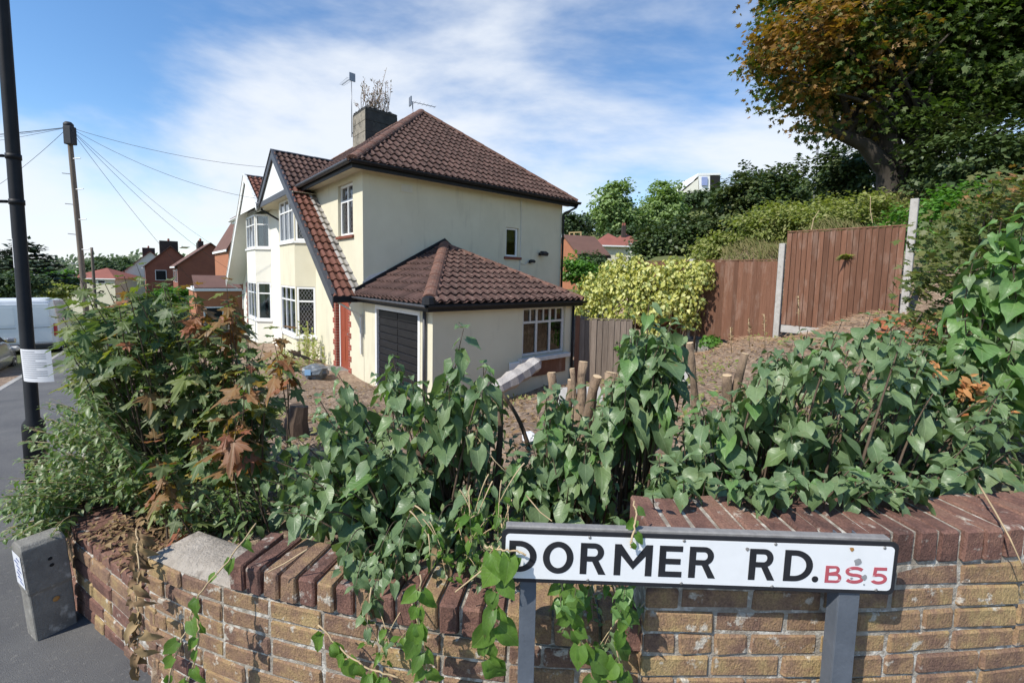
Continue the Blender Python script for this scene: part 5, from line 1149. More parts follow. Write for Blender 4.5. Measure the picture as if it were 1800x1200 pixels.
# ================================================================== FAR BUILDINGS
def far_house(name, label, O, X, Y, L, Dp, z0, ze, zr, wm, rm, hip=False, wins=(), chim=(), cat='house', over=.25, group=None, fas='white', gable_side=True):
    """O: corner on the ground, X along the eaves, Y in depth (gable faces the -X end)"""
    O = Vector(O); X, Y = Vector(X).normalized(), Vector(Y).normalized()
    T = Thing(name, label, cat, (O.x, O.y, z0), 0, group)
    P_ = lambda x, y, z: Vector((O.x, O.y, 0)) + X*x + Y*y + ZV*z
    b = MB(); b.obox((O.x, O.y, 0), X, Y, ZV, 0, L, 0, Dp, z0-1.5, ze)
    if not hip:
        for x in (0, L-.02): b.prism([P_(x,0,ze), P_(x,Dp,ze), P_(x,Dp/2,zr-.06)], X*.02)
    T.part('walls', b, wm)
    b = MB(); o = over; s_ = (zr-ze)/(Dp/2)
    if hip:
        hx = min(L/2, Dp/2)
        A_ = [P_(-o,-o,ze-s_*o*.0), P_(L+o,-o,ze), P_(L+o,Dp+o,ze), P_(-o,Dp+o,ze)]; r1, r2 = P_(hx,Dp/2,zr), P_(max(L-hx, hx+.01),Dp/2,zr)
        b.add(A_+[r1, r2], [(0,1,5,4), (1,2,5), (2,3,4,5), (3,0,4), (3,2,1,0)])
    else:
        for sd in (0, 1):
            e = P_(-o, -o if sd == 0 else Dp+o, ze-s_*o); e2 = P_(L+o, -o if sd == 0 else Dp+o, ze-s_*o); k1, k2 = P_(-o,Dp/2,zr), P_(L+o,Dp/2,zr)
            b.prism([e, e2, k2, k1], ZV*.12)
    rf = T.part('roof', b, rm)
    b = MB()
    if hip: b.obox((O.x,O.y,0), X, Y, ZV, -o-.05, L+o+.05, -o-.06, -o-.005, ze-.12, ze+.02); b.obox((O.x,O.y,0), X, Y, ZV, -o-.06, -o-.005, -o, Dp+o, ze-.12, ze+.02)
    else: b.obox((O.x,O.y,0), X, Y, ZV, -o, L+o, -o-.05, -o-.005, ze-s_*o-.1, ze-s_*o+.08)
    T.part('fascia', b, M[fas])
    for (face, a0, a1, z0_, z1_) in wins:
        b = MB(); g_ = MB(); f2 = .07
        if face == 'side': args = ((O.x,O.y,0), Y, -X, ZV); 
        else: args = ((O.x,O.y,0), X, -Y, ZV)
        b.obox(*args, a0, a1, .005, .06, z0_, z1_); wn = T.part('window', b, M['white'])
        g_.obox(*args, a0+f2, a1-f2, .0605, .07, z0_+f2, z1_-f2); T.part('pane', g_, M['dark'], wn)
    for (x, y, w_, d_, z1_) in chim:
        b = MB(); b.obox((O.x,O.y,0), X, Y, ZV, x-w_/2, x+w_/2, y-d_/2, y+d_/2, ze, z1_); c_ = T.part('chimney', b, M['chim_far'], rf, False, .03)
        for kx in (-.25, .25):
            b = MB(); b.lathe(P_(x+kx*w_, y, z1_-.02), [(.10,0), (.12,.1), (.09,.35)], 8); T.part('chimney_pot', b, M['roof_red'], rf)
    return T
# brick house further down the street: gable end faces us, built at the bottom of the slope
def onv(px, py, v): r_ = ray(px, py); p_ = Vector((0,0,EYE)) + r_*(v/r_.dot(D2)); return p_.dot(D1), p_.z
V1 = 62.0; ue, ze_ = onv(305, 470, V1); ur, zr_ = onv(367, 428, V1)
far_house('brick_house', 'red brick house with a plain gable end and pale verge tiles', H(ue+.35, V1), D2, D1, 9, 2*(ur-ue)-.35, zs(V1), ze_+.25, zr_, M['brick_far'], M['roof_far'],
          wins=(('front',.5,1.6,ze_-1.7,ze_-.2), ('front',3,4.4,ze_-1.7,ze_-.3), ('front',6,7.4,ze_-1.7,ze_-.3)), chim=((7.2, (ur-ue)*.85, .8, .6, zr_+.6), (8.6, (ur-ue)*.85, .9, .6, zr_+.45)))
V2 = 76.0; ue, ze_ = onv(250, 470, V2); ur, zr_ = onv(297, 433, V2)
far_house('terraced_house', 'brick terraced house with a broad dark chimney stack', H(ue+.3, V2), D2, D1, 9, 2*(ur-ue)-.3, zs(V2), ze_+.2, zr_, M['brick_far'], M['roof_far'],
          wins=(('front',1,2.4,ze_-1.7,ze_-.3), ('side',1,2.2,ze_-1.7,ze_-.3)), chim=((.9, (ur-ue)*.9, 1.4, 2.0, zr_+.75), (5, (ur-ue)*.9, .9, 1.2, zr_+.6)))
V3 = 92.0; ue, ze_ = onv(215, 478, V3); ur, zr_ = onv(262, 442, V3)
far_house('terraced_house', 'distant white terraced house stepping downhill beyond the chimneys', H(ue+.3, V3), D2, D1, 10, 2*(ur-ue)-.3, zs(V3), ze_+.2, zr_, M['render_w'], M['roof_red'],
          wins=(('front',1,2.6,ze_-1.7,ze_-.3), ('front',5,6.6,ze_-1.7,ze_-.3)), chim=((1, (ur-ue)*.9, 1.0, 1.6, zr_+.6), (5.5, (ur-ue)*.9, .9, 1.2, zr_+.5)))
# steep orange gable right behind the white half
V4 = 40.0; ue, ze_ = onv(377, 443, V4)
far_house('brick_house', 'orange brick house with a steep gable showing past the white bargeboard', H(ue+.9, V4), D2, D1, 8, 5.0, zs(V4)-.4, ze_+.4, ze_+5.0, M['brick_orange'], M['roof_far'], wins=(('side',.9,1.5,ze_-1.5,ze_-.2),), over=.12)
# low brick garage with white fascia
V5 = 31.0; ua, zt_ = onv(345, 510, V5); ub_, _ = onv(421, 505, V5)
gt = Thing('brick_garage', 'low brick garage with a white fascia board next to the white house', 'garage', H(ua, V5, zs(V5)))
b = MB(); b.obox(H(ua,V5,0), D1, D2, ZV, 0, ub_-ua, 0, 5, zs(V5)-1, zt_-.06); gt.part('walls', b, M['brick_orange'])
b = MB(); b.obox(H(ua,V5,0), D1, D2, ZV, -.12, ub_-ua+.1, -.14, 5.1, zt_-.055, zt_+.10); gt.part('roof_fascia', b, M['white'])
b = MB(); b.prism([H(ua-.1,V5-.1,zt_+.104), H(ub_+.1,V5-.1,zt_+.104), H(ub_,V5+2.5,zt_+.8), H(ua,V5+2.5,zt_+.8)], ZV*.05); gt.part('roof', b, M['roof_far'])
b = MB(); b.obox(H(ua,V5,0), D1, D2, ZV, .3, 1.3, -.03, .02, zs(V5)+.3, zs(V5)+1.5); wn = gt.part('window', b, M['white']); b = MB(); b.obox(H(ua,V5,0), D1, D2, ZV, .38, 1.22, -.04, -.031, zs(V5)+.38, zs(V5)+1.42); gt.part('pane', b, M['dark'], wn)
# front garden fence of the neighbours
b = MB()
nf = Thing('slat_fence', 'low grey slatted front garden fence past the white house', 'fence', H(2.3, 27, zs(27)))
for i in range(7):
    b = MB(); b.obox(H(.6,27,0), D1, D2, ZV, 0, 3.0, 0, .02, zs(27)-.1+.14*i, zs(27)+.02+.14*i); nf.part('slat', b, M['fence_old'])
for i in range(3):
    b = MB(); b.obox(H(.6+1.45*i,27,0), D1, D2, ZV, 0, .09, -.06, -.002, zs(27)-.3, zs(27)+1.0); nf.part('post', b, M['concrete_pale'])
# house with red roof left of the street
q = at(190, 500, 62)
far_house('hipped_house', 'distant low house with a red hipped roof beyond the telegraph pole', at(118, 500, 62), (1,.12,0), (-.12,1,0), 6.2, 6, zs(70)-1, at(150,489,62).z, at(150,474,62).z+.3, M['render'], M['roof_red'], True, wins=(('front',1,2,at(150,498,62).z,at(150,492,62).z), ('front',4,5,at(150,498,62).z,at(150,492,62).z)))
# right hand side, seen past the garage
q0 = at(1043, 470, 30); q1 = at(972, 470, 26)
far_house('brick_bungalow', 'orange brick gable end with a brown roof seen past the house corner', at(1017, 470, 30), Vector((.93,.36,0)), Vector((-.36,.93,0)), 2.3, 4.2, -.6, at(1018,447,30).z, at(990,417,30).z+.25, M['brick_orange'], M['roof_far'], over=.15, fas='black')
far_house('hipped_house', 'cream house with a bright red hipped roof and a tall chimney', at(1052, 470, 46), (1,.05,0), (-.05,1,0), 3.2, 5.5, 0, at(1080,432,46).z, at(1070,405,46).z, M['render'], M['roof_red'], True, wins=(('front',1.9,2.3,at(1080,450,46).z,at(1080,445,46).z),), chim=(), over=.4)
far_house('hipped_house', 'second red hipped roof with a pale chimney just behind the cream house', at(1088, 470, 50), (1,.05,0), (-.05,1,0), 2.6, 5.5, 0, at(1100,428,50).z, at(1100,405,50).z, M['render_w'], M['roof_red'], True, chim=((.85,1.6,.45,.45,at(1100,394,50).z),), over=.3)
# small timber frame
tf = Thing('timber_frame', 'pale timber frame of a half built shed beyond the brick gable', 'frame', at(1010, 420, 40))
for px0, py0, px1, py1 in ((1000,409,1022,408), (1009,409,1009,420), (1021,408,1021,420), (1001,409,1001,420)):
    b = MB(); b.tube([at(px0,py0,40), at(px1,py1,40)], .07, 4); tf.part('beam', b, M['wood'])
# white building on the hill
wb = Thing('hilltop_building', 'white modern building with a curved roof and blue banner on the hill', 'building', at(1235, 345, 120))
Dw = 120
def wq(px, py, dy=0): return at(px, py, Dw+dy)
b = MB(); b.prism([wq(1228,309), wq(1248,309), wq(1248,346), wq(1230,346)], Vector((0,14,0))); wb.part('tower', b, M['white'])
b = MB(); b.prism([wq(1249,310), wq(1266,309), wq(1266,350), wq(1249,350)], Vector((0,12,0))); wb.part('glazed_wing', b, M['dark'])
b = MB(); b.prism([wq(1228,304.5), wq(1266,304), wq(1268,307.5), wq(1229,308.5), wq(1222,315), wq(1196,337), wq(1195,334.5), wq(1219,319), wq(1224,310)], Vector((0,16,0))); wb.part('curved_roof', b, M['white'])
b = MB(); b.prism([wq(1222,318), wq(1227.5,314), wq(1228,346), wq(1198,346), wq(1198,339)], Vector((0,10,0))); wb.part('side_wing', b, M['render_w'])
b = MB(); b.prism([wq(1234,311,-.4), wq(1244,311,-.4), wq(1243.5,326,-.4), wq(1234,326,-.4)], Vector((0,.3,0))); wb.part('banner', b, M['bluebanner'])
# far lamp column
fl0, fl1 = at(1430, 372, 22), at(1438, 245, 22)
fc = Thing('lamp_post', 'thin grey lamp column rising from the bank beside the big tree', 'lamp post', fl0)
b = MB(); b.tube([fl0-ZV*1.0, fl1], [.07,.05], 8); fc.part('column', b, M['alu'], None, True); b = MB(); b.obox(fl1, (1,0,0), (0,1,0), ZV, -.35, .1, -.1, .1, -.03, .05); fc.part('lantern', b, M['alu'])

# ================================================================== PLANTS
def leaf_heart(fold=.30, curl=.30, wav=.05, seed=0, wide=.42):
    """cordate leaf of unit length: petiole end at the origin, tip at y=1"""
    q = random.Random(seed); rows = []
    prof = [(-.10,.0), (.0,.30), (.14,.455), (.30,.50), (.48,.45), (.66,.31), (.82,.15), (1.0,.0)]
    vs, uv = [], []
    for t_, hw in prof[1:-1]:
        for s_ in (-1, -.55, 0, .55, 1):
            x = hw*s_*wide/.5; y = t_ - (.13*abs(s_)**1.5 if t_ < .1 else 0) - .02*abs(s_)
            z = fold*abs(x)*(1-.4*t_) - curl*t_*t_ + wav*math.sin(9*t_+s_*2+seed)*abs(s_)
            vs.append((x, y, z)); uv.append((.5+.5*s_*hw/.5, t_))
    vs.append((0, 1.0, -curl)); uv.append((.5, 1))
    fs = [(r_*5+k, r_*5+k+1, (r_+1)*5+k+1, (r_+1)*5+k) for r_ in range(5) for k in range(4)]
    l = 25; fs += [(l+k, l+k+1, 30) for k in range(4)]
    # petiole
    o = len(vs); vs += [(-.012,-.26,.10), (.012,-.26,.10), (.012,.02,.0), (-.012,.02,.0)]; uv += [(.5,0)]*4; fs.append((o, o+1, o+2, o+3))
    return vs, fs, uv
def leaf_maple(seed=0, curl=.25):
    q = random.Random(seed); vs = [(0, .12, 0)]; uv = [(.5, .2)]
    lob = [(-128,.36), (-62,.66), (0,1.0), (62,.66), (128,.36)]; pts = []
    for i, (a, l) in enumerate(lob):
        for da, f in ((-24,.60), (-15,.70), (-11,.62), (-5,.86), (0,1), (5,.86), (11,.62), (15,.70), (24,.60)):
            pts.append((a+da*(1.0 if abs(a) < 100 else .7), l*f*q.uniform(.95,1.05)))
        if i < 4: pts.append(((a+lob[i+1][0])/2, .30*(l+lob[i+1][1])/1.3))
    for a, r_ in pts:
        x, y = r_*.86*math.sin(R(a)), .12+r_*.88*math.cos(R(a)); vs.append((x, y, .10*math.cos(R(a)*5.8)*r_ - curl*(x*x+(y-.12)**2)*1.0 + .03*q.uniform(-1,1)))
        uv.append((.5+x*.55, max(0, y)))
    n_ = len(pts); fs = [(0, i+2, i+1) for i in range(n_-1)]
    o = len(vs); vs += [(-.010,-.45,.08), (.010,-.45,.08), (.010,.12,.0), (-.010,.12,.0)]; uv += [(.5,0)]*4; fs.append((o, o+1, o+2, o+3))
    return vs, fs, uv
def leaf_oval(seed=0, w_=.24, curl=.2):
    vs = [(0,0,0), (-w_*.8,.3,.06), (0,.3,-.01), (w_*.8,.3,.06), (-w_*.85,.6,.03), (0,.62,-.06), (w_*.85,.6,.03), (0,1,-curl)]
    return vs, [(0,2,1), (0,3,2), (1,2,5,4), (2,3,6,5), (4,5,7), (5,6,7)], [(.5,0), (0,.3), (.5,.3), (1,.3), (0,.6), (.5,.6), (1,.6), (.5,1)]
def leaf_card(seed=0):
    return [(0,0,0), (-.36,.42,.05), (.36,.42,.05), (0,1,-.12)], [(0,2,3,1)], [(.5,0), (0,.5), (1,.5), (.5,1)]
def leaf_star(seed=0):
    vs = [(0,0,0), (-.5,.30,.05), (-.2,.42,0), (-.45,.75,0), (-.12,.68,.02), (0,1.05,-.08), (.12,.68,.02), (.45,.75,0), (.2,.42,0), (.5,.30,.05)]
    return vs, [(0,8,9), (0,2,8), (0,1,2), (2,4,6,8), (2,3,4), (6,7,8), (4,5,6)], [(.5+v[0]*.5, v[1]) for v in vs]
def tmpl_mesh(name, tm, m):
    vs, fs, uv = tm; me = bpy.data.meshes.new(name); me.from_pydata(vs, [], fs); ul = me.uv_layers.new(name='UVMap')
    for lp in me.loops: ul.data[lp.index].uv = uv[lp.vertex_index]
    me.polygons.foreach_set('use_smooth', [True]*len(me.polygons)); me.materials.append(m); return me
def scatter(name, tms, leaves, m, inv=None):
    """many leaves as one mesh; leaves: list of (P, A, N, S)"""
    V, Lp, Ls, Lt, UVs = [], [], [], [], []; off = 0; lo = 0
    arr = np.array([[*P_, *A_, *N_, S_] for P_, A_, N_, S_ in leaves], float)
    pick = np.arange(len(arr)) % len(tms)
    for k, (vs, fs, uv) in enumerate(tms):
        a = arr[pick == k]
        if not len(a): continue
        tv = np.array(vs); nv = len(tv); A_ = a[:, 3:6]; N_ = a[:, 6:9]; N_ = N_ - A_*(A_*N_).sum(1, keepdims=True); N_ /= np.linalg.norm(N_, axis=1, keepdims=True)+1e-9
        B_ = np.cross(A_, N_); S_ = a[:, 9:10]
        W_ = a[:, None, 0:3] + S_[:, None]*(tv[None, :, 0:1]*B_[:, None] + tv[None, :, 1:2]*A_[:, None] + tv[None, :, 2:3]*N_[:, None])
        V.append(W_.reshape(-1, 3)); li = np.array([i for f in fs for i in f]); ln = np.array([len(f) for f in fs])
        Lp.append((li[None] + (off + nv*np.arange(len(a)))[:, None]).ravel()); Lt.append(np.tile(ln, len(a)))
        UVs.append(np.tile(np.array(uv)[li], (len(a), 1))); off += nv*len(a)
    V = np.concatenate(V); Lp = np.concatenate(Lp); Lt = np.concatenate(Lt); UVs = np.concatenate(UVs)
    if inv is not None: im = np.array(inv); V = V @ im[:3, :3].T + im[:3, 3]
    me = bpy.data.meshes.new(name); me.vertices.add(len(V)); me.vertices.foreach_set('co', V.ravel())
    me.loops.add(len(Lp)); me.loops.foreach_set('vertex_index', Lp.astype(np.int32))
    me.polygons.add(len(Lt)); st = np.concatenate([[0], np.cumsum(Lt)[:-1]]); me.polygons.foreach_set('loop_start', st.astype(np.int32))
    try: me.polygons.foreach_set('loop_total', Lt.astype(np.int32))
    except Exception: pass
    ul = me.uv_layers.new(name='UVMap'); me.update(calc_edges=True); me.validate()
    if len(ul.data) == len(UVs): ul.data.foreach_set('uv', UVs.ravel())
    me.polygons.foreach_set('use_smooth', [True]*len(me.polygons)); me.materials.append(m); return me
def leafmatx(P_, A_, N_, S_):
    A_ = Vector(A_).normalized(); N_ = Vector(N_); N_ = (N_ - A_*N_.dot(A_)).normalized(); B_ = A_.cross(N_)
    mw = Matrix((B_*S_, A_*S_, N_*S_)).transposed().to_4x4(); mw.translation = P_; return mw
TH = [leaf_heart(.25+.07*i, .15+.10*i, .035+.014*i, i, (.42,.37,.33,.40,.35,.30)[i]) for i in range(6)]
TMP = [leaf_maple(i, .12+.14*i) for i in range(4)]
TO = [leaf_oval(0), leaf_oval(1, .28, .35), leaf_oval(2, .2, .1)]
TC = [leaf_card()]; TS = [leaf_star()]
MH = {m: [tmpl_mesh('leaf', t_, LM[m]) for t_ in TH] for m in ('lilac', 'lilac_bright', 'bindweed')}
MM = {m: [tmpl_mesh('leaf', t_, LM[m]) for t_ in TMP] for m in ('maple', 'maple_red', 'maple_yellow')}
def inpoly(x, y, P_):
    c = False; j = len(P_)-1
    for i in range(len(P_)):
        if (P_[i][1] > y) != (P_[j][1] > y) and x < (P_[j][0]-P_[i][0])*(y-P_[i][1])/(P_[j][1]-P_[i][1])+P_[i][0]: c = not c
        j = i
    return c
def sample(q, P_):
    xs_ = [p_[0] for p_ in P_]; ys_ = [p_[1] for p_ in P_]
    while True:
        x, y = q.uniform(min(xs_), max(xs_)), q.uniform(min(ys_), max(ys_))
        if inpoly(x, y, P_): return x, y
def bez(a, c, b_, n_=8): return [a*(1-t_)**2 + c*2*t_*(1-t_) + b_*t_*t_ for t_ in [i/n_ for i in range(n_+1)]]
def shoot(q, base, tip, lead, sp_, size, droop=(25,75), arch=.0, opp=True, up=.35):
    """one stem with its leaves: pairs along the last `lead` metres, crosswise"""
    base, tip = Vector(base), Vector(tip); h = (tip-base).length
    c = base.lerp(tip, .45) + Vector((q.uniform(-.08,.08), q.uniform(-.08,.08), .18+arch))*h*.8
    pts = bez(base, c, tip, 9); L = [0]
    for a, b_ in zip(pts, pts[1:]): L.append(L[-1]+(b_-a).length)
    out = []; s = L[-1]; k = q.randint(0, 1); az0 = q.uniform(0, 6.28); nn = 0
    while s > max(L[-1]-lead, .02):
        for i in range(len(L)-1):
            if L[i] <= s <= L[i+1]+1e-6: f = (s-L[i])/max(L[i+1]-L[i], 1e-6); p_ = pts[i].lerp(pts[i+1], f); break
        grow = min(1, .45+nn*.20)
        for side in ((0, 1) if opp else (nn % 2,)):
            az = az0 + k*math.pi/2 + side*math.pi + q.uniform(-.4,.4)
            dr = R(q.uniform(*droop))*(.55+.45*grow) if nn else R(q.uniform(-30,25))
            rad = Vector((math.cos(az), math.sin(az), 0)); A_ = rad*math.cos(dr) - ZV*math.sin(dr)
            N_ = ZV*math.cos(dr) + rad*math.sin(dr) + Vector((q.uniform(-.4,.4), q.uniform(-.4,.4), q.uniform(-.1,.3)))
            S_ = size*grow*q.uniform(.60,1.22); out.append((p_ + A_*S_*.26, A_, N_, S_))
        s -= sp_*q.uniform(.75,1.25); k += 1; nn += 1
    return pts, out
def plant(name, label, cat, root, shoots, leafm, tms, meshes, stem_m, r0=.008, maxparts=300, group=None, alt=None, keep=None):
    """shoots: (base, tip, lead, spacing, size, droop, arch). Leaves nearest the pavement are single parts, the rest one part"""
    q = random.Random(hash(label) % 9999 if False else sum(map(ord, label))); T = Thing(name, label, cat, root, 0, group); alln = []
    sm = MB()
    for sh in shoots:
        pts, lv = shoot(q, *sh[:5], *(sh[5:]))
        n_ = len(pts); rr = r0*q.uniform(.7,1.2); (sm := MB() if len(shoots) <= 12 else sm).tube(pts, [rr*(1-.78*i/(n_-1)) for i in range(n_)], 5, False); alln += lv
        if len(shoots) <= 12: T.part('stem', sm, M[stem_m], None, True, fix=False)
    if len(shoots) > 12: T.part('stems', sm, M[stem_m], None, True, fix=False, kind='stuff')
    if keep: alln = [l for l in alln if keep(l[0])]
    alln.sort(key=lambda l: (l[0]-Vector((0,0,EYE))).length)
    for l in alln[:maxparts]:
        mm = meshes
        if alt:
            for mset, pr in alt:
                if q.random() < pr: mm = mset; break
        T.put('leaf', q.choice(mm), leafmatx(*l))
    if len(alln) > maxparts:
        me = scatter('foliage', tms, alln[maxparts:], leafm, T.inv); T.put('foliage', me, None, None, None, 'stuff')
    return T
def clear_wall(p_):                                     # keep leaves out of the brickwork and behind the sign
    th = math.atan2(p_.x, p_.y); rw = rwall(th); d = math.hypot(p_.x, p_.y)
    top = ZH+.12 if p_.x > .43 else ZM+.12
    if p_.x > -.05 and d < rw+.02 and p_.z < SO.z+SH+.02 and p_.z > SO.z-.05: return False
    return not (p_.z < top+.03 and d > rw-.06 and d < rw+.26)
def gshoots(q, n_, poly, Dr, basef, lead, sp_, size, droop=(25,75), arch=0):
    o = []
    for i in range(n_):
        x, y = sample(q, poly); D = q.uniform(*Dr); tip = at(x, y, D); o.append((basef(q, tip), tip, lead*q.uniform(.7,1.3), sp_, size*q.uniform(.88,1.12), droop, arch))
    return o
def rootnear(cx_, cy_, k, jit=.10):
    def f(q, tip):
        x = cx_ + (tip.x-cx_)*k + q.uniform(-jit, jit); y = max(cy_ + (tip.y-cy_)*k + q.uniform(-jit, jit), .1)
        th = math.atan2(x, y); d = math.hypot(x, y); rw = rwall(th)+.26
        if rw > 60: x, y = cx_, cy_; d = rw = 1.0
        if d < rw: x *= rw/d; y *= rw/d
        g_ = gz(x, y)-.02; return Vector((x, y, min(g_, tip.z-.06)))
    return f

q = random.Random(21)
# --- lilac A, left of the sign
pA = [(455,790), (480,745), (560,745), (560,668), (600,648), (660,640), (690,622), (735,650), (790,640), (815,600), (850,625), (895,680), (900,740), (850,790), (840,860), (760,930), (690,945), (600,930), (520,915), (455,880), (430,850)]
sh = gshoots(q, 110, pA, (1.76,2.4), rootnear(-.30, 2.12, .42), .18, .043, .102, (8,68))
for x, y, D in ((815,578,1.92), (690,625,2.05), (590,650,2.0), (850,640,1.95), (560,700,1.9), (640,780,1.75), (720,850,1.72), (610,860,1.72), (520,830,1.78), (690,720,1.8), (770,700,1.85)): tip = at(x,y,D); sh.append((rootnear(-.30,2.12,.42)(q, tip), tip, .24, .048, .125, (10,70), 0))
for x, y, D in ((640,985,1.62), (660,930,1.62), (575,900,1.64), (500,900,1.68)): tip = at(x,y,D); sh.append((rootnear(-.35,2.0,.5)(q, tip), tip, .16, .045, .115, (25,80), .25))
T = plant('lilac_bush', 'large heart-leaved lilac bush spilling over the curved brick wall', 'bush', gpt(-.30,2.12), sh, LM['lilac'], TH, MH['lilac'], 'bark', .008, 300, 'lilac bushes behind the wall', [(MH['lilac_bright'], .05)], clear_wall)
# thick old stems of lilac A
b = MB()
for px0, py0, px1, py1, D0, D1_, r_ in ((850,960,800,760,2.1,2.1,.022), (860,950,880,690,2.15,2.2,.018), (830,930,730,790,2.05,2.0,.02), (875,930,930,790,2.2,2.3,.016), (815,940,760,820,2.1,2.2,.015), (930,790,880,690,2.3,2.25,.013)):
    a, c = at(px0,py0,D0), at(px1,py1,D1_); b.tube(bez(a, a.lerp(c,.5)+Vector((q.uniform(-.04,.04),.02,.03)), c, 7), [r_*(1-.3*i/7) for i in range(8)], 7)
T.part('trunk', b, M['bark'], None, True)
# --- lilac B, tall one in the middle
pB_ = [(1090,590), (1130,545), (1205,560), (1212,610), (1195,700), (1150,735), (1085,745), (1060,680)]
sh = gshoots(q, 30, pB_, (1.98,2.35), rootnear(.55, 2.15, .35), .22, .048, .115, (10,70))
for x, y, D in ((1140,535,2.1), (1180,560,2.05), (1110,590,2.05), (1150,650,1.98), (1100,680,1.95)): tip = at(x,y,D); sh.append((rootnear(.55,2.15,.35)(q, tip), tip, .26, .048, .13, (12,72), 0))
plant('lilac_bush', 'tall upright lilac bush in front of the yellow ivy', 'bush', gpt(.55,2.15), sh, LM['lilac'], TH, MH['lilac'], 'bark', .008, 300, 'lilac bushes behind the wall', [(MH['lilac_bright'], .08)], clear_wall)
pB2 = [(925,700), (1000,665), (1060,700), (1100,780), (1090,850), (1000,890), (900,890), (880,830)]
sh = gshoots(q, 54, pB2, (1.74,2.2), rootnear(.25, 1.98, .4), .15, .043, .096, (10,68))
for x, y, D in ((960,690,1.9), (1000,760,1.82), (940,860,1.72), (1050,800,1.8), (1010,900,1.62), (1080,910,1.58), (900,800,1.85), (1000,855,1.66)): tip = at(x,y,D); sh.append((rootnear(.25,1.98,.4)(q, tip), tip, .17, .045, .115, (12,70), 0))
plant('lilac_bush', 'open young lilac bush with cut stems above the word DORMER', 'bush', gpt(.25,1.98), sh, LM['lilac'], TH, MH['lilac'], 'bark', .007, 300, 'lilac bushes behind the wall', [(MH['lilac_bright'], .10)], clear_wall)
# --- lilac C, broad mass on the right
pC = [(1130,850), (1180,720), (1255,680), (1325,665), (1350,610), (1430,585), (1500,565), (1560,560), (1640,575), (1700,630), (1800,670), (1830,760), (1820,850), (1700,860), (1600,865), (1480,860), (1380,850), (1280,830), (1200,860)]
sh = gshoots(q, 195, pC, (1.64,2.7), rootnear(1.15, 2.1, .75, .14), .16, .043, .102, (5,62))
for i in range(26): tip = at(q.uniform(1140,1640), q.uniform(835,872), q.uniform(1.34,1.47)); sh.append((rootnear(1.15,2.1,.8)(q, tip), tip, .15, .042, .10, (20,80), .15))
for x, y, D in ((1530,555,2.1), (1480,565,2.15), (1580,560,2.1), (1640,575,2.1), (1420,580,2.1), (1370,615,2.0), (1700,610,2.0), (1190,835,1.5), (1240,845,1.46), (1300,845,1.45), (1360,850,1.42), (1420,852,1.41), (1480,850,1.41), (1540,850,1.42), (1590,840,1.45), (1660,825,1.5), (1720,820,1.53), (1270,830,1.5), (1390,830,1.48), (1510,830,1.48), (1450,845,1.38), (1330,850,1.40), (1550,835,1.44), (1350,660,1.9), (1260,700,1.85), (1440,640,2.0), (1480,720,1.7), (1390,760,1.65), (1320,830,1.58), (1450,850,1.56), (1560,800,1.56), (1640,850,1.58), (1240,800,1.65), (1160,830,1.66), (1500,820,1.55), (1400,840,1.55), (1600,640,1.95), (1700,780,1.65), (1780,790,1.7), (1750,700,1.8)): tip = at(x,y,D); sh.append((rootnear(1.15,2.1,.8)(q, tip), tip, .18, .046, .128, (12,72), 0))
plant('lilac_bush', 'broad low lilac bush massed along the top of the taller wall', 'bush', gpt(1.15,2.1), sh, LM['lilac'], TH, MH['lilac'], 'bark', .007, 300, 'lilac bushes behind the wall', [(MH['lilac_bright'], .10)], clear_wall)
# --- bright large-leaved shrub at the right edge
pD = [(1700,520), (1715,430), (1745,390), (1810,350), (1870,420), (1870,660), (1740,650), (1690,610), (1680,560)]
sh = gshoots(q, 46, pD, (2.05,2.7), rootnear(2.6, 2.5, .4), .24, .05, .135, (8,62))
for x, y, D in ((1760,390,2.2), (1780,470,2.1), (1730,560,2.05), (1780,600,2.0), (1700,600,2.1)): tip = at(x,y,D); sh.append((rootnear(2.6,2.5,.4)(q, tip), tip, .26, .05, .15, (10,62), 0))
T = plant('lilac_bush', 'bright green large-leaved lilac growing tallest against the hedge', 'bush', gpt(2.6,2.5), sh, LM['lilac_bright'], TH, MH['lilac_bright'], 'bark', .009, 300, 'lilac bushes behind the wall', [(MH['lilac'], .25)], clear_wall)
b = MB(); a, c = at(1760,720,2.3), at(1800,560,2.35); b.tube(bez(a, a.lerp(c,.5)+Vector((.02,0,0)), c, 5), [.035]*6, 8); T.part('trunk', b, M['bark'], None, True)
# --- maple saplings, left
pE = [(95,600), (100,530), (130,500), (190,500), (240,475), (290,490), (350,500), (400,520), (430,550), (475,590), (505,650), (480,730), (460,800), (420,850), (340,890), (270,870), (215,800), (150,700), (110,650)]
sh = gshoots(q, 150, pE, (2.35,3.6), rootnear(-1.9, 2.9, .5), .32, .06, .135, (5,58))
for x, y, D in ((240,465,2.8), (140,488,2.7), (185,500,2.7), (290,495,2.7), (200,560,2.5), (330,600,2.5), (160,640,2.5), (270,680,2.4), (380,690,2.4), (440,640,2.5), (350,760,2.3), (420,800,2.25), (110,560,2.7), (400,560,2.7)): tip = at(x,y,D); sh.append((rootnear(-1.9,2.9,.5)(q, tip), tip, .32, .06, .165, (10,58), 0))
plant('maple_bush', 'bushy young maple with lobed green leaves beside the pavement', 'bush', gpt(-1.9,2.9), sh, LM['maple'], TMP, MM['maple'], 'bark', .008, 300, None, [(MM['maple_red'], .10), (MM['maple_yellow'], .06)], clear_wall)
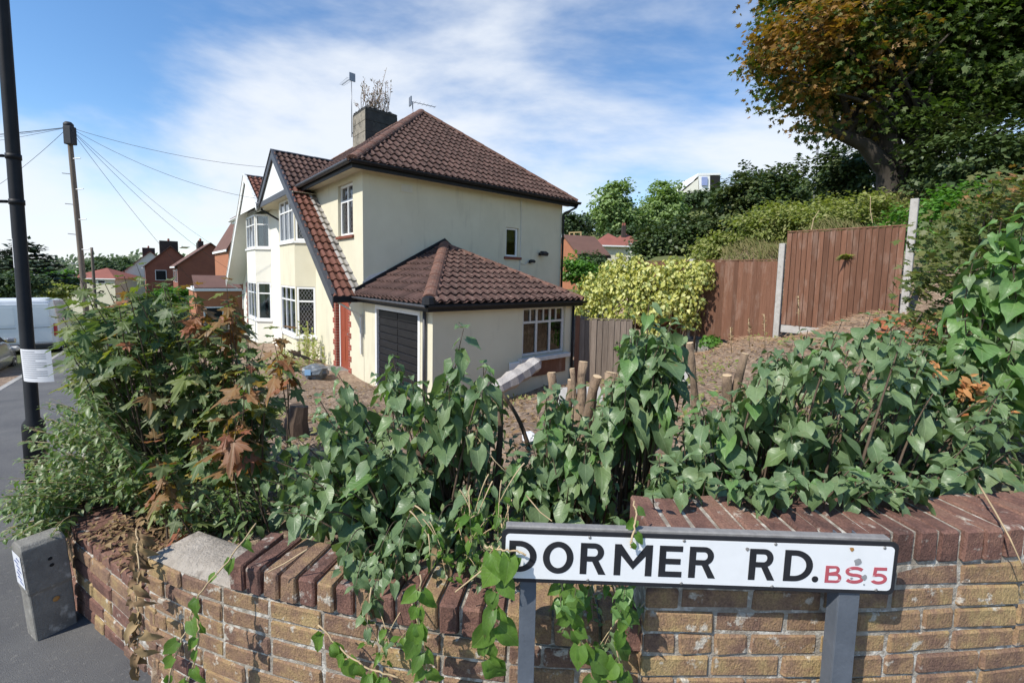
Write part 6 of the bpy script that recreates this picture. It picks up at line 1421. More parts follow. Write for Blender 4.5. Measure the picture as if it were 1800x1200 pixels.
def redshoot(label, x, y, D, base, n_=7, size=.14, lead=.28):
    tip = at(x, y, D); sh = [(rootnear(base[0], base[1], .6)(q, tip), tip, lead, .06, size*1.1, (5,60), 0)]
    for i in range(2): t2 = tip + Vector((q.uniform(-.07,.07), q.uniform(-.05,.05), q.uniform(-.16,-.05))); sh.append((rootnear(base[0], base[1], .6)(q, t2), t2, lead*.7, .055, size, (10,62), 0))
    plant('maple_sapling', label, 'sapling', Vector(sh[0][0]), sh, LM['maple_red'], TMP, MM['maple_red'], 'bark', .006, 300, 'reddish maple saplings', [(MM['maple'], .30)], clear_wall)
redshoot('bronze tipped maple sapling rising in front of the brick garage', 338, 500, 2.6, (-1.7,2.8))
redshoot('bronze tipped maple sapling standing before the white bargeboard', 398, 492, 2.6, (-1.6,2.8))
redshoot('maple sapling with brown drooping tip before the bay window', 495, 575, 2.35, (-1.2,2.5), size=.15)
redshoot('maple sapling with salmon red leaves low over the mortar bed', 272, 775, 2.0, (-1.5,2.2), size=.15)
redshoot('maple sapling with tawny crown leaves beside the red leaved one', 405, 705, 2.05, (-1.2,2.3), size=.16)
redshoot('low maple sapling with yellow orange leaves at the wall top', 300, 885, 1.95, (-1.35,2.15), size=.12, lead=.16)
# --- small leaved privet hanging to the pavement
pF = [(30,780), (60,720), (120,650), (190,700), (240,790), (235,860), (150,890), (60,900), (10,930), (-20,900), (10,840)]
sh = gshoots(q, 230, pF, (2.12,3.0), rootnear(-2.1, 2.75, .45), .30, .028, .052, (-10,60), .1)
T = plant('privet_bush', 'small-leaved privet bush sprawling over the low wall by the marker post', 'bush', gpt(-2.1,2.75), sh, LM['privet'], TO, [tmpl_mesh('leaf', t_, LM['privet']) for t_ in TO], 'straw', .004, 300, None, None, clear_wall)
pF2 = [(-20,870), (60,880), (110,905), (100,950), (30,975), (-20,960)]
sh = gshoots(q, 40, pF2, (2.0,2.3), rootnear(-2.45, 2.5, .3), .22, .028, .052, (0,70), .3)
plant('privet_bush', 'trailing privet sprays hanging above the concrete marker post', 'bush', gpt(-2.5,2.6), sh, LM['privet'], TO, [tmpl_mesh('leaf', t_, LM['privet']) for t_ in TO], 'straw', .004, 300)
pF3 = [(255,870), (330,840), (440,860), (470,900), (420,925), (330,915), (270,930)]
sh = gshoots(q, 60, pF3, (1.92,2.35), rootnear(-1.2, 2.2, .5), .18, .03, .058, (-5,65), .1)
plant('privet_bush', 'small-leaved green shoots crowding behind the bare mortar bed', 'bush', gpt(-1.2,2.2), sh, LM['privet'], TO, [tmpl_mesh('leaf', t_, LM['privet']) for t_ in TO], 'bark', .004, 300, None, None, clear_wall)
lv = []; qp = random.Random(55)
for i in range(420):
    f = qp.random(); p_, d_ = path_at(lowP, L_, L_[-1]-.02-f*.75); n_ = Vector((-d_.y, d_.x, 0)); p_ = p_ + n_*abs(qp.gauss(.12,.07)); p_.z = ZL+.066+abs(qp.gauss(0,.015+.03*(1-f)))
    lv.append((p_, Vector((qp.uniform(-1,1), qp.uniform(-1,1), qp.uniform(-.2,.3))).normalized(), ZV+Vector((qp.uniform(-.6,.6), qp.uniform(-.6,.6), 0)), qp.uniform(.02,.05)))
me = scatter('leaf_drift', TO, lv, LM['dead']); o = bpy.data.objects.new('leaf_drift', me); COL.objects.link(o); tag(o, 'drift of dry brown leaves lying on the lowest wall top', 'litter', None, 'stuff')
# dark small leaves filling in low behind the wall (ground cover)
lv = []
for i in range(2600):
    x = q.uniform(-2.6, 2.8); y0 = rwall(math.atan2(x, 1.5)); d = q.uniform(.28, 1.4); rr = q.uniform(1.0,1.25)
    v_ = Vector((x, 1.45+ (0 if x > -.6 else (-.6-x)*.62), 0)); p_ = Vector((v_.x, v_.y+d, 0)); p_.z = gz(p_.x, p_.y)+q.uniform(.0,.20)*(1.15-.5*d)
    th = math.atan2(p_.x, p_.y)
    if math.hypot(p_.x, p_.y) < rwall(th)+.25: continue
    A_ = Vector((q.uniform(-1,1), q.uniform(-1,.3), q.uniform(-.6,.5))).normalized(); lv.append((p_, A_, ZV+Vector((q.uniform(-.6,.6), q.uniform(-.9,.3), 0)), q.uniform(.035,.07)))
me = scatter('ground_cover', TO, lv, LM['privet']); o = bpy.data.objects.new('ground_cover', me); COL.objects.link(o); tag(o, 'small green weeds carpeting the soil behind the garden wall', 'weeds', None, 'stuff')

# --- bindweed runners hanging down the wall face
def runner(label, pts_px, size=.05, step=.055, m='bindweed', stem='straw', dead=False, n_=1):
    P_ = [at(x, y, D) for x, y, D in pts_px]
    T = Thing('bindweed_runner', label, 'climber', P_[0], 0, 'bindweed runners'); fine = []
    for a, c in zip(P_, P_[1:]):
        for i in range(6): fine.append(a.lerp(c, i/6) + Vector((q.uniform(-.004,.004), q.uniform(-.003,.003), q.uniform(-.004,.004))))
    fine.append(P_[-1]); b = MB(); b.tube(fine, [.0028]*len(fine), 5); T.part('stem', b, M[stem], None, True)
    s = 0
    for a, c in zip(fine, fine[1:]):
        s += (c-a).length
        if s > step:
            s = 0
            for k_ in range(n_):
                az = q.uniform(-1.1, 1.1); A_ = Vector((math.sin(az), -.35*math.cos(az), -q.uniform(.3,1.1))).normalized(); N_ = Vector((q.uniform(-.4,.4), -1, q.uniform(.1,.9)))
                S_ = size*q.uniform(.7,1.25); T.put('leaf', q.choice(MH[m]) if not dead else q.choice(DEADM), leafmatx(a + A_*S_*.26, A_, N_, S_))
DEADM = [tmpl_mesh('dead_leaf', leaf_heart(.7, .8, .12, 30+i, .30), LM['dead']) for i in range(3)]
runner('long pale bindweed runner crossing the mortar bed and hanging down the bricks', [(450,920,1.55), (400,985,1.47), (350,1045,1.42), (330,1100,1.40), (305,1160,1.38), (290,1230,1.37)], .052, .06)
runner('short bindweed spray hanging beside the missing coping', [(345,1070,1.44), (350,1110,1.42), (345,1150,1.41), (330,1200,1.4)], .05, .045)
runner('leafy bindweed strand below the coping left of the sign', [(740,1010,1.27), (735,1070,1.25), (740,1120,1.24), (750,1180,1.23), (755,1240,1.22)], .058, .04, n_=2)
runner('bindweed strand trailing at the foot of the curved wall', [(560,1100,1.34), (610,1150,1.30), (650,1175,1.28), (700,1190,1.27)], .055, .04, n_=2)
runner('bright bindweed strand climbing beside the left sign post', [(895,930,1.20), (880,990,1.20), (870,1040,1.20), (868,1100,1.20), (850,1160,1.20)], .07, .04, n_=2)
runner('bindweed leaves lapping over the letter D of the sign', [(850,960,1.20), (880,965,1.17), (905,968,1.165), (925,975,1.165)], .062, .028)
runner('bindweed strand hanging under the sign between its posts', [(980,1010,1.22), (1000,1060,1.20), (1010,1110,1.20), (1040,1150,1.20), (1050,1210,1.20)], .062, .034, n_=2)
runner('second bindweed strand hanging under the word DORMER', [(1090,1020,1.22), (1095,1070,1.20), (1080,1130,1.20), (1100,1190,1.2), (1105,1230,1.2)], .058, .04, n_=2)
runner('bindweed tip drooping over the letter M of the sign', [(1115,880,1.24), (1118,915,1.19), (1112,945,1.165), (1108,962,1.162)], .038, .03)
runner('withered brown bindweed strand hanging down the low wall end', [(240,930,1.72), (243,990,1.62), (240,1050,1.58), (245,1110,1.55), (240,1180,1.53)], .055, .022, 'bindweed', 'straw', True, 2)
# low leafy lilac suckers over the coping, left of the sign
sh = []
for x, y, D in ((625,1030,1.40), (650,1055,1.37), (600,1000,1.45), (690,1020,1.40), (640,1080,1.34), (660,990,1.44), (730,990,1.42), (700,960,1.48), (760,960,1.46)): tip = at(x,y,D); sh.append((at(x+40,y-70,D+.28), tip, .15, .042, .105, (30,80), .3))
plant('lilac_sucker', 'lilac sucker leaning out over the brick coping left of the sign', 'bush', gpt(-.3,1.75), sh, LM['lilac'], TH, MH['lilac'], 'bark', .004, 300)
sh = []
for x, y, D in ((1010,1050,1.17), (985,1065,1.17), (1095,1055,1.16), (1090,1090,1.16)): tip = at(x,y,D); sh.append((at(x+10,y-50,D+.16), tip, .07, .03, .06, (20,70), .2))
plant('lilac_sucker', 'pale green lilac sucker poking out below the sign plate', 'bush', gpt(.2,1.6), sh, LM['lilac_bright'], TH, MH['lilac_bright'], 'bark', .003, 300)

# tangles of bindweed in the dark gap left of the sign and below it
def tangle(label, poly, Dr, n_, size, base):
    qq = random.Random(sum(map(ord, label))); sh = []
    for i in range(n_):
        x, y = sample(qq, poly); D = qq.uniform(*Dr); tip = at(x, y, D); b0 = at(x+qq.uniform(-60,60), y-qq.uniform(30,110), D+qq.uniform(.03,.2)); sh.append((b0, tip, .16, .04, size*qq.uniform(.7,1.2), (0,80), .1))
    plant('bindweed_tangle', label, 'climber', base, sh, LM['bindweed'], TH, MH['bindweed'], 'straw', .0028, 300, None, [(MH['lilac'], .35), (DEADM, .06)], clear_wall)
tangle('dark tangle of bindweed and twigs filling the gap left of the sign plate', [(760,930), (880,900), (905,960), (880,1050), (790,1060), (740,1000)], (1.34,1.62), 30, .055, gpt(-.1,1.65))
tangle('bindweed tangle behind the left sign post under the plate', [(955,1030), (1120,1035), (1130,1090), (1060,1150), (980,1130)], (1.22,1.27), 12, .055, gpt(.15,1.6))
tangle('leafy bindweed tangle along the foot of the curved wall', [(620,1130), (740,1110), (760,1200), (640,1210)], (1.27,1.33), 8, .055, gpt(-.3,1.75))
# --- dry stems, straw arcs
def drystem(label, pts_px, r_=.003, m='straw'):
    P_ = [at(*p_) for p_ in pts_px]; fine = []
    for i in range(len(P_)-1):
        for k_ in range(4): fine.append(P_[i].lerp(P_[i+1], k_/4))
    fine.append(P_[-1]); b = MB(); b.tube(fine, [r_*(1-.5*i/len(fine)) for i in range(len(fine))], 5); single('dry_stem', b, M[m], label, 'stem', 'dry stems', P_[0], True)
drystem('pale dry stem arching over the middle lilac', [(780,735,1.9), (840,770,1.85), (870,810,1.8), (890,830,1.8)])
drystem('dry straw stem lying over the coping bricks', [(540,965,1.45), (500,990,1.44), (470,1005,1.43)])
drystem('long straw stem bending down in front of the tall wall', [(1720,850,1.5), (1750,900,1.36), (1775,945,1.27), (1800,1000,1.25)], .0035)
drystem('curved straw stem in the dark gap left of the sign', [(880,905,1.55), (885,950,1.42), (850,1000,1.33), (800,1040,1.3)], .004)
drystem('thin dry stem slanting over the sign rail', [(925,870,1.5), (950,900,1.3), (970,915,1.2)], .0025)

# --- cut lilac stumps
def stump(label, limbs):
    T = Thing('cut_stump', label, 'stump', gpt(*at(*limbs[0][0]).xy), 0, 'sawn lilac stumps')
    for a, c, r_ in limbs:
        a, c = at(*a), at(*c); b = MB(); a = Vector((a.x, a.y+.03, min(a.z, gz(a.x,a.y)-.03))); pts = bez(a, a.lerp(c,.5)+Vector((q.uniform(-.04,.04),0,.02)), c, 6); r_ *= .74; b.tube([p_+Vector((q.uniform(-.2,.2),0,0))*r_ for p_ in pts], [r_*(1.25-.3*i/6)*q.uniform(.88,1.12) for i in range(7)], 9); lb = T.part('limb', b, M['bark_pale'], None, True)
        d = (pts[-1]-pts[-2]).normalized(); b = MB(); b.lathe(pts[-1]+d*.0015, [(r_*.93,0), (r_*.9,.003)], 12, d); T.part('sawn_end', b, M['cutwood'], lb)
stump('pair of sawn pale lilac trunks standing before the garage window', [((985,720,3.4),(970,655,3.5),.05), ((990,720,3.4),(1004,668,3.4),.04)])
stump('three sawn lilac trunks forking beside the side gate fence', [((1022,730,3.2),(1026,636,3.3),.05), ((1018,700,3.2),(1006,648,3.3),.028), ((1030,740,3.1),(1050,662,3.0),.045)])
stump('crooked sawn lilac trunk left of the tall lilac', [((1060,760,2.8),(1075,655,2.9),.055), ((1070,720,2.8),(1100,640,2.9),.03)])
stump('thin bare sawn trunk standing right of the tall lilac', [((1232,690,3.0),(1213,603,3.0),.032)])
stump('forked sawn lilac stump with smooth tan bark near the fence', [((1285,690,2.8),(1310,622,2.8),.034), ((1280,690,2.8),(1278,660,2.8),.042)])
stump('short sawn branch end low in the young lilac', [((1030,850,2.0),(1035,820,1.9),.032)])
b = MB(); a = gpt(*at(520,730,5.2).xy); st = Thing('tree_stump', 'dark burnt tree stump in the yard before the front door', 'stump', a)
b.tube([a-ZV*.1, a+ZV*.18, a+ZV*.38+D1*.04], [.17,.14,.11], 9); st.part('stump', b, M['bark'])

# --- debris
lg = Thing('bleached_log', 'bleached grey split log lying before the garage wall', 'log', at(880,668,5.6))
b = MB(); a, c = at(862,688,8.0), at(948,634,9.0); b.tube(bez(a, a.lerp(c,.6)+Vector((0,0,-.06)), c, 8), [.07,.15,.15,.19,.155,.185,.15,.17,.06], 7); lg.part('trunk', b, M['drift'])
for i, (y0, x0, x1) in enumerate(((652,1075,1215), (668,1000,1090))):
    b = MB(); a, c = gpt(*at(x0,y0,6.0).xy)+ZV*.05, gpt(*at(x1,y0,6.2).xy)+ZV*.05; b.tube([a, a.lerp(c,.5)+ZV*.02, c], .045, 8); single('grey_pipe', b, M['concrete_pale'], ('pale grey pipe lying behind the tall lilac', 'pale grey pipe lying behind the sawn stumps')[i], 'pipe', None, a)
for i, (px, py, D, label) in enumerate(((1180,672,5.4,'grey paving slab leaning behind the tall lilac'), (1020,690,4.9,'grey slab lying on the soil behind the stumps'))):
    b = MB(); c = gpt(*at(px, py, D+.9).xy)+ZV*.10; b.obox(c, (1,.2,0), (-.1,.6,.5), (0,-.5,.6), -.32, .32, -.2, .2, 0, .04); single('paving_slab', b, M['concrete_pale'], label, 'slab', None, c, False, .006)
def crumple(name, label, cat, c, r_, m, sq=.7):
    b = MB(); qq = random.Random(sum(map(ord, label))); bm = bmesh.new(); bmesh.ops.create_icosphere(bm, subdivisions=3, radius=1)
    vs = [Vector(v.co)*(.82+.3*qq.random()) for v in bm.verts]; fs = [[v.index for v in f.verts] for f in bm.faces]; bm.free()
    b.add([Vector((v.x*r_, v.y*r_, v.z*r_*sq)) + Vector(c) for v in vs], fs); T = Thing(name, label, cat, Vector(c)-ZV*r_*sq); T.part('bag', b, m); return T
crumple('plastic_bag', 'crumpled white plastic bag caught between the lilac stems', 'bag', gpt(*at(930,782,3.4).xy)+ZV*.05, .06, M['whitebag'])
T = crumple('refuse_sack', 'grey plastic sack lying by the front door', 'bag', gpt(*at(555,652,10.3).xy)+ZV*.16, .30, M['greybag'], .7)
b = MB(); c = gpt(*at(555,652,10.3).xy)+ZV*.2-Vector((.03,.31,0)); b.obox(c, (1,0,0), (0,1,0), ZV, -.09, .05, 0, .01, -.05, .08); T.part('blue_print', b, M['bluebag'])
# twigs and dry litter over the soil
b = MB(); qd = random.Random(77)
for i in range(6500):
    u, v = (qd.uniform(1, 10.1), qd.uniform(.2, 6.9)) if i < 3600 else (10.2-abs(qd.gauss(0,.9)), qd.uniform(.2, 5.5)); p_ = H(u, v)
    if math.hypot(p_.x, p_.y) < rwall(math.atan2(p_.x, p_.y))+.4: continue
    p_.z = gz(p_.x, p_.y)+qd.uniform(.0,.05); a = qd.uniform(0, 6.28); ln = qd.uniform(.03,.16); d = Vector((math.cos(a), math.sin(a), qd.uniform(-.1,.25)))*ln
    r_ = qd.uniform(.0015,.0045); s_ = Vector((-d.y, d.x, 0)).normalized()*r_; up = ZV*r_*1.4
    b.add([p_-s_, p_+s_, p_+up, p_+d-s_*.6, p_+d+s_*.6, p_+d+up*.6], [(0,3,4,1), (1,4,5,2), (2,5,3,0)])
me = b.mesh('twig_litter', M['drybits'], None, False, 0, False); o = bpy.data.objects.new('twig_litter', me); COL.objects.link(o); tag(o, 'dry brown twigs and clippings strewn over the garden soil', 'litter', None, 'stuff')
lv = []
for i in range(7000):
    u, v = qd.uniform(.6, 10.1), qd.uniform(.2, 9.5); p_ = H(u, v)
    if u > 4 and v > 6.9: continue
    if math.hypot(p_.x, p_.y) < rwall(math.atan2(p_.x, p_.y))+.4: continue
    p_.z = gz(p_.x, p_.y)+.02; lv.append((p_, Vector((qd.uniform(-1,1), qd.uniform(-1,1), qd.uniform(-.2,.5))).normalized(), ZV+Vector((qd.uniform(-.7,.7), qd.uniform(-.7,.7), 0)), qd.uniform(.03,.09)))
me = scatter('leaf_litter', TO, lv, LM['dead']); o = bpy.data.objects.new('leaf_litter', me); COL.objects.link(o); tag(o, 'dead brown leaves scattered on the garden soil', 'litter', None, 'stuff')
# orange rubble on the mound by the tall fence panel
rp = Thing('rubble_heap', 'small heap of orange brick rubble below the tall fence panel', 'rubble', H(9.3,1.0,gz(*H(9.3,1.0).xy)))
for i in range(26):
    p_ = H(9.2+qd.uniform(-.5,.6), .95+qd.uniform(-.7,.7)); z = gz(p_.x, p_.y); s_ = qd.uniform(.06,.15)
    b = MB(); rr = Matrix.Rotation(qd.uniform(0,3), 3, 'Z') @ Matrix.Rotation(qd.uniform(-.5,.5), 3, 'X'); b.obox((p_.x,p_.y,z+.03), rr @ Vector((1,0,0)), rr @ Vector((0,1,0)), rr @ Vector((0,0,1)), -s_, s_, -s_*.6, s_*.6, -s_*.4, s_*.4); rp.part('brick_lump', b, M['rubble'], None, False, .012)
# orange dead leaves caught in lilac C
lv = []
for i in range(150):
    x, y = q.choice(((1690,690), (1715,705), (1740,720), (1705,680), (1640,640))); p_ = at(x+q.gauss(0,11), y+q.gauss(0,9), q.uniform(1.92,2.05)); lv.append((p_, Vector((q.uniform(-1,1), q.uniform(-1,.2), q.uniform(-1,.3))).normalized(), Vector((q.uniform(-.5,.5),-1,q.uniform(0,1))), q.uniform(.03,.055)))
me = scatter('dead_spray', TO, lv, LM['orange_dead']); o = bpy.data.objects.new('dead_spray', me); COL.objects.link(o); tag(o, 'withered orange leaf spray hanging inside the right hand lilac', 'dead leaves', None, 'stuff')

# --- ivy on the fence: yellow variegated mound
def mound(q, cs, n_, size, out=.5):
    """leaves over a union of ellipsoids (centre, radii)"""
    lv = []; tot = sum(r_[0]*r_[2] for _, r_ in cs)
    for c, r_ in cs:
        k_ = int(n_*r_[0]*r_[2]/tot)
        for i in range(k_):
            d = Vector((q.gauss(0,1), q.gauss(0,1), q.gauss(0,1))).normalized()
            if d.z < -.6: continue
            f = 1-.45*q.random()**1.5; p_ = Vector(c) + Vector((d.x*r_[0], d.y*r_[1], d.z*r_[2]))*f*q.uniform(.88,1.16)
            A_ = (Vector((q.uniform(-1,1), q.uniform(-1,1), -.9)) + d*.3).normalized(); lv.append((p_, A_, d + Vector((q.uniform(-.6,.6), q.uniform(-.6,.6), q.uniform(.0,.7))), size*q.uniform(.6,1.25)))
    return lv
def atu(px, py, u): r_ = ray(px, py); return Vector((0,0,EYE)) + r_*(u/r_.dot(D1))
cs = []
for px, py, u, rx, ry, rz in ((1050,520,9.4,.62,.5,.62), (1100,500,9.6,.70,.5,.55), (1150,500,9.7,.66,.5,.55), (1200,485,9.9,.60,.45,.45), (1225,490,10.0,.42,.4,.42), (1205,530,9.9,.42,.4,.42), (1060,565,9.2,.45,.4,.48), (1110,545,9.4,.6,.5,.55), (1170,545,9.6,.55,.45,.5), (1030,540,9.0,.38,.35,.42), (1075,475,9.6,.35,.3,.3), (1120,462,9.7,.22,.2,.22), (1090,455,9.6,.14,.14,.18), (1235,470,10.0,.25,.2,.2), (1215,565,10.0,.22,.2,.3), (1045,600,9.0,.25,.25,.3), (1150,590,9.5,.3,.3,.25), (1185,462,9.9,.25,.2,.16)): cs.append((atu(px,py,u), (rx, ry, rz)))
iv = Thing('variegated_ivy', 'mound of yellow variegated ivy covering the fence beside the garage', 'ivy', H(9.6,5.6,-.3))
iv.put('foliage', scatter('foliage', TS+TH[:2], mound(q, cs, 8000, .095), LM['ivy'], iv.inv), None, None, None, 'stuff')
b = MB()
for c, r_ in cs[:8]: b.tube([Vector((c.x, c.y, gz(c.x,c.y)-.05)), Vector((c.x,c.y,c.z-.2))+Vector((.1,0,0)), c], [.03,.02,.01], 6)
iv.part('stems', b, M['bark'], None, True, fix=False, kind='stuff')
gc = Thing('green_creeper', 'fresh green creeper low in front of the yellow ivy', 'creeper', H(8.8,5.4,-.5))
cs = [(atu(1075,590,8.9), (.42,.35,.38)), (atu(1055,620,8.7), (.32,.3,.3)), (atu(1105,610,8.9), (.35,.3,.3)), (atu(1250,600,9.9), (.25,.2,.16))]
gc.put('foliage', scatter('foliage', TS, mound(q, cs, 1700, .10), LM['ivy_green'], gc.inv), None, None, None, 'stuff')
# fern tuft growing through the tall fence panel
ft = fpt(1484,457); T = Thing('fern_tuft', 'green fern tuft growing out of the tall fence panel', 'fern', ft); lv = []
for i in range(60):
    a = q.uniform(-1.5,1.5); lv.append((ft - D1*.05, (Vector((math.sin(a)*.9, -.5, .55*math.cos(a)+.1))).normalized(), Vector((0,-.5,1)), q.uniform(.12,.24)))
T.put('fronds', scatter('fronds', [leaf_oval(0,.07,.5)], lv, LM['weed'], T.inv), None, None, None, 'stuff')
# tall weeds along the house front
T = Thing('tall_weeds', 'tall yellow green weed stalks against the front wall below the bay', 'weeds', H(3.7,13.3,-1.05)); lv = []; b = MB()
for i in range(26):
    v = q.choice((13.2, 13.35, 13.5, 12.75, 14.2, 14.6)) + q.uniform(-.12,.12); u = q.uniform(3.55,3.95); h = q.uniform(.5,1.35) if v > 13 else q.uniform(.4,.9); a = H(u,v,-1.1); c = a+Vector((q.uniform(-.06,.06),q.uniform(-.05,.05),h)); b.tube([a,c], [.008,.004], 4)
    for k_ in range(26): p_ = a.lerp(c, q.uniform(.2,1)); lv.append((p_, Vector((q.uniform(-1,1), q.uniform(-1,1), q.uniform(.0,.9))).normalized(), Vector((q.uniform(-.5,.5),-.6,.6)), q.uniform(.05,.11)))
T.part('stalks', b, M['straw'], None, True, fix=False, kind='stuff'); T.put('foliage', scatter('foliage', TO, lv, LM['weed'], T.inv), None, None, None, 'stuff')
lv = []
for i in range(2600):
    c_ = (qd.uniform(1.2,10), qd.uniform(.4,6.6)); k_ = math.sin(c_[0]*2.3+1)*math.cos(c_[1]*2.9)
    if k_ < .15: continue
    p_ = H(*c_); p_.z = gz(p_.x,p_.y)+qd.uniform(.0,.10)
    if math.hypot(p_.x, p_.y) < rwall(math.atan2(p_.x, p_.y))+.5: continue
    lv.append((p_, Vector((qd.uniform(-1,1), qd.uniform(-1,1), qd.uniform(.0,.9))).normalized(), Vector((qd.uniform(-.5,.5),-.5,.7)), qd.uniform(.04,.10)))
me = scatter('soil_weeds', TO, lv, LM['bank']); o = bpy.data.objects.new('soil_weeds', me); COL.objects.link(o); tag(o, 'patches of small green weeds on the bare garden soil', 'weeds', None, 'stuff')
T = Thing('low_weeds', 'green and rusty weeds on the drive before the front door', 'weeds', H(2.9,11.8,-1)); lv = []
for i in range(900):
    c_ = q.choice(((3.2,12.9), (2.6,12.2), (3.3,14.3), (1.2,7.0), (3.5,15), (2.0,10), (7.5,4.6), (6.3,3.4))); p_ = H(c_[0]+q.gauss(0,.25), c_[1]+q.gauss(0,.3)); p_.z = gz(p_.x,p_.y)+q.uniform(.02,.16); lv.append((p_, Vector((q.uniform(-1,1), q.uniform(-1,1), q.uniform(.0,.9))).normalized(), Vector((q.uniform(-.5,.5),-.5,.7)), q.uniform(.06,.13)))
T.put('foliage', scatter('foliage', TO, lv, LM['bank'], T.inv), None, None, None, 'stuff')
# flowering stalks by the fence
T = Thing('seed_stalks', 'pale dry seed stalks standing in front of the lower fence', 'weeds', at(1345,590,6.5)); b = MB(); lv = []
for px, py, p2 in ((1345,600,552), (1286,600,575), (1318,590,560), (1405,560,520)):
    a, c = at(px,py+20,6.6), at(px-2,p2,6.6); b.tube([a,c], .006, 4)
    for k_ in range(24): p_ = a.lerp(c, q.uniform(.45,1)); lv.append((p_, Vector((q.uniform(-1,1), q.uniform(-1,1), q.uniform(-.2,.9))).normalized(), Vector((0,-1,.5)), q.uniform(.03,.055)))
T.part('stalks', b, M['straw'], None, True, fix=False, kind='stuff'); T.put('seed_heads', scatter('seed_heads', TO, lv, LM['dead'], T.inv), None, None, None, 'stuff')

# --- weeds on the chimney
cb = H(7.5,17.9,8.1); T = Thing('buddleia', 'bare pinkish buddleia weeds sprouting from the chimney top', 'weeds', cb); b = MB(); lv = []
for i in range(34):
    a = cb + D1*q.uniform(-.35,.65) + D2*q.uniform(-.4,.4); h = q.uniform(.5,1.5) if i else 1.9; c = a + Vector((q.uniform(-.4,.4), q.uniform(-.3,.3), h)); m_ = a.lerp(c,.5)+Vector((q.uniform(-.1,.1),0,0)); b.tube([a,m_,c], [.016,.012,.006], 4)
    for k_ in range(16): t_ = q.uniform(.3,1); p_ = a.lerp(c,t_); d = Vector((q.uniform(-1,1), q.uniform(-1,1), q.uniform(.2,1))).normalized(); lv.append((p_+d*.04, d, Vector((0,-1,.4)), q.uniform(.05,.13)))
T.part('stems', b, M['bark_pale'], None, True, fix=False, kind='stuff'); T.put('foliage', scatter('foliage', TO, lv, LM['budd'], T.inv), None, None, None, 'stuff')

# ================================================================== TREES
def crown(q, lobes, n_, size, per, spread, droop=.35):
    """leaf clumps through the outer volume of several lobes: (centre, radii)"""
    lv = []; tot = sum(r_[0]*r_[1]*r_[2] for _, r_ in lobes)
    for c, r_ in lobes:
        k_ = max(3, int(n_*(r_[0]*r_[1]*r_[2])/tot))
        for i in range(k_):
            d = Vector((q.gauss(0,1), q.gauss(0,1), q.gauss(0,1))).normalized(); f = q.uniform(.55,1.05)
            cc = Vector(c) + Vector((d.x*r_[0], d.y*r_[1], d.z*r_[2]))*f; sp_ = spread*q.uniform(.6,1.3)
            for j in range(per):
                e = Vector((q.gauss(0,1), q.gauss(0,1), q.gauss(0,.55)))*sp_*.55; p_ = cc+e
                A_ = (Vector((q.uniform(-1,1), q.uniform(-1,1), q.uniform(-1,.2)*droop*2)) + d*.4).normalized(); lv.append((p_, A_, d*.5+ZV*.7+Vector((q.uniform(-.7,.7), q.uniform(-.7,.7), 0)), size*q.uniform(.6,1.3)))
    return lv
def tree(name, label, base, limbs, lobes, n_, size, per, spread, lm, tms=TC, group=None, tm='bark_tree', seed=1, extra_branches=8, cat='tree'):
    qq = random.Random(seed); base = Vector(base); T = Thing(name, label, cat, base, 0, group); b = MB()
    for pts, r_ in limbs:
        pts = [Vector(p_) for p_ in pts]; f = []
        for i in range(len(pts)-1): f += [pts[i].lerp(pts[i+1], k_/4) for k_ in range(4)]
        f.append(pts[-1]); b.tube(f, [r_*(1-.7*i/len(f)) for i in range(len(f))], 8)
        for k_ in range(extra_branches):
            s_ = f[int(len(f)*qq.uniform(.45,.95))]; lb = qq.choice(lobes); e = Vector(lb[0]) + Vector((qq.uniform(-.8,.8)*lb[1][0], qq.uniform(-.8,.8)*lb[1][1], qq.uniform(-.6,.7)*lb[1][2])); b.tube([s_, s_.lerp(e,.5)+ZV*.15, e], [r_*.30, r_*.17, r_*.06], 5)
    T.part('trunk', b, M[tm], None, True)
    T.put('crown', scatter('crown', tms, crown(qq, lobes, n_, size, per, spread), LM[lm], T.inv), None, None, None, 'stuff')
    return T
# big turning maple on the bank
DT = 13.0
def bt(px, py, dy=0): return at(px, py, DT+dy)
base = bt(1570, 352); base0 = base - ZV*.6
limbs = [([base0, bt(1560,300), bt(1520,255), bt(1450,225)], .34), ([base0+Vector((.25,0,0)), bt(1578,290), bt(1545,200), bt(1540,90)], .36), ([base0+Vector((.45,.2,0)), bt(1595,300), bt(1620,200), bt(1660,60)], .32), ([base0+Vector((.5,0,0)), bt(1600,305), bt(1660,245), bt(1760,190)], .28), ([base0+Vector((.1,.3,0)), bt(1555,270,.5), bt(1480,180,1), bt(1420,100,1)], .24)]
lobes = [(bt(1430,105), (1.4,1.6,1.5)), (bt(1405,55,-.5), (1.1,1.4,1.1)), (bt(1455,180), (1.2,1.4,.9)), (bt(1480,60,.5), (1.9,2.2,2.0)), (bt(1560,120,1), (2.2,2.4,1.9)), (bt(1600,20,.5), (2.4,2.6,2.2)), (bt(1680,120,.5), (2.3,2.5,1.9)), (bt(1740,40,0), (2.4,2.6,2.4)), (bt(1775,120,0), (1.9,2.2,1.2)), (bt(1650,-90,1), (2.8,2.8,2.2)), (bt(1480,-60,1), (2.2,2.4,2.0)), (bt(1530,215,0), (1.3,1.5,.7)), (bt(1640,200,.3), (1.4,1.6,.6)), (bt(1880,60,0), (2.6,2.6,2.6)), (bt(1850,-80,1), (2.8,2.8,2.2)), (bt(1380,150,-.3), (.6,.8,.7))]
tree('maple_tree', 'big spreading maple tree turning orange at its outer branches', base, limbs, lobes, 1350, .160, 66, .60, 'bigtree', TS, seed=5, extra_branches=12)
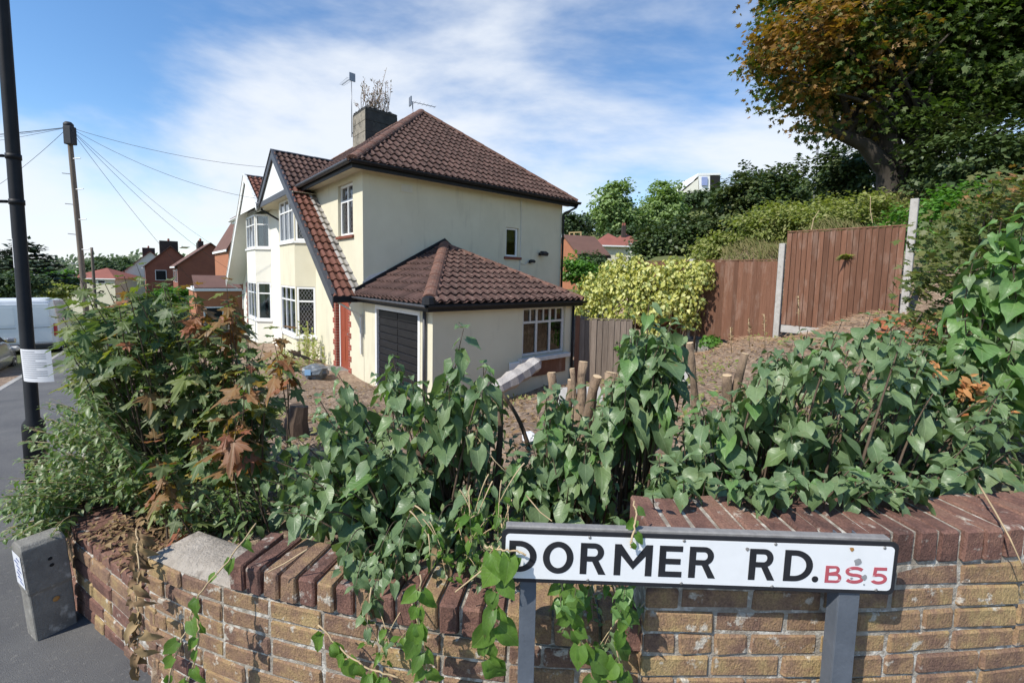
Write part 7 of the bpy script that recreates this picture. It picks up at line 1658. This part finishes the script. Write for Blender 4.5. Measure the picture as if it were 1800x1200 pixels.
def bush(name, label, px, py, D, rx, ry, rz, n_, size, per, spread, lm, sub=6, seed=1, group=None, flat=.0, cat='tree', tms=TC):
    qq = random.Random(seed); c = at(px, py, D); lobes = [(c, (rx*.75, ry*.75, rz*.8))]
    for i in range(sub):
        a = qq.uniform(0, 6.28); lobes.append((c + Vector((math.cos(a)*rx*.55, math.sin(a)*ry*.5, qq.uniform(-.35,.45)*rz)), (rx*qq.uniform(.35,.5), ry*qq.uniform(.35,.5), rz*qq.uniform(.35,.55))))
    g_ = Vector((c.x, c.y, min(gz(c.x, c.y), c.z-rz*.8)))
    return tree(name, label, g_, [([g_-ZV*.3, g_.lerp(c,.6), c+ZV*rz*.3], max(.06, rx*.055))], lobes, n_, size, per, spread, lm, tms, group, 'bark_tree', seed, 5, cat)
ev = 'dark evergreens on the hillside'
bush('evergreen_tree', 'broad dark evergreen tree on the hillside below the white building', 1348, 366, 26, 3.1, 3.0, 3.0, 360, .26, 46, .55, 'evergreen', 8, 11, ev)
bush('evergreen_tree', 'lower dark evergreen sloping down towards the red roofed house', 1225, 420, 28, 2.6, 2.4, 1.9, 170, .26, 42, .55, 'evergreen', 7, 12, ev)
bush('evergreen_tree', 'smallest dark evergreen above the yellow ivy', 1160, 440, 27, 1.9, 1.8, 1.9, 130, .24, 42, .5, 'evergreen', 5, 13, ev)
bush('evergreen_tree', 'rounded dark evergreen between the lamp column and the big trunk', 1512, 312, 20, 2.1, 1.9, 1.8, 200, .20, 42, .42, 'evergreen', 6, 14, ev)
bush('evergreen_tree', 'dark evergreen mass under the right side of the big maple', 1720, 290, 12, 2.6, 1.6, 1.7, 330, .14, 48, .36, 'evergreen', 8, 15, ev)
bush('evergreen_tree', 'dark evergreen behind the big maple trunk', 1640, 330, 15, 1.5, 1.4, 1.2, 120, .16, 40, .36, 'evergreen', 5, 16, ev)
sb = 'scrub on the grassy bank'
bush('bank_scrub', 'light green scrub bush on the bank above the lower fence', 1360, 405, 14, 1.7, 1.1, 1.05, 190, .11, 46, .34, 'bank', 6, 21, sb, cat='bush')
bush('bank_scrub', 'light green scrub mound above the tall fence panel', 1490, 388, 12.6, 2.2, 1.0, .75, 220, .10, 46, .32, 'bank', 8, 22, sb, cat='bush')
bush('bank_scrub', 'bright green scrub beside the tall concrete fence post', 1635, 390, 9, .8, .8, .9, 70, .09, 40, .22, 'ivy_green', 5, 23, sb, cat='bush')
bush('bank_scrub', 'grey green scrub between the dark evergreens and the ivy', 1270, 438, 15, 1.2, 1.0, .7, 110, .12, 40, .3, 'bank', 5, 24, sb, cat='bush')
lv = []
for i in range(12000):
    x, y = q.uniform(1270, 1640), q.uniform(360, 470); D = q.uniform(10.8, 14.5); p_ = at(x, 450, D); p_.z = gz(p_.x, p_.y); a = q.uniform(0,6.28); lv.append((p_, Vector((math.cos(a)*.35, math.sin(a)*.35, 1)).normalized(), Vector((q.uniform(-.5,.5),-1,.1)), q.uniform(.10,.30)))
me = scatter('bank_grass', [leaf_oval(0,.045,.6)], lv, LM['grass']); o = bpy.data.objects.new('bank_grass', me); COL.objects.link(o); tag(o, 'long dry grass on the bank behind the fence', 'grass', None, 'stuff')
for i, (pts, lab) in enumerate((([(1520,415,10.6), (1560,390,10.6), (1600,368,10.6)], 'long bleached stem slanting over the tall fence panel'), ([(1425,410,11), (1430,385,11), (1440,370,11)], 'short bleached stem upright behind the tall fence panel'), ([(1535,400,10.8), (1530,370,10.8), (1530,345,10.8)], 'thin bleached stem standing left of the big trunk'))): drystem(lab, pts, .012)
# pale trees and far trees
pt = 'pale trees on the far hillside'
bush('pale_tree', 'tall pale green tree rising right of the house roof', 1078, 368, 62, 3.8, 3.2, 4.7, 260, .45, 44, .8, 'poplar', 8, 31, pt)
bush('pale_tree', 'second pale green tree nearer the white building', 1158, 370, 64, 3.9, 3.2, 4.7, 260, .45, 44, .8, 'poplar', 8, 32, pt)
bush('far_tree', 'far trees hiding the foot of the white hilltop building', 1222, 352, 105, 7.5, 4, 2.6, 200, .7, 34, 1.1, 'fartree', 8, 44)
bush('far_tree', 'small dark tree just behind the house rear corner', 1015, 400, 55, 2.2, 2, 2.2, 90, .4, 34, .7, 'fartree', 5, 33)
bush('far_tree', 'green trees filling the slope above the red roofed house', 1110, 420, 56, 3.4, 2.5, 1.8, 130, .4, 34, .7, 'fartree', 6, 34)
bush('far_tree', 'dark shrub beside the cream red roofed house', 1140, 440, 40, 1.6, 1.6, 1.4, 80, .3, 34, .5, 'fartree', 5, 35)
bush('garden_shrub', 'green shrub at the foot of the house corner before the brick gable', 1020, 478, 19, 1.0, .8, .8, 80, .14, 36, .3, 'ivy_green', 5, 36, None, cat='bush')
bush('garden_shrub', 'dark green shrub leaning on the orange brick gable', 1045, 462, 24, .8, .8, .7, 60, .16, 36, .3, 'fartree', 5, 37, None, cat='bush')
bush('far_tree', 'round dark tree beyond the second telegraph pole', 186, 474, 85, 4.6, 4, 2.8, 150, .6, 34, 1.0, 'fartree', 6, 38)
bush('far_tree', 'smaller dark tree left of the terraced chimneys', 215, 470, 95, 3, 3, 2.4, 90, .6, 30, 1.0, 'fartree', 5, 39)
bush('far_tree', 'green tree between the cedar and the red hipped roof', 100, 492, 50, 1.8, 1.8, 1.3, 90, .35, 34, .6, 'ivy_green', 5, 40)
bush('garden_shrub', 'green hedge before the brick house down the street', 300, 520, 45, 2.2, 1.5, 1.0, 90, .3, 34, .5, 'ivy_green', 5, 41, None, cat='bush')
# cedar: tiers of flat branches
cb = at(40, 520, 42); T = Thing('cedar_tree', 'dark spreading cedar tree behind the white van', 'tree', cb); b = MB(); lv = []; qc = random.Random(8)
top = at(42, 428, 42); b.tube([cb-ZV*1.5, top], [.35,.05], 8)
for i in range(15):
    f = i/14; c = cb.lerp(top, .02+.96*f); rr = 5.0*(1-f)**.75+.35
    for k_ in range(9):
        a = qc.uniform(0,6.28); e = c + Vector((math.cos(a)*rr, math.sin(a)*rr, qc.uniform(-.1,.35))); b.tube([c,e], [.07,.02], 5)
        for j in range(int(34*(1-f)+12)):
            p_ = c.lerp(e, qc.uniform(.2,1.05)) + Vector((qc.gauss(0,.25), qc.gauss(0,.25), qc.gauss(0,.07))); lv.append((p_, Vector((qc.uniform(-1,1), qc.uniform(-1,1), qc.uniform(-.1,.3))).normalized(), ZV+Vector((qc.uniform(-.5,.5), qc.uniform(-.5,.5), 0)), qc.uniform(.28,.55)))
T.part('trunk', b, M['bark_tree'], None, True, fix=False); T.put('crown', scatter('crown', TC, lv, LM['cedar'], T.inv), None, None, None, 'stuff')
bush('garden_shrub', 'dark hedge behind the roof of the white van', 20, 500, 30, 3.5, 1.5, 1.0, 120, .25, 34, .4, 'fartree', 6, 42, None, cat='bush')
bush('garden_shrub', 'pale hedge across the road past the white van', 95, 512, 34, 1.4, 1.2, .6, 60, .25, 30, .4, 'bank', 5, 43, None, cat='bush')
# wooded skyline far off
lv = []; qc = random.Random(18)
for i in range(12000):
    a = qc.uniform(-58, 20); D = qc.uniform(240, 420); x, y = D*math.sin(R(a)), D*math.cos(R(a)); z = qc.uniform(-3, 4 + 5*abs(math.sin(a*.13)))
    lv.append((Vector((x, y, z)), Vector((qc.uniform(-1,1), 0, qc.uniform(-.4,1))).normalized(), Vector((qc.uniform(-.5,.5),-1,.5)), qc.uniform(1.2,2.6)))
me = scatter('far_woods', TC, lv, LM['fartree']); o = bpy.data.objects.new('far_woods', me); COL.objects.link(o); tag(o, 'distant wooded skyline beyond the end of the street', 'woods', None, 'stuff')
# field maple hedge at the right
pH = [(1615,560), (1612,500), (1630,430), (1660,380), (1710,335), (1790,310), (1960,320), (2250,360), (2250,600), (1900,640), (1740,520), (1700,600), (1650,640), (1620,610)]
hg = Thing('maple_hedge', 'field maple hedge with small lobed leaves turning orange at its top', 'hedge', gpt(4.4,4.4)); lv = []; b = MB(); qh = random.Random(13)
for i in range(470):
    x, y = sample(qh, pH); D = qh.uniform(3.6,5.0); tip = at(x, y, D); g_ = gpt(tip.x+qh.uniform(-.2,.2), tip.y+qh.uniform(-.1,.3)); g_.z = min(g_.z, tip.z-.1)
    if i < 90: b.tube([g_, g_.lerp(tip,.6), tip], [.012,.008,.004], 4)
    for j in range(22):
        p_ = tip + Vector((qh.gauss(0,.12), qh.gauss(0,.12), qh.gauss(0,.07))); A_ = Vector((qh.uniform(-1,1), qh.uniform(-1,.4), qh.uniform(-.7,.1))).normalized(); lv.append((p_, A_, ZV+Vector((qh.uniform(-.5,.5), qh.uniform(-.9,.3), 0)), qh.uniform(.055,.10)))
hg.part('stems', b, M['bark'], None, True, fix=False, kind='stuff')
hg.put('foliage', scatter('foliage', TS+[leaf_maple(9,.3)], lv, LM['hedge'], hg.inv), None, None, None, 'stuff')
